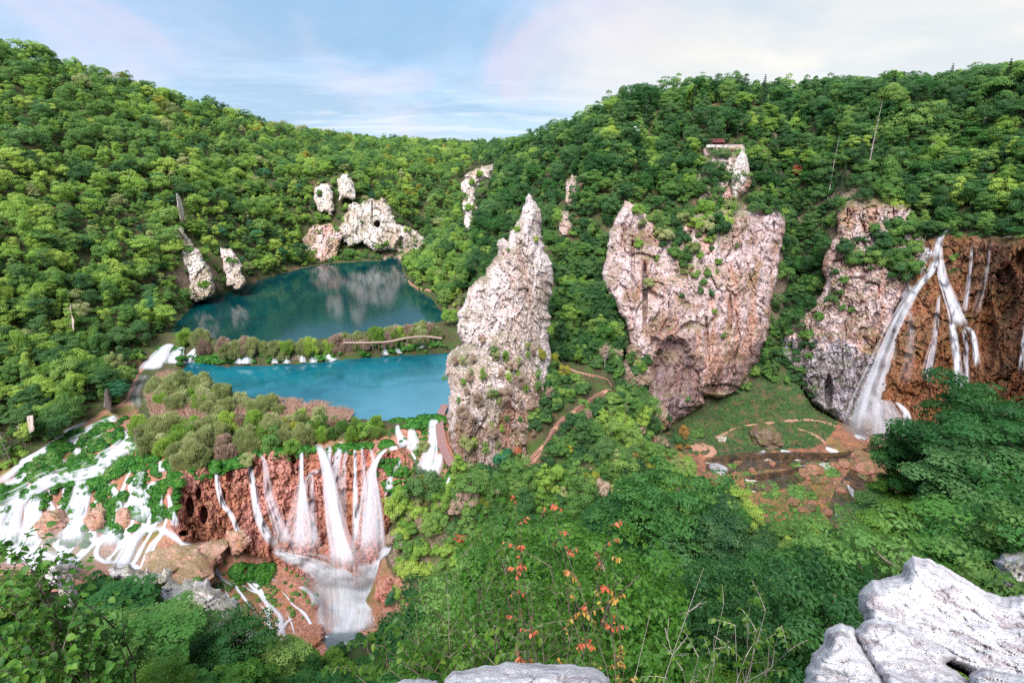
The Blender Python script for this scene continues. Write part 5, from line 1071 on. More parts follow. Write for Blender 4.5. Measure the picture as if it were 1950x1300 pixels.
# fine rills running down between the cushions, following the ground
def rills(name, starts, seed, nstep=26, ds=.9, wid=(.25, .8), mat='fall'):
    r2 = np.random.default_rng(seed); parts, uvs, eds, dns = [], [], [], []
    for (sx_, sy_) in starts:
        q = hit(sx_, sy_, [B_GROUND])
        if q is None: continue
        x, y = q[0].x, q[0].y; d = np.array([0., 0.]); L_ = []
        for k_ in range(int(nstep * r2.uniform(.5, 1.2))):
            g = np.array([ground_z(x + .9, y) - ground_z(x - .9, y), ground_z(x, y + .9) - ground_z(x, y - .9)]); g = -g / (np.linalg.norm(g) + 1e-6)
            d = d * .45 + g * .55; d /= np.linalg.norm(d) + 1e-6; x += d[0] * ds; y += d[1] * ds; L_.append((x, y))
        L_ = np.array(L_); n = len(L_)
        if n < 6: continue
        t = np.gradient(L_, axis=0); t /= np.linalg.norm(t, axis=1)[:, None] + 1e-6; w_ = r2.uniform(*wid) * (1 + fbm(np.c_[np.arange(n) * .35, np.full(n, sx_), np.full(n, sy_)], 2, 3) * .6)
        W = np.linspace(-1, 1, 5); V = []
        for i in range(n):
            for c_ in W:
                xx = L_[i, 0] - t[i, 1] * c_ * w_[i]; yy = L_[i, 1] + t[i, 0] * c_ * w_[i]; V.append((xx, yy, float(ground_z(xx, yy)) + .34 - .24 * c_ * c_)); uvs.append((c_ * w_[i] + sx_, i * ds)); eds.append((1 - c_ * c_)**.7); dns.append(min(1, i / 3 + .2, (n - 1 - i) / 4))
        parts.append((np.array(V), gridfaces(n, 5)))
    V, Fc = merge(parts); ctr = V.mean(0)
    return obj(name, mesh(name, V - ctr, Fc, M[mat], True, uv=np.array(uvs), attrs={'edge': np.array(eds), 'dens': np.array(dns)}), loc=tuple(ctr), kind='stuff')
r_ = np.random.default_rng(19)
def starts(poly, n):
    pa = np.array(poly, float); o_ = []
    while len(o_) < n:
        x, y = r_.uniform(*np.array([pa.min(0), pa.max(0)])[:, 0]), r_.uniform(*np.array([pa.min(0), pa.max(0)])[:, 1])
        if inpoly(np.array([x]), np.array([y]), poly)[0]: o_.append((x, y))
    return o_
rills('rills', starts([(-20, 930), (100, 840), (225, 785), (280, 850), (330, 900), (330, 1000), (200, 1040), (0, 1040)], 60) + starts([(0, 960), (140, 920), (330, 900), (330, 960), (200, 980), (0, 1020)], 20), 4)
rills('rills', starts([(300, 1040), (480, 1070), (580, 1130), (560, 1190), (480, 1170), (380, 1100)], 22)  + starts([(758, 850), (795, 850), (795, 900), (770, 900)], 7), 5, 16, .8, (.2, .6))
0 and rills('rills', starts([(1400, 890), (1620, 880), (1650, 940), (1560, 960), (1420, 930)], 40), 6, 14, .8, (.2, .55))
# between the lakes
GB = 'little falls of the barrier between the lakes'
for lab, pts in [
 ('white rapids at the left end of the barrier, outer branch', [(326, 654, 12), (312, 666, 22), (302, 680, 30), (290, 694, 34), (280, 706, 26)]),
 ('white rapids at the left end of the barrier, middle branch', [(345, 660, 10), (336, 672, 22), (330, 684, 28), (334, 694, 34)]),
 ('white rapids at the left end of the barrier, inner branch', [(378, 660, 8), (367, 672, 15), (360, 684, 16), (356, 693, 22)]),
 ('little fall beside the moss island', [(422, 670, 4), (423, 680, 6), (423, 690, 7)]),
 ('broad comb of little falls on the barrier', [(464, 674, 18), (465, 683, 24), (462, 694, 28)]),
 ('little double fall right of the comb', [(523, 678, 6), (523, 685, 8), (523, 693, 10)]),
 ('little fall in the middle of the barrier', [(544, 678, 7), (545, 685, 10), (545, 693, 12)]),
 ('little fall left of the slanting chute', [(598, 672, 5), (597, 681, 9), (596, 692, 12)]),
 ('faint little fall beside the middle one', [(575, 676, 4), (576, 684, 7), (576, 691, 8)]),
 ('slanting white chute on the barrier', [(618, 664, 6), (622, 673, 9), (628, 682, 12), (638, 688, 16)]),
 ('little fall under the walkway, left', [(731, 660, 5), (733, 668, 7), (735, 677, 10)]),
 ('little fall under the walkway, middle', [(756, 660, 4), (758, 667, 6), (762, 674, 8)]),
 ('little fall at the right end of the walkway', [(808, 644, 7), (806, 654, 9), (800, 664, 12)])]:
    flow('waterfall', lab, pts, off=.5, group=GB, bow=.12, step=2.0)
flow('cascade', 'blurred stream curving left of the reeds', [(276, 712, 16), (262, 735, 22), (256, 755, 24), (262, 782, 26)], 'veil', off=.3, d0=.7, d1=.5, bow=.03)
# the high waterfall
GH = 'strands of the high waterfall'
flow('waterfall', 'thick twisting head of the high waterfall', [(1815, 428, 5), (1800, 440, 8), (1790, 455, 10), (1786, 475, 14), (1785, 495, 20)], group=GH)
flow('waterfall', 'long left arm of the high waterfall', [(1784, 488, 12), (1772, 519, 13), (1748, 546, 14), (1728, 578, 17), (1706, 620, 22), (1690, 662, 28), (1674, 710, 36), (1660, 755, 46), (1650, 800, 54), (1644, 838, 58)], group=GH, d0=.95, d1=.62)
flow('waterfall', 'right arm of the high waterfall', [(1790, 488, 10), (1796, 530, 15), (1808, 560, 17), (1820, 592, 20), (1832, 625, 26)], group=GH)
flow('waterfall', 'left fork of the right arm of the high waterfall', [(1812, 610, 10), (1818, 650, 12), (1824, 705, 12), (1826, 760, 13), (1828, 800, 14)], group=GH)
flow('waterfall', 'right fork of the right arm of the high waterfall', [(1838, 622, 8), (1852, 634, 8), (1858, 665, 8), (1860, 700, 9)], group=GH)
flow('waterfall', 'middle fork of the right arm of the high waterfall', [(1836, 625, 8), (1840, 660, 8), (1840, 720, 10), (1842, 770, 10)], 'veil', group=GH)
flow('waterfall', 'thin thread between the two arms of the high waterfall', [(1789, 560, 4), (1785, 600, 6), (1780, 645, 8), (1770, 690, 12), (1764, 730, 14)], 'veil', group=GH)
flow('waterfall', 'straight thread right of the high waterfall', [(1852, 458, 3), (1848, 510, 5), (1842, 560, 6), (1836, 600, 8)], 'veil', group=GH)
flow('waterfall', 'misty thread farther right of the high waterfall', [(1886, 460, 3), (1880, 510, 6), (1868, 560, 10), (1858, 605, 12)], 'veil', group=GH, d0=.7, d1=.6)
flow('waterfall', 'pale thread at the right edge of the wet wall', [(1958, 560, 4), (1950, 640, 8), (1944, 715, 10)], 'veil', group=GH)
flow('waterfall', 'veil of spray hanging from the left arm', [(1732, 590, 8), (1736, 630, 10), (1730, 690, 16), (1722, 740, 20)], 'veil', group=GH, d0=.7, d1=.4)
flow('waterfall', 'lower skirt of the high waterfall falling in many threads', [(1684, 760, 20), (1690, 785, 40), (1696, 815, 52), (1700, 842, 56)], 'veil', group=GH, d0=.9, d1=1.0)
flow('waterfall', 'small right step at the foot of the high waterfall', [(1708, 765, 8), (1725, 785, 12), (1730, 815, 16), (1732, 850, 16)], group=GH)
flow('waterfall', 'last little fall at the right foot of the wet wall', [(1745, 800, 8), (1748, 825, 14), (1752, 850, 14)], 'veil', group=GH)
def brook_mat():
    a = Mat('brown_brook_water'); co = a.coord('Object'); n1 = a.noise(co, .5, 6, .65, .6); e = a.attr('edge'); n3 = a.noise(co, 2.2, 4, .6)
    al = a.math('MULTIPLY', a.sm(a.math('ADD', n1, a.math('MULTIPLY', a.math('SUBTRACT', e, .6), .5)), .36, .52), .82)
    p = a.bsdf(a.mix(a.sm(n1, .4, .6), (.030, .024, .018), (.085, .050, .030)), .12, .5, a.bump(n3, .25, .05)); tr = a.n('ShaderNodeBsdfTransparent'); m2 = a.n('ShaderNodeMixShader'); a.set(m2.inputs[0], al)
    a.nt.links.new(tr.outputs[0], m2.inputs[1]); a.nt.links.new(p, m2.inputs[2]); return a.done(m2.outputs[0])
M['brook'] = brook_mat()
for lab, pts in [('main arm of the brown stream', [(1690, 852, 20), (1640, 872, 34), (1580, 884, 40), (1500, 884, 40), (1420, 886, 34), (1345, 892, 26)]), ('lower arm of the brown stream', [(1640, 900, 40), (1630, 935, 60), (1610, 970, 50), (1598, 1010, 30), (1590, 1040, 20)]), ('left arm of the brown stream', [(1540, 900, 30), (1480, 920, 40), (1420, 925, 30)])]:
    o = flow('stream', lab, pts, 'brook', off=.22, horiz=True, bow=.0, step=4, cat='stream'); o['kind'] = 'structure'
    for q in ('label', 'category'): del o[q]
# white water of the red stream and foam of the pool
for lab, pts in [('white rapids at the left end of the red stream', [(1350, 884, 8), (1366, 890, 14), (1386, 900, 12)]),
 ('short rapid below the dark boulder', [(1458, 860, 6), (1446, 866, 8), (1434, 876, 6)]), ('small rapid right of the dark boulder', [(1486, 858, 5), (1500, 862, 7), (1512, 866, 5)]),
 ('long rapid in the middle of the red stream', [(1526, 872, 4), (1550, 880, 7), (1575, 888, 8), (1598, 886, 5)]), ('rapid in front of the flat red boulder', [(1520, 890, 5), (1540, 889, 6), (1562, 893, 5)]),
 ('little rapid near the right boulders', [(1618, 876, 4), (1626, 880, 6), (1636, 884, 4)]), ('braided rills on the flat right bed', [(1612, 922, 4), (1622, 934, 7), (1628, 946, 5)]), ('small rill beside the right trees', [(1650, 932, 4), (1658, 942, 6), (1664, 950, 4)]),
 ('rill over the red ledge in the lower stream', [(1590, 978, 4), (1600, 990, 6), (1604, 1010, 6), (1606, 1025, 5)]), ('white spray at the foot of the high waterfall', [(1626, 830, 8), (1645, 836, 10), (1665, 842, 8)]), ('rapid beside the upper path bend', [(1572, 852, 4), (1584, 858, 6), (1598, 862, 4)])]:
    flow('rapid', lab, pts, 'fall', off=.4, horiz=True, bow=.02, step=2, cat='rapid')
def foam(lab, pts, **k_): return flow('foam', lab, pts, 'foam', off=.6, bow=.05, cat='foam', cols=15, **k_)
foam('wide white foam under the main chute', [(650, 1078, 60), (652, 1105, 84), (655, 1135, 96), (655, 1165, 90), (655, 1190, 80), (645, 1215, 50)])
foam('white foam band along the foot of the left strands', [(520, 1045, 14), (550, 1060, 20), (585, 1072, 28), (620, 1092, 40), (640, 1120, 50)], horiz=True)
foam('white foam under the bell shaped fall', [(702, 1070, 44), (700, 1105, 46), (696, 1140, 40), (690, 1180, 40), (680, 1208, 34)])
foam('foam tongue running out of the pool', [(640, 1190, 30), (650, 1215, 24), (652, 1235, 16)])
# ------------------------------------------------------------------ bushes on the barriers
def bush(px, py, h, mk, shape='bush', q=None, label=None, group=None, sx=1.0, name=None, cat=None, lod=None, sink=.15):
    name = name or {'willow': 'willow_bush', 'layered': 'broadleaf_tree'}.get(shape, 'shrub'); cat = cat or {'willow': 'willow bush', 'layered': 'tree'}.get(shape, 'shrub')
    hh_ = hit(px, py)
    if hh_ is None: return
    p = hh_[0]; s_ = random.uniform(0, 6.28)
    return plant(p.x, p.y, p.z - sink, h, shape, mk, s_, label or where_label(p.x, p.y, p.z, h, shape, mk, {'shrub': 'shrub', 'willow bush': 'willow'}.get(cat, 'tree')), cat, group, name, lod, q, sx)
def band(poly, step, hr, mats, group, seed, shape='bush', sx=1.0, prob=1.0):
    r_ = np.random.default_rng(seed); pa = np.array(poly, float); n = 0
    for yy in np.arange(pa[:, 1].min(), pa[:, 1].max(), step * .6):
        for xx in np.arange(pa[:, 0].min(), pa[:, 0].max(), step):
            x = xx + r_.uniform(-.45, .45) * step; y = yy + r_.uniform(-.45, .45) * step * .6
            if r_.random() < prob and inpoly(np.array([x]), np.array([y]), poly)[0]:
                bush(x, y, r_.uniform(*hr), mats[int(r_.random() * len(mats))], shape, group=group, sx=sx * r_.uniform(.85, 1.2)); n += 1
    print(group, n)
random.seed(3)
W_ = ['l_willow', 'l_willow', 'l_willow', 'l_fresh', 'l_pink']
band([(338, 650), (380, 652), (520, 668), (640, 656), (740, 640), (832, 628), (846, 642), (740, 660), (620, 674), (520, 682), (430, 678), (380, 668)], 17, (4.0, 6.2), W_, 'willow bushes on the barrier between the lakes', 1, 'willow')
band([(300, 745), (345, 718), (400, 745), (480, 768), (560, 785), (545, 800), (420, 800), (300, 790)], 26, (4.2, 6.5), ['l_willow'] * 4 + ['l_fresh'], 'willow bushes beside the reeds', 2, 'willow')
band([(250, 820), (330, 800), (480, 808), (560, 810), (600, 830), (560, 852), (470, 862), (390, 885), (340, 895), (280, 860)], 30, (4.0, 6.5), ['l_willow'] * 4 + ['l_fresh', 'l_pink'], 'willow bushes above the red wall', 3, 'willow')
band([(560, 800), (640, 806), (700, 812), (745, 815), (750, 838), (620, 848), (560, 845)], 28, (2.8, 4.6), ['l_fresh', 'l_willow', 'l_mid'], 'bushes along the lip of the great falls', 4, 'willow')
for px_, py_, h_, mk_, lab in [(520, 852, 6.0, 'l_mid', 'round bright green bush leaning over the lip of the great falls'), (548, 828, 5.2, 'l_yellow', 'yellow green bush on the barrier behind the falls'), (610, 800, 4.6, 'l_willow', 'rounded grey green willow beside the dry reeds'), (560, 862, 4.0, 'l_fresh', 'small fresh bush hanging on the lip of the falls'),
   (700, 828, 4.2, 'l_fresh', 'fresh green bush at the lip near the right fan of falls'), (805, 858, 3.0, 'l_willow', 'willow bush between the fan of falls and the stepped cascade'), (318, 852, 4.5, 'l_willow', 'leafless looking willow at the head of the left cascades'), (470, 885, 3.4, 'l_willow', 'grey willow hanging over the left of the red wall'), (440, 900, 3.0, 'l_pink', 'pinkish bare bush hanging over the red wall')]:
    bush(px_, py_, h_, mk_, 'bush', label=lab, group='large bushes of the lower barrier')
# spire ledges, buttress and bank below it
for px_, py_, h_, mk_, shp, sx_ in [(905, 528, 3.6, 'l_willow', 'tall', .9), (918, 650, 2.0, 'l_pink', 'bush', 1), (880, 800, 5.0, 'l_pink', 'round', 1), (910, 780, 5.5, 'l_pink', 'tall', 1), (960, 770, 5.5, 'l_pink', 'round', 1.1), (990, 740, 5.0, 'l_pink', 'round', 1), (1010, 790, 5.5, 'l_pink', 'tall', 1), (935, 840, 5.0, 'l_pink', 'round', 1), (975, 700, 3.0, 'l_pink', 'bush', 1), (1030, 690, 4.5, 'l_yellow', 'round', 1), (1045, 640, 4.0, 'l_fresh', 'round', 1),
   (925, 868, 5.0, 'l_mid', 'point', .9), (895, 850, 4.0, 'l_willow', 'bush', 1), (955, 880, 4.5, 'l_teal', 'bush', 1), (900, 890, 3.0, 'l_willow', 'bush', 1), (1020, 460, 2.0, 'l_fresh', 'bush', .8), (985, 440, 2.2, 'l_fresh', 'bush', .8), (1040, 485, 3.0, 'l_willow', 'tall', .9), (968, 480, 1.4, 'l_willow', 'bush', .8), (850, 735, 4.4, 'l_fresh', 'round', 1), (1000, 880, 2.4, 'l_willow', 'bush', 1), (870, 690, 2.2, 'l_pink', 'bush', 1), (1005, 660, 1.8, 'l_willow', 'bush', 1), (940, 665, 1.6, 'l_willow', 'bush', 1)]:
    bush(px_, py_, h_, mk_, shp, group='bushes on the spire and its base', sx=sx_, lod='mid')
bush(985, 868, 3.2, 'l_red', 'round', label='small red leaved tree at the foot of the spire by the stairs', cat='tree', lod='mid')
r_ = np.random.default_rng(5)
for px_, py_, h_, mk_, shp in [(1150, 690, 6.5, 'l_pink', 'tall'), (1175, 690, 5.5, 'l_pink', 'round'), (1210, 715, 5.5, 'l_teal', 'point'), (1190, 660, 5, 'l_pink', 'round'), (1090, 650, 6, 'l_mid', 'layered'), (1120, 600, 9, 'l_dark', 'layered'), (1095, 590, 8, 'l_mid', 'layered'), (1140, 580, 8, 'l_dark', 'layered'), (1120, 540, 9, 'l_dark', 'layered'), (1090, 520, 8, 'l_mid', 'tall'), (1130, 500, 8, 'l_dark', 'layered'), (1075, 490, 7, 'l_fresh', 'tall'), (1060, 440, 9, 'l_fresh', 'tall'), (1045, 425, 8, 'l_fresh', 'round'), (1125, 460, 8, 'l_mid', 'tall'), (1075, 720, 4.5, 'l_yellow', 'round'), (1050, 700, 5, 'l_yellow', 'round'), (1060, 780, 4, 'l_mid', 'round'), (1085, 760, 3.5, 'l_fresh', 'round'), (1045, 760, 4, 'l_pink', 'round'), (1120, 800, 3.5, 'l_pink', 'round'), (1160, 800, 3.5, 'l_orange', 'round'), (1190, 790, 4, 'l_pink', 'tall'), (1220, 830, 4, 'l_pink', 'round'), (1140, 850, 3.5, 'l_mid', 'round'), (1080, 860, 2.5, 'l_yellow', 'bush'), (1185, 850, 4, 'l_pink', 'tall'), (1250, 850, 4, 'l_pink', 'round'), (1300, 840, 4, 'l_orange', 'round'), (1060, 840, 2.5, 'l_mid', 'bush'), (1110, 770, 2.5, 'l_mid', 'bush'), (1180, 745, 3, 'l_mid', 'bush'), (1110, 690, 3, 'l_mid', 'bush'), (1140, 770, 2.5, 'l_mid', 'bush')]:
    bush(px_, py_, h_, mk_, shp, group='small trees in the path gully', name='broadleaf_tree', cat='tree', lod='mid')
# growth on the cliffs
CL = [(1282, 455), (1292, 470), (1302, 492), (1312, 508), (1322, 522), (1336, 540), (1350, 566), (1362, 590), (1345, 515), (1360, 515), (1235, 425), (1262, 470), (1285, 480), (1300, 520), (1250, 495), (1330, 450), (1360, 470), (1345, 420), (1310, 470), (1350, 520), (1400, 470), (1335, 560), (1215, 470), (1225, 430), (1210, 400), (1270, 440), (1290, 440), (1330, 490), (1375, 440), (1430, 402), (1460, 402), (1300, 560), (1365, 505), (1240, 540), (1380, 640), (1310, 760), (1270, 800), (1230, 740), (1215, 690),
      (1640, 460), (1660, 440), (1690, 470), (1700, 500), (1720, 520), (1640, 500), (1620, 470), (1600, 560), (1580, 570), (1560, 600), (1540, 590), (1620, 590), (1680, 450), (1720, 440), (1730, 480), (1530, 640), (1560, 560), (1600, 590), (1510, 600), (1520, 700), (1530, 720), (1740, 420), (1660, 510), (1610, 540), (1590, 520), (1750, 450), (1700, 420),
      (1340, 300), (1360, 330), (1350, 370), (1385, 340), (1430, 380), (1450, 390), (1340, 390), (1320, 400), (1290, 400)]
for i, (px_, py_) in enumerate(CL):
    bush(px_ + r_.uniform(-5, 5), py_ + r_.uniform(-5, 5), r_.uniform(1.6, 3.6), ['l_mid', 'l_dark', 'l_fresh', 'l_willow', 'l_mid'][i % 5] if px_ < 1500 else ['l_mid', 'l_dark'][i % 2], 'bush', group='shrubs growing on the cliffs', sink=.4)
for px_, py_ in [(660, 395), (655, 420), (640, 440), (610, 445), (690, 425), (700, 470), (720, 472), (735, 465), (690, 490), (665, 488), (640, 495), (600, 480), (620, 420), (730, 470), (590, 495), (640, 350), (610, 370), (775, 440), (760, 425), (360, 480), (390, 545), (355, 440), (440, 500), (900, 350), (915, 335), (895, 400), (885, 380), (672, 470)]:
    bush(px_, py_, r_.uniform(2.5, 6), ['l_mid', 'l_fresh'][int(r_.random() * 2)], 'bush', group='bushes at the foot of the lake cliffs', sink=.4)
for i, (px_, py_, h_, mk_) in enumerate([(1150, 480, 6, 'l_dark'), (1140, 510, 6, 'l_mid'), (1145, 545, 6, 'l_dark'), (1165, 590, 6, 'l_mid'), (1188, 625, 6, 'l_mid'), (1195, 660, 5, 'l_dark'), (1200, 700, 5, 'l_mid'), (1200, 740, 5, 'l_pink'), (1196, 790, 5, 'l_mid'), (1215, 405, 4, 'l_fresh'), (1250, 425, 4.5, 'l_mid'), (1280, 425, 4, 'l_dark'), (1310, 412, 4, 'l_mid'), (1350, 402, 4, 'l_fresh'), (1395, 400, 4, 'l_mid'), (1440, 400, 4.5, 'l_dark'), (1480, 402, 5, 'l_dark'), (1496, 440, 7, 'l_dark'), (1490, 490, 7, 'l_dark'), (1484, 540, 7, 'l_mid'), (1474, 590, 6, 'l_dark'), (1466, 640, 4, 'l_mid'), (1600, 396, 5, 'l_mid'), (1640, 378, 5, 'l_dark'), (1690, 380, 5, 'l_mid'), (1730, 388, 6, 'l_dark'), (1755, 440, 6, 'l_mid'), (1590, 440, 6, 'l_mid'), (1570, 490, 6, 'l_dark'), (1560, 560, 6, 'l_dark'), (1530, 590, 5, 'l_mid'), (1500, 630, 4, 'l_mid'), (1060, 500, 6, 'l_mid'), (1060, 540, 6, 'l_dark'), (1055, 590, 6, 'l_mid'), (1055, 640, 5, 'l_dark'), (1760, 455, 6, 'l_dark'), (1840, 436, 5, 'l_dark'), (1870, 440, 6, 'l_mid'), (1910, 442, 5, 'l_dark'), (1945, 440, 6, 'l_mid'), (870, 560, 7, 'l_mid'), (850, 590, 8, 'l_mid'), (860, 620, 6, 'l_fresh'), (880, 530, 8, 'l_mid'), (900, 510, 7, 'l_fresh')]):
    bush(px_ + (0 if py_ > 430 or px_ > 1750 else 0), py_ + (10 if py_ < 430 and px_ < 1745 else 6 if px_ > 1750 else 0), h_ * 1.35, mk_, ['layered', 'round', 'tall', 'dome'][i % 4], group='trees along the cliff edges', name='broadleaf_tree', cat='tree', lod='mid', sink=.5)
GC = 'shrubs growing on the cliffs'
band([(1222, 402), (1400, 396), (1392, 440), (1350, 470), (1330, 520), (1300, 510), (1262, 470), (1235, 440)], 24, (3.0, 6.0), ['l_mid', 'l_fresh', 'l_dark', 'l_willow'], GC, 31, prob=.8)
band([(1598, 458), (1740, 425), (1742, 520), (1700, 535), (1640, 505), (1585, 530)], 26, (3.0, 6.0), ['l_mid', 'l_dark', 'l_dark'], GC, 32, prob=.8)
band([(1195, 640), (1235, 690), (1225, 800), (1195, 790), (1205, 720)], 26, (3.0, 5.0), ['l_mid', 'l_pink', 'l_dark', 'l_fresh'], GC, 33)
band([(872, 684), (1040, 680), (1032, 800), (1000, 885), (900, 890), (872, 800)], 30, (2.4, 4.6), ['l_pink', 'l_willow', 'l_fresh', 'l_pink', 'l_mid'], 'bushes on the spire and its base', 34, 'tall', prob=.75)
band([(1760, 430), (1960, 432), (1975, 468), (1900, 462), (1840, 446), (1770, 462)], 22, (3.5, 6.5), ['l_dark', 'l_mid', 'l_beech'], 'trees hanging over the lip of the high wall', 35, 'layered')
band([(1480, 640), (1560, 600), (1570, 640), (1530, 720), (1560, 770), (1530, 770), (1490, 700)], 26, (2.0, 4.5), ['l_mid', 'l_dark'], GC, 36, prob=.7)
# bank in front of the spire, down to the pool
BK = ['l_fresh', 'l_willow', 'l_mid', 'l_yellow', 'l_fresh', 'l_pink', 'l_near']
band([(760, 960), (800, 935), (870, 925), (960, 915), (1080, 905), (1170, 890), (1190, 930), (1120, 960), (1000, 970), (880, 985), (790, 1010), (745, 1060)], 30, (2.6, 5.0), BK, 'mixed shrubs on the bank below the boardwalk', 7, sx=1.0)
for px_, py_, h_, mk_, shp, lab in [(880, 1040, 5.0, 'l_red', 'round', 'pinkish red leaved tree below the boardwalk bank'), (940, 1010, 4.2, 'l_yellow', 'tall', 'small bright yellow tree on the bank'), (780, 1000, 4.0, 'l_willow', 'round', 'pale willow just right of the great falls'), (750, 1000, 3.6, 'l_willow', 'tall', 'pale airy willow touching the bell shaped fall'), (1200, 900, 8, 'l_orange', 'round', 'orange brown budding tree in front of the path'), (1250, 895, 6, 'l_fresh', 'round', 'light green bushy tree in front of the meadow'), (1170, 905, 8, 'l_willow', 'tall', 'pale green slender tree left of the orange tree')]:
    bush(px_, py_, h_, mk_, shp, label=lab, name='broadleaf_tree', cat='tree', lod='near')
# trees that stand out on the right slope
def pick(px, py, dy, h, mk, shp, lab, **k_):
    return bush(px, py + dy, h, mk, shp, label=lab, name='broadleaf_tree', cat='tree', **k_)
for px_, py_, h_, mk_, shp, lab in [(1868, 235, 6, 'l_white', 'tall', 'white flowering tree high on the right slope'), (1790, 215, 4, 'l_white', 'tall', 'small white flowering tree left of the taller one on the right slope'), (1768, 285, 5, 'l_white', 'round', 'white flowering tree in the middle of the right slope'), (1798, 265, 4, 'l_white', 'round', 'faint white flowering tree just above the middle one'), (1866, 385, 5, 'l_white', 'tall', 'white flowering tree just above the wet wall'), (1770, 350, 5, 'l_fresh', 'tall', 'light green tree above the head of the high waterfall'), (1516, 330, 6, 'l_red', 'round', 'dark red leaved tree at the top of the gully'), (1530, 300, 5, 'l_red', 'tall', 'second dark red tree at the top of the gully'),
   (1690, 175, 11, 'l_dark', 'point', 'tall dark tree standing above the skyline at the right'), (1210, 265, 7, 'l_white', 'tall', 'whitish budding tree on the left of the plateau slope'), (600, 312, 6, 'l_yellow', 'round', 'yellow tree on the far hill above the cave cliff'), (820, 405, 7, 'l_yellow', 'round', 'yellow green tree right of the cave cliff')]:
    pick(px_, py_, 12, h_, mk_, shp, lab)
for px_, py_, h_, mk_ in [(492, 440, 9, 'l_teal'), (538, 470, 9, 'l_teal')]:
    bush(px_, py_ + 25, h_, mk_, 'round', label='blue green round tree on the shore slope, ' + ('left of the pair' if px_ < 500 else 'right of the pair'), name='broadleaf_tree', cat='tree')
for i, (px_, py_, h_) in enumerate([(1672, 360, 15), (1632, 345, 13), (1600, 372, 12), (1706, 330, 12), (1580, 330, 13), (1555, 250, 12), (1690, 215, 14), (1320, 215, 12), (1450, 205, 12), (1800, 190, 13), (1905, 195, 13), (1735, 240, 12)]):
    bush(px_, py_, h_, 'l_conifer', 'conifer', label=['tall dark spruce right behind the tall bare trunk', 'dark spruce left of the tall bare trunk', 'dark spruce above the grey buttress', 'dark spruce right of the tall bare trunk', 'dark spruce at the top of the dark gully', 'spruce on the ridge above the dark gully', 'spruce standing at the skyline right of centre', 'spruce on the ridge above the lookout platform, to its left', 'spruce on the ridge above the lookout platform, to its right', 'spruce near the skyline above the high waterfall', 'spruce near the skyline at the right edge', 'spruce below the skyline above the tall bare trunk'][i], name='spruce', cat='spruce', group='spruces on the right slope', lod='mid')
# bare and dead trunks
def bare_tree(x, y, z, h, label, seed, nb=14, jit=1.0, rad=.16, mk='barkpale', lean=(0, 0), spread=.33, up=.5, sub=2, name='dead_tree', first=.35):
    r2 = np.random.default_rng(seed); e = empty(name, (x, y, z), label=label, cat='dead tree')
    top = np.array([lean[0], lean[1], h]); P = smoothline([[0, 0, -.6], top * .3 + r2.normal(size=3) * .05 * h * np.array([1, 1, 0]) * .4 * jit, top * .65 + r2.normal(size=3) * .04 * h * np.array([1, 1, 0]) * jit, top], 10)
    V, Fc = tube(P, np.linspace(rad, rad * .15, 10), 6); obj('trunk', mesh('trunk', V, Fc, M[mk], True), e)
    parts = []
    for i in range(nb):
        t = r2.uniform(first, .97); b = P[int(t * 9)]; a_ = r2.uniform(0, 6.28); L_ = h * spread * (1.15 - t) * r2.uniform(.6, 1.3)
        d = np.array([math.cos(a_), math.sin(a_), up + r2.normal() * .2]); tip = b + d * L_; md = b + d * L_ * .5 + r2.normal(size=3) * L_ * .06
        parts.append(tube(smoothline([b, md, tip], 5), np.linspace(rad * .32 * (1.1 - t * .6), .006 + rad * .03, 5), 4))
        for k_ in range(sub):
            s0 = b + d * L_ * r2.uniform(.3, .85); d2 = d + r2.normal(size=3) * .6; parts.append(tube(smoothline([s0, s0 + d2 * L_ * .2, s0 + d2 * L_ * .42 + r2.normal(size=3) * .05 * L_], 4), np.linspace(rad * .12, .004 + rad * .02, 4), 3))
    V, Fc = merge([q for q in parts]) if parts else (None, None)
    if parts: obj('branches', mesh('branches', V, Fc, M[mk], True), e, kind='stuff')
    return e
def bare_at(px, py, h, label, seed, **k_):
    q = hit(px, py); p = q[0]; return bare_tree(p.x, p.y, p.z, h, label, seed, **k_)
bare_at(1648, 345, 27, 'tall bare grey trunk standing alone on the right slope', 1, nb=30, rad=.32, spread=.07, up=-.1, sub=0, lean=(.4, 0), first=.15, jit=.06)
bare_at(1573, 395, 25, 'thin bare grey trunk beside the dark gully', 2, nb=22, rad=.24, spread=.06, up=-.1, sub=0, lean=(.3, 0), first=.2, jit=.06)
bare_at(1168, 480, 9, 'leaning bare tree left of the pink cliff', 3, nb=16, rad=.14, lean=(-2, 0))
bare_at(1152, 705, 10, 'grey leafless tree in the path gully', 4, nb=30, rad=.16, spread=.3)
bare_at(262, 850, 6, 'thin leafless tree at the head of the left cascades', 5, nb=18, rad=.09)
bare_at(366, 845, 5, 'pale leafless stem among the willows', 6, nb=10, rad=.07)
bare_at(20, 880, 9, 'leafless pale tree on the far left bank', 7, nb=36, rad=.12, spread=.4, up=.3)
bare_at(50, 850, 7, 'second leafless pale tree on the far left bank', 8, nb=30, rad=.10, spread=.4, up=.3)
for i, (px_, py_, h_) in enumerate([(1225, 868, 5), (1245, 872, 5), (1280, 868, 5.5), (1330, 850, 5), (1065, 845, 7)]):
    bare_at(px_, py_, h_, ['dark bare sapling left of the meadow, leftmost of the row', 'second dark bare sapling left of the meadow', 'third dark bare sapling left of the meadow', 'dark bare sapling at the edge of the meadow', 'dark slim trunk beside the stepped path'][i], 20 + i, nb=14, rad=.07, mk='bark', spread=.3)
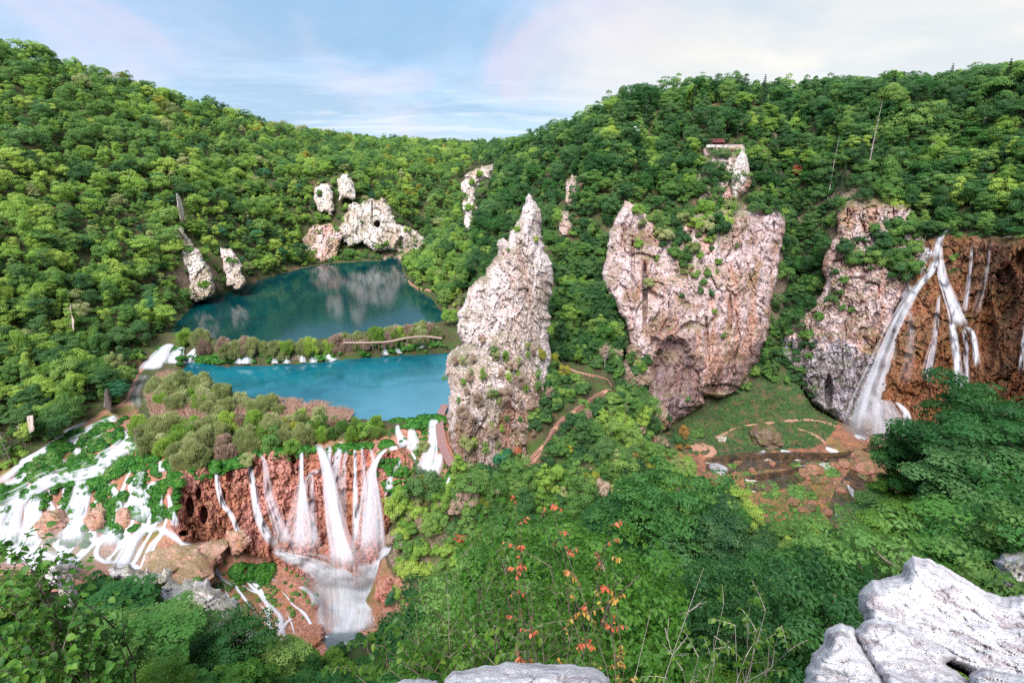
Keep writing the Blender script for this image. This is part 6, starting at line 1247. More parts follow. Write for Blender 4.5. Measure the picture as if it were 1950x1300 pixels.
# ------------------------------------------------------------------ reeds, moss cushions
blade_jobs = 1
def blades(name, polys, n, hr, wr, mk, seed, lean=.25):
    r2 = np.random.default_rng(seed); P = []
    for poly in polys:
        pa = np.array(poly, float); x0, y0 = pa.min(0); x1, y1 = pa.max(0); m_ = 0
        while m_ < n // len(polys):
            x = r2.uniform(x0, x1, 400); y = r2.uniform(y0, y1, 400); s_ = inpoly(x, y, poly) & (fbm(np.c_[x / 16, y / 9, x * 0], 2, seed) > -.25)
            for a_, b_ in zip(x[s_], y[s_]):
                h_ = B_GROUND.ray_cast(Vector((0, 0, 0)), Vector(ray(a_, b_)).normalized(), 2000)
                if h_[0] is not None: P.append(tuple(h_[0]))
            m_ += s_.sum()
    P = np.array(P); k_ = len(P); h = r2.uniform(*hr, k_); w_ = r2.uniform(*wr, k_); a_ = r2.uniform(0, np.pi, k_); s = np.c_[np.cos(a_), np.sin(a_), a_ * 0] * w_[:, None]
    l = r2.normal(size=(k_, 3)) * lean * h[:, None]; l[:, 2] = 0
    V = np.stack([P - s, P + s, P + l * .35 + np.c_[a_ * 0, a_ * 0, h * .6] + s * .7, P + l + np.c_[a_ * 0, a_ * 0, h]], 1).reshape(-1, 3); ctr = V.mean(0)
    obj(name, mesh(name, V - ctr, np.arange(4 * k_).reshape(-1, 4), M[mk]), loc=tuple(ctr), kind='stuff')
blades('reeds', [[(280, 770), (300, 740), (350, 775), (400, 800), (380, 815), (300, 808)], [(400, 775), (480, 770), (560, 778), (600, 800), (500, 808)], [(530, 765), (600, 772), (650, 790), (660, 805), (600, 800)], [(600, 778), (640, 764), (690, 768), (668, 786), (650, 800)], [(640, 795), (672, 790), (660, 812), (630, 812)], [(300, 720), (330, 712), (345, 740), (320, 760)]], 26000, (1.2, 2.6), (.035, .08), 'reed', 3)
blades('reeds', [[(728, 483), (790, 476), (766, 497), (730, 497)]], 1500, (1.2, 2.2), (.08, .16), 'reed', 4)
blades('reeds', [[(600, 762), (640, 752), (690, 756), (690, 768), (640, 764)], [(780, 735), (830, 728), (836, 742), (800, 745)]], 2600, (.7, 1.5), (.02, .04), 'reed', 5)
def cushions(name, polys, n, sr, mk, seed, keepf=-.1, fs=18):
    r2 = np.random.default_rng(seed); P_, R_, S_ = [], [], []
    for poly in polys:
        pa = np.array(poly, float); x0, y0 = pa.min(0); x1, y1 = pa.max(0); m_ = 0; tries = 0
        while m_ < n // len(polys) and tries < 60:
            tries += 1; x = r2.uniform(x0, x1, 200); y = r2.uniform(y0, y1, 200); s_ = inpoly(x, y, poly) & (fbm(np.c_[x / fs, y / fs, x * 0], 3, seed) > keepf)
            for a_, b_ in zip(x[s_], y[s_]):
                q = hit(a_, b_)
                if q is not None: P_.append(tuple(q[0])); R_.append((0, 0, r2.uniform(0, 6.28))); k_ = r2.uniform(*sr); S_.append((k_, k_, k_ * r2.uniform(.6, 1))); m_ += 1
    V, Fc = [], []
    for q in range(3):
        r3 = np.random.default_rng(q); d = sph(r3, 170); d[:, 2] = np.abs(d[:, 2]); Pq = d * np.array([1, 1, .7]) * r3.uniform(.75, 1.05, 170)[:, None]; nn_ = d + sph(r3, 170) * .4
        v, f = leaves_from(Pq, nn_, .42, r3, .8); V.append(mesh('cushion_mesh', v, f, M[mk]))
    instancer(name, P_, R_, S_, [int(r2.integers(3)) for _ in P_], V, kind='stuff')
cushions('moss_and_herbs', [[(90, 850), (200, 800), (225, 820), (170, 860), (100, 880)], [(100, 880), (180, 870), (190, 890), (110, 905)], [(210, 870), (280, 856), (345, 880), (350, 935), (330, 950), (300, 935), (290, 890), (220, 905)], [(170, 912), (212, 905), (212, 935), (190, 945)], [(0, 925), (50, 925), (50, 945), (0, 955)], [(150, 890), (130, 880), (60, 905), (80, 895)], [(480, 860), (745, 840), (745, 850), (600, 858), (500, 868)], [(745, 800), (840, 790), (850, 805), (800, 815), (750, 815)], [(430, 1075), (520, 1075), (520, 1110), (450, 1110)], [(390, 880), (470, 866), (470, 885), (410, 900)], [(190, 955), (240, 945), (225, 1000), (190, 1000)], [(250, 965), (300, 955), (296, 985), (260, 990)]], 2600, (.5, 1.15), 'l_moss', 6)
cushions('moss_and_herbs', [[(372, 682), (400, 676), (430, 676), (640, 668), (740, 656), (835, 640), (840, 656), (740, 672), (640, 684), (520, 690), (430, 692), (380, 694)]], 420, (.5, 1.1), 'l_moss', 7)
cushions('moss_and_herbs', [[(1420, 900), (1540, 930), (1560, 950), (1420, 950)], [(1500, 880), (1580, 870), (1600, 905), (1520, 910)], [(1370, 880), (1400, 870), (1405, 895)], [(1590, 960), (1650, 960), (1640, 985), (1590, 980)], [(1420, 960), (1560, 960), (1600, 1040), (1500, 1040)]], 1300, (.3, .8), 'l_mid', 8)
cushions('moss_and_herbs', [[(760, 860), (800, 850), (800, 900), (770, 940)], [(850, 905), (900, 905), (890, 950), (840, 945)], [(500, 1060), (620, 1120), (560, 1200), (440, 1150)], [(330, 1040), (460, 1060), (460, 1140), (330, 1090)], [(770, 640), (850, 640), (850, 672), (780, 668)]], 260, (.35, .75), 'l_mid', 9, .1, 10)
blades('meadow_grass', [[(1300, 800), (1345, 778), (1430, 742), (1480, 700), (1560, 775), (1600, 806), (1560, 845), (1400, 850), (1300, 850)], [(1400, 890), (1560, 900), (1640, 960), (1580, 1030), (1480, 1020), (1400, 950)]], 16000, (.25, .7), (.03, .07), 'l_mid', 13, .5)
cushions('moss_and_herbs', [[(345, 886), (470, 862), (560, 856), (745, 845), (745, 862), (620, 866), (470, 890), (380, 915)], [(690, 880), (790, 870), (780, 940), (750, 950)]], 420, (.3, .8), 'l_moss', 14, .0, 14)
cushions('meadow_herbs', [[(1290, 810), (1345, 778), (1430, 742), (1480, 660), (1530, 700), (1600, 806), (1560, 850), (1400, 860), (1290, 850)]], 700, (.2, .6), 'l_dark', 15, .05, 14)
band([(1270, 830), (1330, 800), (1345, 830), (1300, 860), (1240, 860)], 22, (1.5, 3.5), ['l_dark', 'l_mid', 'l_pink', 'l_orange'], 'bushes round the meadow', 41, prob=.8)
band([(1480, 680), (1530, 660), (1560, 730), (1530, 760)], 22, (1.2, 2.6), ['l_dark', 'l_mid'], 'bushes round the meadow', 42, prob=.6)
band([(1200, 850), (1330, 870), (1340, 900), (1230, 900)], 26, (2.5, 4.5), ['l_fresh', 'l_willow', 'l_mid', 'l_yellow'], 'bushes round the meadow', 43)
cushions('moss_and_herbs', [[(0, 930), (120, 830), (230, 785), (345, 880), (330, 1000), (200, 1040), (0, 1040)]], 620, (.6, 1.35), 'l_moss', 16, .12, 15)
cushions('moss_and_herbs', [[(60, 880), (230, 790), (300, 850), (220, 900), (20, 950)]], 260, (.5, 1.2), 'l_mid', 17, .1, 12)
cushions('moss_and_herbs', [[(290, 660), (385, 658), (385, 690), (330, 694), (290, 690)]], 60, (.5, 1.3), 'l_moss', 18, .05, 8)
cushions('moss_and_herbs', [[(745, 800), (848, 792), (852, 830), (800, 842), (745, 845)], [(800, 860), (830, 850), (860, 890), (840, 950), (790, 950)]], 150, (.3, .8), 'l_moss', 19, .05, 9)
# ------------------------------------------------------------------ paths, steps, boardwalks
M['path'] = plain_mat('trodden_pinkish_earth', (.22, .11, .075), (.36, .20, .15), .95, 2.5, .1, .5)
M['plank'] = plain_mat('weathered_reddish_planks', (.15, .085, .085), (.27, .16, .155), .85, 4.0, .2, .4, (1, 6, 1))
M['plankpale'] = plain_mat('pale_weathered_planks', (.24, .16, .13), (.36, .26, .22), .85, 4.0, .2, .4, (1, 6, 1))
M['log'] = plain_mat('step_logs', (.13, .07, .055), (.24, .14, .11), .9, 3.0, .1, .5)
def on_ground(pts, n, bl=None, smooth=5):
    c = smoothline(np.array(pts, float)[:, :2], n); P = []
    for q in c:
        h_ = hit(q[0], q[1], bl or [B_GROUND]); P.append(np.array(h_[0]) if h_ is not None else P[-1])
    P = np.array(P); k_ = np.ones(smooth) / smooth
    return np.stack([np.convolve(np.pad(P[:, i], smooth // 2, mode='edge'), k_, 'valid') for i in range(3)], 1)
def resample(P, step):
    d = np.r_[0, np.cumsum(np.linalg.norm(np.diff(P, axis=0), axis=1))]; s = np.arange(0, d[-1], step)
    return np.stack([np.interp(s, d, P[:, i]) for i in range(3)], 1)
def strip(P, wid, lift=.10, rag=.3, seed=0):
    """earth path: a low rounded bank of earth following the ground"""
    t = np.gradient(P, axis=0); t[:, 2] = 0; t /= np.linalg.norm(t, axis=1)[:, None] + 1e-9; s = np.c_[-t[:, 1], t[:, 0]]; W = np.linspace(-1, 1, 7); V = []
    for i, p in enumerate(P):
        w_ = wid * .5 * (1 + rag * float(fbm(np.array([i * .25, seed, 0.]), 2, 4)))
        for c in W:
            x, y = p[0] + s[i, 0] * c * w_, p[1] + s[i, 1] * c * w_; g = max(float(ground_z(x, y)), p[2] - 1.0) if abs(c) < .99 else min(float(ground_z(x, y)), p[2])
            V.append((x, y, (g if abs(c) > .9 else max(g, p[2]) * .5 + p[2] * .5 if abs(c) < .5 else g * .4 + p[2] * .6) + lift * (1 - c**4) - (.25 if abs(c) > .99 else 0)))
    return np.array(V), gridfaces(len(P), 7)
def earth_path(pts, wid, n=40, seed=0, label=None):
    P = resample(on_ground(pts, n), .7); V, Fc = strip(P, wid * .85, .08, .5, seed); ctr = V.mean(0)
    return obj('path', mesh('path', V - ctr, Fc, M['path'], True), loc=tuple(ctr), kind='structure', label=label), P, ctr
ST = [(995, 893), (1010, 872), (1030, 850), (1065, 802), (1085, 787), (1110, 768), (1140, 750), (1163, 738)]
pth, P, ctr = earth_path(ST, 2.3, 60, 1, 'stepped earth path climbing beside the rock spire')
lg = None
def log_steps(P, ctr, parent, wid, pitch, skip=None):
    global lg
    Q = resample(P, pitch)
    for i in range(1, len(Q) - 1):
        if skip and skip(i): continue
        t = Q[i + 1] - Q[i - 1]; a_ = math.atan2(t[1], t[0]); s = None
        if lg is None:
            V, Fc = tube(np.array([[0, -.5, 0], [0, -.17, .012], [0, .17, .01], [0, .5, 0]]), [.11, .12, .115, .105], 8)
            Vc = np.vstack([V, [[0, -.51, 0], [0, .51, 0]]]); n8 = len(V); Fl = [tuple(f) for f in Fc] + [(n8, (j + 1) % 8, j, j) for j in range(8)] + [(n8 + 1, n8 - 8 + j, n8 - 8 + (j + 1) % 8, n8 - 8 + (j + 1) % 8) for j in range(8)]
            lg = mesh('step', Vc, [tuple(dict.fromkeys(f)) for f in Fl], M['log'], True)
        o = obj('step', lg, parent, tuple(Q[i] - ctr + np.array([0, 0, .2]))); o.rotation_euler = (0, 0, a_ + random.uniform(-.06, .06)); o.scale = (1.25, wid * random.uniform(.9, 1.06), 1.25)
log_steps(P, ctr, pth, 2.3, .62, lambda i: (i % 13) in (11, 12))
pth, P, ctr = earth_path([(1165, 737), (1158, 724), (1140, 717), (1118, 712), (1100, 708), (1085, 702), (1068, 698)], 1.5, 40, 2, 'narrow upper bend of the stepped path')
log_steps(P, ctr, pth, 1.5, .9, lambda i: i > 12)
earth_path([(1068, 634), (1085, 624), (1106, 612)], 1.8, 20, 3, 'short flight of the path seen among the gully trees')
earth_path([(1076, 452), (1084, 460), (1092, 472)], 2.2, 14, 4, 'pink bend of the path at the head of the gully')
earth_path([(1010, 898), (1040, 903), (1070, 900), (1100, 897), (1130, 892)], 3.4, 24, 5, 'broad pale path in front of the spire')
earth_path([(1360, 834), (1378, 826), (1400, 814), (1428, 808), (1450, 808)], 1.5, 24, 6, 'thin earth path along the left of the meadow')
earth_path([(1450, 806), (1500, 800), (1545, 798), (1585, 808), (1615, 818)], 2.0, 24, 7, 'earth path across the top of the meadow')
earth_path([(1512, 814), (1540, 822), (1562, 834), (1576, 850)], 1.6, 20, 8, 'earth path bending down to the red stream')
earth_path([(778, 534), (786, 542), (800, 548), (826, 553)], 1.8, 24, 9, 'lakeside path at the foot of the right hill')
earth_path([(150, 812), (195, 790), (236, 764), (252, 735), (268, 705), (290, 682)], 1.9, 40, 10, 'reddish path along the foot of the left slope')
earth_path([(1310, 850), (1335, 846), (1355, 856), (1340, 872)], 4.5, 18, 11, 'patch of bare pink ground beside the red stream')
def walkway(name, label, pts, wid, pitch, mat, rail=None, post=True, deck_t=.09):
    """boardwalk: separate planks on two beams, posts below"""
    c = smoothline(np.array([PZ(*q) for q in pts]), 80); Q = resample(c, pitch); base = Q[len(Q) // 2].copy(); base[2] -= 1.2
    e = empty(name, tuple(base), label=label, cat='boardwalk')
    V, Fc = box(-pitch * .44, -wid / 2, -deck_t / 2, pitch * .44, wid / 2, deck_t / 2); pl = mesh('plank', V, Fc, mat); r2 = np.random.default_rng(3); beams = [[], []]; posts = []
    T_ = np.gradient(Q, axis=0)
    for i, q in enumerate(Q):
        a_ = math.atan2(T_[i, 1], T_[i, 0]); sl_ = math.atan2(T_[i, 2], math.hypot(T_[i, 0], T_[i, 1]))
        o = obj('plank', pl, e, tuple(q - base + np.array([0, 0, r2.uniform(-.015, .015)]))); o.rotation_euler = (0, -sl_, a_ + r2.normal() * .025); o.scale = (1, r2.uniform(.95, 1.04), 1)
        s = np.array([-math.sin(a_), math.cos(a_), 0])
        for k_, sg in enumerate((-1, 1)):
            beams[k_].append(q + s * sg * wid * .36 - np.array([0, 0, .14]) - base)
            if post and i % max(1, int(2.2 / pitch)) == 0: b = q + s * sg * wid * .36 - base; posts.append(tube(np.array([b - [0, 0, 2.4], b - [0, 0, .12]]), .09, 6))
    for k_ in range(2):
        V, Fc = tube(np.array(beams[k_]), .10, 4); obj('beam', mesh('beam', V, Fc, M['log']), e)
    for V, Fc in posts: obj('post', mesh('post', V, Fc, M['log']), e)
    if rail:
        i0, i1, sg = rail; pr = []
        for i in range(int(len(Q) * i0), int(len(Q) * i1)):
            a_ = math.atan2(T_[i, 1], T_[i, 0]); s = np.array([-math.sin(a_), math.cos(a_), 0]); pr.append(Q[i] + s * sg * wid * .5 - base)
        pr = np.array(pr); parts = [tube(pr + [0, 0, 1.0], .06, 5), tube(pr + [0, 0, .5], .045, 5)] + [tube(np.array([p, p + [0, 0, 1.05]]), .06, 5) for p in pr[::max(1, int(1.8 / pitch))]]
        V, Fc = merge(parts); obj('handrail', mesh('handrail', V, Fc, M['rail']), e)
    return e
M['rail'] = plain_mat('red_brown_handrail', (.36, .13, .09), (.50, .21, .15), .8, 3., .2, .3)
walkway('boardwalk', 'reddish wooden boardwalk descending between the stepped cascade and the spire base', [(848, 770, -69.0), (841, 784, -69.2), (837, 800, -69.6), (838, 822, -70.8), (842, 845, -72.2), (851, 868, -73.5), (862, 886, -74.4)], 2.2, .36, M['plank'], (.55, 1.0, 1))
walkway('boardwalk', 'lower end of the reddish boardwalk crossing the bank under the spire', [(865, 890, -74.5), (877, 898, -75.0), (895, 905, -75.5), (918, 912, -76.0), (930, 916, -76.4)], 1.7, .33, M['plank'])
walkway('boardwalk', 'pale plank walkway over the barrier between the lakes', [(655, 652, -61.8), (700, 652, -61.6), (740, 650, -61.6), (775, 643, -61.6), (810, 640, -61.6), (842, 644, -61.8)], 1.5, .5, M['plankpale'])
# ------------------------------------------------------------------ lookout platform with its shelter
def stone_wall(a, b, h, t, nrow, name, label):
    a = np.array(a, float); b = np.array(b, float); L_ = np.linalg.norm((b - a)[:2]); e = empty(name, tuple(a), label=label, cat='wall'); e.rotation_euler = (0, 0, math.atan2(b[1] - a[1], b[0] - a[0]))
    V, Fc = box(0, -t * .4, 0, L_, t * .4, h - .05); obj('core', mesh('core', V, Fc, M['lime']), e); r2 = np.random.default_rng(2); rh = h / nrow
    for q in range(nrow):
        x = -.2
        while x < L_:
            w_ = r2.uniform(.8, 1.6); V, Fc = box(x + .03, -t * .5, q * rh + .02, min(x + w_, L_ + .2) - .03, t * .5 + r2.uniform(-.05, .05), (q + 1) * rh - .02); V[:, 1] += r2.uniform(-.06, .06); V += r2.normal(size=V.shape) * .02
            obj('stone', mesh('stone', V, Fc, M['lime']), e); x += w_
    return e
wa = PY(1346, 281, 213.5); wb = PY(1414, 281, 213.5); wa[2] = wb[2] = min(wa[2], wb[2])
stone_wall(wa, wb, 1.0, .6, 2, 'parapet_wall', 'pale stone parapet of the lookout platform above the cliff')
hb = PY(1362, 283, 217.5); e = empty('shelter', tuple(hb), label='small dark red roofed shelter behind the lookout parapet', cat='shelter'); e.rotation_euler = (0, 0, .12)
M['darkwood'] = plain_mat('dark_red_wood', (.07, .02, .022), (.13, .035, .035), .85, 3., .2, .3)
V, Fc = box(-2.3, -1.4, -1.5, 2.3, 1.4, 2.3); obj('wall', mesh('wall', V, Fc, M['darkwood']), e)
V = np.array([(-2.8, -2.0, 2.2), (2.8, -2.0, 2.2), (2.8, 2.0, 2.2), (-2.8, 2.0, 2.2), (-2.8, 0, 3.5), (2.8, 0, 3.5), (-2.8, -2.0, 2.05), (2.8, -2.0, 2.05), (2.8, 2.0, 2.05), (-2.8, 2.0, 2.05)])
obj('roof', mesh('roof', V, [(0, 1, 5, 4), (2, 3, 4, 5), (0, 4, 3, 9, 6), (1, 7, 8, 2, 5), (6, 7, 1, 0), (8, 9, 3, 2), (9, 8, 7, 6)], M['darkwood']), e)
# ------------------------------------------------------------------ boulders
M['redboulder'] = rock_mat('red_boulder', (.40, .20, .16), (.26, .10, .08), (.30, .11, .06), (.06, .03, .025), (.07, .10, .02), .6, .5, .5, .7, 3.0, grass=.2)
M['hump'] = rock_mat('pink_travertine', (.70, .46, .40), (.48, .26, .20), (.52, .24, .15), (.12, .06, .05), (.08, .16, .025), .5, .5, .5, .9, 1.4, grass=.12)
M['darkboulder'] = rock_mat('dark_boulder', (.22, .15, .12), (.12, .075, .06), (.20, .09, .05), (.03, .02, .018), (.09, .11, .03), .95, .4, .6, .8, 2.5, grass=.5)
def boulder(px, py, wpx, hpx, mk, label, seed, depth=1.0, sink=.35):
    h_ = hit(px, py); p = h_[0]; s = h_[3] / F; rx, rz, ry = wpx * s / 2, hpx * s / 2, wpx * s / 2 * depth
    nu, nv = 22, 30; th = np.linspace(.01, np.pi - .01, nu); ph = np.linspace(0, 2 * np.pi, nv, endpoint=False); A_, B_ = np.meshgrid(th, ph, indexing='ij')
    D = np.stack([np.sin(A_) * np.cos(B_), np.sin(A_) * np.sin(B_), np.cos(A_)], -1).reshape(-1, 3)
    f1, f2, idc = worley(D * 1.6 + seed, seed); rr = 1 + fbm(D * 1.3 + seed * 3, 4, seed) * .35 + (idc - .5) * .28 + fbm(D * 5 + seed, 3, seed + 4) * .1
    V = D * rr[:, None] * np.array([rx, ry, rz]); Fc = [(i * nv + j, (i + 1) * nv + j, (i + 1) * nv + (j + 1) % nv, i * nv + (j + 1) % nv) for i in range(nu - 1) for j in range(nv)]
    return obj('boulder', mesh('boulder', V, np.array(Fc), M[mk], False), loc=(p.x, p.y, p.z + rz * (1 - 2 * sink)), label=label, cat='boulder')
for i, q in enumerate([(1458, 840, 52, 36, 'darkboulder', 'big dark mossy boulder at the edge of the meadow'), (1650, 892, 50, 24, 'redboulder', 'broad flat red boulder in the stream'), (1607, 886, 24, 14, 'redboulder', 'rounded red boulder left of the broad flat one'), (1548, 896, 28, 16, 'redboulder', 'low dark red boulder in the middle of the stream'), (1566, 872, 18, 12, 'redboulder', 'small red boulder above the stream rapid'), (1632, 868, 30, 14, 'redboulder', 'red boulder nearest the foot of the high waterfall'), (1668, 852, 34, 26, 'redboulder', 'orange rock block at the foot of the high waterfall'), (1594, 922, 12, 8, 'redboulder', 'very small red stone on the flat bed'),
    (1700, 862, 26, 16, 'redboulder', 'wet rock right of the orange block'), (626, 1092, 20, 20, 'darkboulder', 'dark rock standing in the white foam'), (1545, 1000, 44, 22, 'redboulder', 'reddish ledge block in the lower stream'), (1610, 1012, 26, 20, 'redboulder', 'bright red block beside the lower rill'), (1590, 1030, 30, 16, 'redboulder', 'red block at the lowest visible part of the stream'), (1375, 838, 16, 10, 'white', 'whitish stone beside the meadow path'), (735, 1130, 34, 50, 'tufa', 'dark red tufa knob right of the foaming pool'), (590, 1212, 50, 22, 'tufa', 'orange tufa knob at the left edge of the pool outlet')]):
    boulder(*q, 50 + i)
r_ = np.random.default_rng(33); k_ = 0
while k_ < 34:
    x, y = r_.uniform(1360, 1700), r_.uniform(850, 1035)
    if inpoly(np.array([x]), np.array([y]), [(1370, 880), (1560, 860), (1700, 850), (1720, 880), (1650, 960), (1610, 1035), (1560, 1030), (1500, 960)])[0]:
        o = boulder(x, y, r_.uniform(8, 20), r_.uniform(6, 12), ['redboulder', 'redboulder', 'darkboulder'][k_ % 3], 'small rounded stone lying in the bed of the red stream', 200 + k_); o['group'] = 'small stones of the stream bed'; o['category'] = 'stone'; o.name = 'stone'; o['label'] = '%s %s stone in the stream bed, %s' % (['flat', 'rounded', 'angular', 'low', 'upright'][k_ % 5], ['reddish', 'rusty', 'dark mossy'][k_ % 3], 'near the ' + ['big mossy boulder', 'broad flat boulder', 'high waterfall foot', 'right hand trees', 'lower red ledge', 'white rapid', 'left rapids'][int(k_ * 7 / 34)]); k_ += 1
for i, q in enumerate([(108, 992, 44, 46, 'mossy travertine hump between the two left falls'), (186, 985, 34, 44, 'travertine hump between the curved fall and the narrow fall'), (240, 985, 26, 44, 'travertine hump left of the fan shaped fall'), (345, 1062, 120, 50, 'big pinkish travertine dome below the fan shaped fall'), (455, 1020, 36, 44, 'travertine hump under the crooked strand')]):
    o = boulder(*q[:4], 'hump', q[4], 150 + i, 1.0, .62); o.name = 'travertine_hump'; o['category'] = 'tufa hump'
# ------------------------------------------------------------------ rim boulders in front of the camera
a = Mat('rim_limestone'); co = a.coord('Object'); n1 = a.noise(co, 2.2, 8, .66, .5); n2 = a.noise(co, 9., 9, .72); n3 = a.noise(a.coord('Object', scale=(1, 1, .5), rot=(.3, .5, .4)), 3.6, 7, .65, 1.0); n4 = a.noise(co, 26., 6, .7); n5 = a.noise(co, 5.5, 4, .5)
col = a.mix(a.sm(n1, .38, .62), (.64, .61, .64), (.84, .82, .86))
col = a.mix(a.math('MULTIPLY', a.sm(a.math('ADD', n3, a.math('MULTIPLY', n4, .25)), .60, .76), .7), col, (.36, .29, .32))
col = a.mix(a.math('MULTIPLY', a.sm(n2, .56, .70), .6), col, (.82, .81, .85))
col = a.mix(a.math('MULTIPLY', a.sm(a.math('ADD', n2, a.math('MULTIPLY', n1, .5)), .54, .46), .25), col, (.24, .20, .22))
col = a.mix(a.math('MULTIPLY', a.sm(a.math('ADD', n5, a.math('MULTIPLY', n4, .15)), .80, .84), .8), col, (.45, .20, .10))
M['rim'] = a.done(a.bsdf(col, .95, .12, a.bump(a.math('ADD', a.math('ADD', n2, a.math('MULTIPLY', n4, .8)), n3), 1.0, .05)))
RK = dict(amp=.06, sc=2.4, vert=.8, register=True, smooth_=True, ragged=4.5, thick=.9)
rock('boulder', [(1636, 1165), (1634, 1130), (1655, 1106), (1690, 1098), (1716, 1094), (1722, 1074), (1738, 1058), (1770, 1064), (1815, 1086), (1870, 1120), (1915, 1138), (1945, 1134), (2040, 1140), (2040, 1330), (1930, 1330), (1860, 1300), (1800, 1262), (1720, 1222), (1660, 1195)], [(1740, 1060, 4.7), (1640, 1140, 4.1), (1900, 1150, 4.1), (1700, 1210, 3.55), (1850, 1290, 3.0), (2030, 1150, 4.0), (2030, 1320, 2.9)], M['rim'], 'large tilted grey white limestone block at the lower right rim', 'boulder', res=2.6, edge=.9, edge_px=30, seed=101, **RK)
rock('boulder', [(1636, 1188), (1660, 1178), (1700, 1180), (1745, 1198), (1790, 1226), (1832, 1252), (1800, 1262), (1840, 1290), (1870, 1330), (1690, 1330), (1670, 1290), (1640, 1240), (1625, 1205)], [(1660, 1180, 3.4), (1830, 1254, 3.0), (1640, 1240, 3.05), (1850, 1320, 2.55), (1700, 1325, 2.5)], M['rim'], 'middle wedge of limestone lying against the large tilted block', 'boulder', res=2.6, edge=.5, edge_px=26, seed=102, **RK)
rock('boulder', [(1530, 1330), (1534, 1280), (1545, 1245), (1566, 1226), (1574, 1196), (1598, 1186), (1622, 1192), (1634, 1206), (1650, 1240), (1682, 1280), (1704, 1330)], [(1600, 1190, 3.3), (1540, 1260, 3.0), (1680, 1290, 2.7), (1540, 1325, 2.5), (1690, 1328, 2.45)], M['rim'], 'leftmost rounded limestone block of the lower right rim', 'boulder', res=2.6, edge=.6, edge_px=28, seed=103, **RK)
rock('boulder', [(1845, 1284), (1880, 1268), (1930, 1280), (2040, 1290), (2040, 1340), (1850, 1340)], [(1850, 1286, 2.75), (2030, 1295, 2.7), (1900, 1330, 2.4)], M['rim'], 'limestone slab at the bottom right corner', 'boulder', res=2.6, edge=.4, edge_px=22, seed=104, **RK)
rock('boulder', [(844, 1330), (846, 1292), (862, 1277), (900, 1272), (940, 1264), (965, 1259), (1000, 1262), (1050, 1264), (1100, 1266), (1140, 1274), (1160, 1290), (1166, 1330)], [(860, 1280, 2.3), (1000, 1262, 2.45), (1150, 1280, 2.3), (1000, 1325, 1.95)], M['rim'], 'flat topped pale rim stone at the bottom centre', 'boulder', res=2.6, edge=.5, edge_px=26, seed=105, **RK)
rock('boulder', [(735, 1330), (742, 1302), (770, 1292), (800, 1290), (830, 1296), (846, 1312), (846, 1330)], [(740, 1300, 2.3), (845, 1305, 2.3), (790, 1328, 2.05)], M['rim'], 'small pale rim stone left of the flat topped one', 'boulder', res=2.6, edge=.4, edge_px=20, seed=106, **RK)
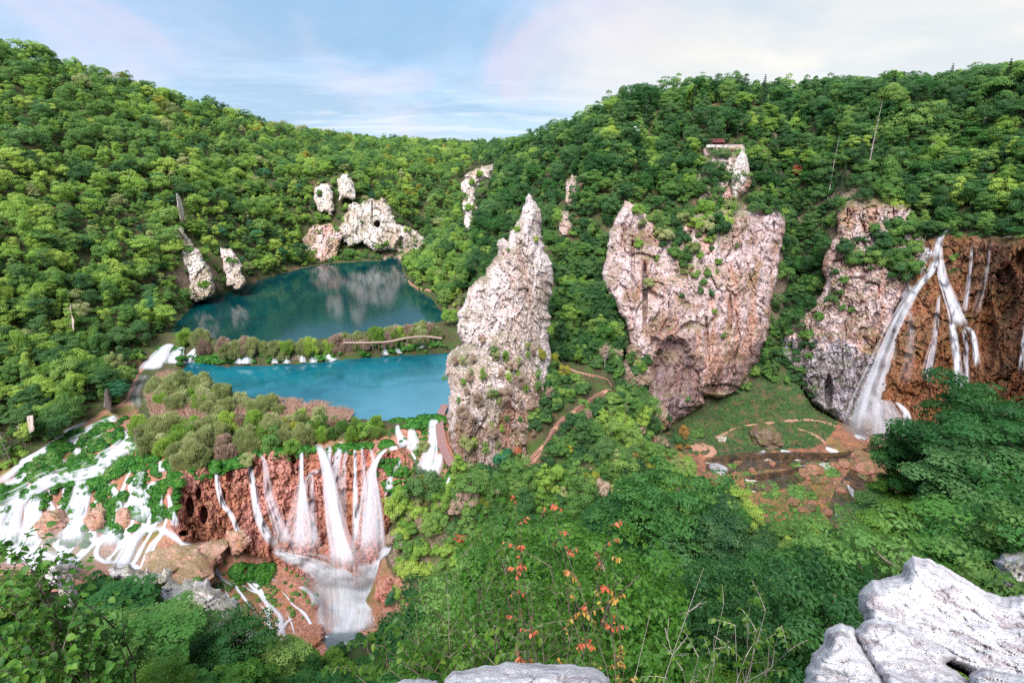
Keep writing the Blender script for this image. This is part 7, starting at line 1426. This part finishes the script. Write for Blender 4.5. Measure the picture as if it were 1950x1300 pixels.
# ------------------------------------------------------------------ close saplings, leaf by leaf
def leaf_mesh(mk, ln, wd):
    xs = np.array([0, .18, .42, .7, 1.0]) * ln; ws = np.array([.02, .36, .5, .34, .0]) * wd; dz = np.array([0, .02, .0, -.06, -.16]) * ln; V = []
    for x, w_, z in zip(xs, ws, dz): V += [(x, -w_, z + w_ * .35), (x, 0, z), (x, w_, z + w_ * .35)]
    Fc = []
    for i in range(4): Fc += [(3 * i, 3 * i + 3, 3 * i + 4, 3 * i + 1), (3 * i + 1, 3 * i + 4, 3 * i + 5, 3 * i + 2)]
    return np.array(V), np.array(Fc)
def rotm(t, nrm):
    x = t / (np.linalg.norm(t) + 1e-9); z = nrm - (nrm @ x) * x; z /= np.linalg.norm(z) + 1e-9; return np.stack([x, np.cross(z, x), z], 1)
from mathutils import Matrix
def leafy(name, label, base, tips, ln, wd, mk, seed, twigs=7, nl=9, tw=.55, rad=.035, start=.35, bark='bark', cat='sapling', single=300, droop=.5, alt=None):
    """alt: list of (mk, test(tip index, t)) for leaves of another colour"""
    r2 = np.random.default_rng(seed); base = np.array(base, float); e = empty(name, tuple(base), label=label, cat=cat); st_, lv = [], []
    for ti, tp in enumerate(tips):
        tp = np.array(tp, float); L_ = np.linalg.norm(tp - base); mid_ = base * .5 + tp * .5 + np.array([r2.normal() * .06, r2.normal() * .06, .08]) * L_; P = smoothline([base, base * .8 + tp * .2 + [0, 0, .02 * L_], mid_, tp], 14)
        st_.append(tube(P, np.linspace(rad, rad * .14, 14), 5))
        for k_ in range(twigs):
            t = r2.uniform(start, 1.0) if k_ else 1.0; b = P[min(13, int(t * 13))]; ax = tp - base; ax /= np.linalg.norm(ax)
            d = ax * .6 + sph(r2, 1)[0] * .9; d[2] += .15; d /= np.linalg.norm(d); l_ = tw * r2.uniform(.6, 1.3); end = b + d * l_; end[2] -= l_ * .12
            tg = smoothline([b, (b + end) / 2 + [0, 0, l_ * .06], end], 6); st_.append(tube(tg, np.linspace(rad * .28, .003, 6), 4))
            for q in range(nl):
                s = (q + r2.uniform(.3, 1)) / nl; o_ = b + (end - b) * s + np.array([0, 0, l_ * .1 * (1 - (2 * s - 1)**2)]); sd = np.cross(d, [0, 0, 1.]) * (1 if q % 2 else -1)
                tt = d * .5 + sd * .8 + sph(r2, 1)[0] * .35; tt[2] -= droop; nr = np.array([0, 0, 1.]) + sph(r2, 1)[0] * .55
                m_ = mk
                for (mk2, fn) in (alt or []):
                    if fn(ti, t): m_ = mk2
                lv.append((o_, rotm(tt, nr), r2.uniform(.6, 1.25), m_))
    V, Fc = merge(st_); obj('stem', mesh('stem', V - base, Fc, M[bark], True), e)
    lvx, lfx = leaf_mesh(mk, ln, wd); shared = {}
    key_ = []
    for o_, Rm, s, m_ in lv:
        px_, py_, f_ = project(o_); key_.append(f_ + (50 if not (-20 < px_ < 1970 and 0 < py_ < 1320) else 0))
    od = np.argsort(key_); rest_ = {}
    for n_, i in enumerate(od):
        o_, Rm, s, m_ = lv[i]
        if n_ < single:
            if m_ not in shared: shared[m_] = mesh('leaf', lvx, lfx, M[m_], True)
            lo = obj('leaf', shared[m_], e); mw = Matrix.Identity(4)
            for a_ in range(3):
                for b_ in range(3): mw[a_][b_] = float(Rm[a_, b_] * s)
                mw[a_][3] = float(o_[a_] - base[a_])
            lo.matrix_local = mw
        else: rest_.setdefault(m_, []).append((lvx @ (Rm * s).T + o_ - base, lfx))
    if rest_:
        ks = list(rest_); pv = [merge(rest_[q]) for q in ks]; V, Fc = merge(pv); obj('foliage', mesh('foliage', V, Fc, mats=[M[q] for q in ks], fmat=np.concatenate([np.full(len(pv[i][1]), i) for i in range(len(ks))]), smooth=True), e, kind='stuff')
    return e
M['l_close'] = leaf_mat('close_green_leaves', (0.024, 0.078, 0.008), (0.047, 0.125, 0.011), (0.119, 0.203, 0.024), .45, .42, 2.)
M['l_closered'] = leaf_mat('coral_red_young_leaves', (.36, .06, .035), (.52, .10, .05), (.58, .22, .09), .45, .45, 3.)
M['l_amber'] = leaf_mat('amber_young_leaves', (.38, .15, .03), (.50, .24, .05), (.45, .36, .08), .45, .45, 3.)
def tp(*l): return [PY(a_, b_, y) for a_, b_, y in l]
leafy('young_tree', 'young tree with large drooping bright green leaves above the rim stones', (0.3, 7.6, -12.6), tp((760, 1200, 7.2), (815, 1150, 7.4), (850, 1090, 7.6), (880, 1060, 7.8), (915, 1100, 7.3), (945, 1050, 8.0), (985, 1085, 7.6), (1010, 1120, 7.2), (1050, 1080, 7.9), (1085, 1120, 7.5), (1120, 1170, 7.3), (880, 1170, 6.8), (940, 1190, 6.6), (1000, 1200, 6.7), (1060, 1210, 6.9), (1110, 1240, 6.7), (830, 1220, 6.7), (780, 1260, 6.6), (900, 1240, 6.3), (700, 1240, 7.4), (660, 1270, 7.6), (960, 1120, 7.2), (1030, 1160, 7.0), (1150, 1220, 7.4), (730, 1230, 7.0), (1000, 1240, 6.2)), .135, .075, 'l_close', 1, twigs=10, nl=9, tw=.62, rad=.035, start=.55)
leafy('young_tree', 'thin sapling with coral red leaves on one long leaning shoot', (.55, 6.6, -11.8), tp((978, 955, 6.2), (992, 1000, 6.3)), .068, .04, 'l_closered', 2, twigs=13, nl=5, tw=.22, rad=.02, start=.62, droop=.8)
leafy('young_tree', 'thin sapling with mixed red and amber leaves behind the red shoot', (.7, 7.0, -12.0), tp((1048, 960, 6.8), (1030, 985, 6.7), (1060, 1010, 6.6)), .068, .04, 'l_amber', 3, twigs=9, nl=5, tw=.24, rad=.018, start=.66, droop=.8, alt=[('l_closered', lambda i, t: t > .88)])
leafy('young_tree', 'sapling with red orange leaves standing right of the green young tree', (1.3, 6.4, -11.6), tp((1162, 1000, 6.0), (1150, 1040, 6.1), (1130, 1085, 6.0), (1105, 1110, 5.9), (1165, 1060, 6.2)), .068, .04, 'l_amber', 4, twigs=9, nl=6, tw=.24, rad=.018, start=.66, droop=.8, alt=[('l_closered', lambda i, t: i < 2)])
leafy('young_tree', 'light green sapling left of the rim boulders at the bottom', (2.6, 5.6, -11.2), tp((1378, 1150, 5.2), (1428, 1142, 5.3), (1458, 1162, 5.2), (1488, 1190, 5.1), (1400, 1190, 5.0), (1440, 1200, 5.0), (1360, 1210, 5.0), (1500, 1240, 4.9), (1330, 1250, 4.9), (1300, 1275, 4.9), (1420, 1250, 4.8), (1470, 1270, 4.8), (1270, 1290, 5.0)), .085, .05, 'l_close', 5, twigs=8, nl=9, tw=.30, rad=.02, start=.6, bark='barkpale')
leafy('broad_leaved_tree', 'big leaved green tree filling the lower left corner', (-12.6, 13.0, -22.5), tp((10, 1050, 13.5), (45, 1060, 13.2), (60, 1080, 13), (20, 1100, 12.6), (40, 1130, 12.4), (65, 1120, 12.6), (110, 1205, 12.5), (30, 1170, 12), (70, 1190, 12), (10, 1220, 11.8), (120, 1235, 12), (50, 1250, 11.6), (95, 1270, 11.6), (-20, 1080, 13), (-30, 1150, 12.4), (20, 1280, 11.4), (140, 1290, 11.8), (-40, 1220, 12)), .24, .20, 'l_near', 6, twigs=13, nl=11, tw=1.35, rad=.07, start=.6, cat='tree')
for i, (px_, py_, y_, lb) in enumerate([(1340, 1080, 6.2, 'long bare leaning twig above the light green sapling'), (1240, 1160, 6.0, 'fine bare shoot right of the green young tree')]):
    q = PY(px_, py_, y_); hgt = 6.0; bare_tree(q[0] - .5 + .3 * i, q[1] + .3, q[2] - hgt, hgt, lb, 60 + i, nb=9, rad=.016, lean=(.5 - .3 * i, -.3), spread=.16, up=.9, sub=2, name='bare_sapling', first=.6)
# ------------------------------------------------------------------ spray and air
def mist(px, py, y, rx, ry, rz, dens, label):
    nu, nv = 12, 20; th = np.linspace(.02, np.pi - .02, nu); ph = np.linspace(0, 2 * np.pi, nv, endpoint=False); A_, B_ = np.meshgrid(th, ph, indexing='ij')
    V = np.stack([np.sin(A_) * np.cos(B_) * rx, np.sin(A_) * np.sin(B_) * ry, np.cos(A_) * rz], -1).reshape(-1, 3); Fc = [(i * nv + j, (i + 1) * nv + j, (i + 1) * nv + (j + 1) % nv, i * nv + (j + 1) % nv) for i in range(nu - 1) for j in range(nv)] + [tuple(range(nv - 1, -1, -1)), tuple(range((nu - 1) * nv, nu * nv))]
    Fc = [tuple(f) for f in Fc]
    mt = bpy.data.materials.new('spray_%s' % label.replace(' ', '_')[:12]); mt.use_nodes = True; t_ = mt.node_tree; t_.nodes.clear(); v_ = t_.nodes.new('ShaderNodeVolumePrincipled'); o_ = t_.nodes.new('ShaderNodeOutputMaterial')
    v_.inputs['Color'].default_value = (.92, .92, .97, 1); v_.inputs['Density'].default_value = dens; t_.links.new(v_.outputs[0], o_.inputs['Volume'])
    return obj('mist', mesh('mist', V, Fc, mt, True), loc=tuple(PY(px, py, y)), kind='stuff')
mist(655, 1100, 112, 11, 5, 8, .022, 'spray of the great falls'); 
mist(1690, 815, 164, 14, 7, 8, .03, 'spray of the high waterfall'); mist(130, 1060, 104, 20, 7, 6, .035, 'spray of the left cascades')
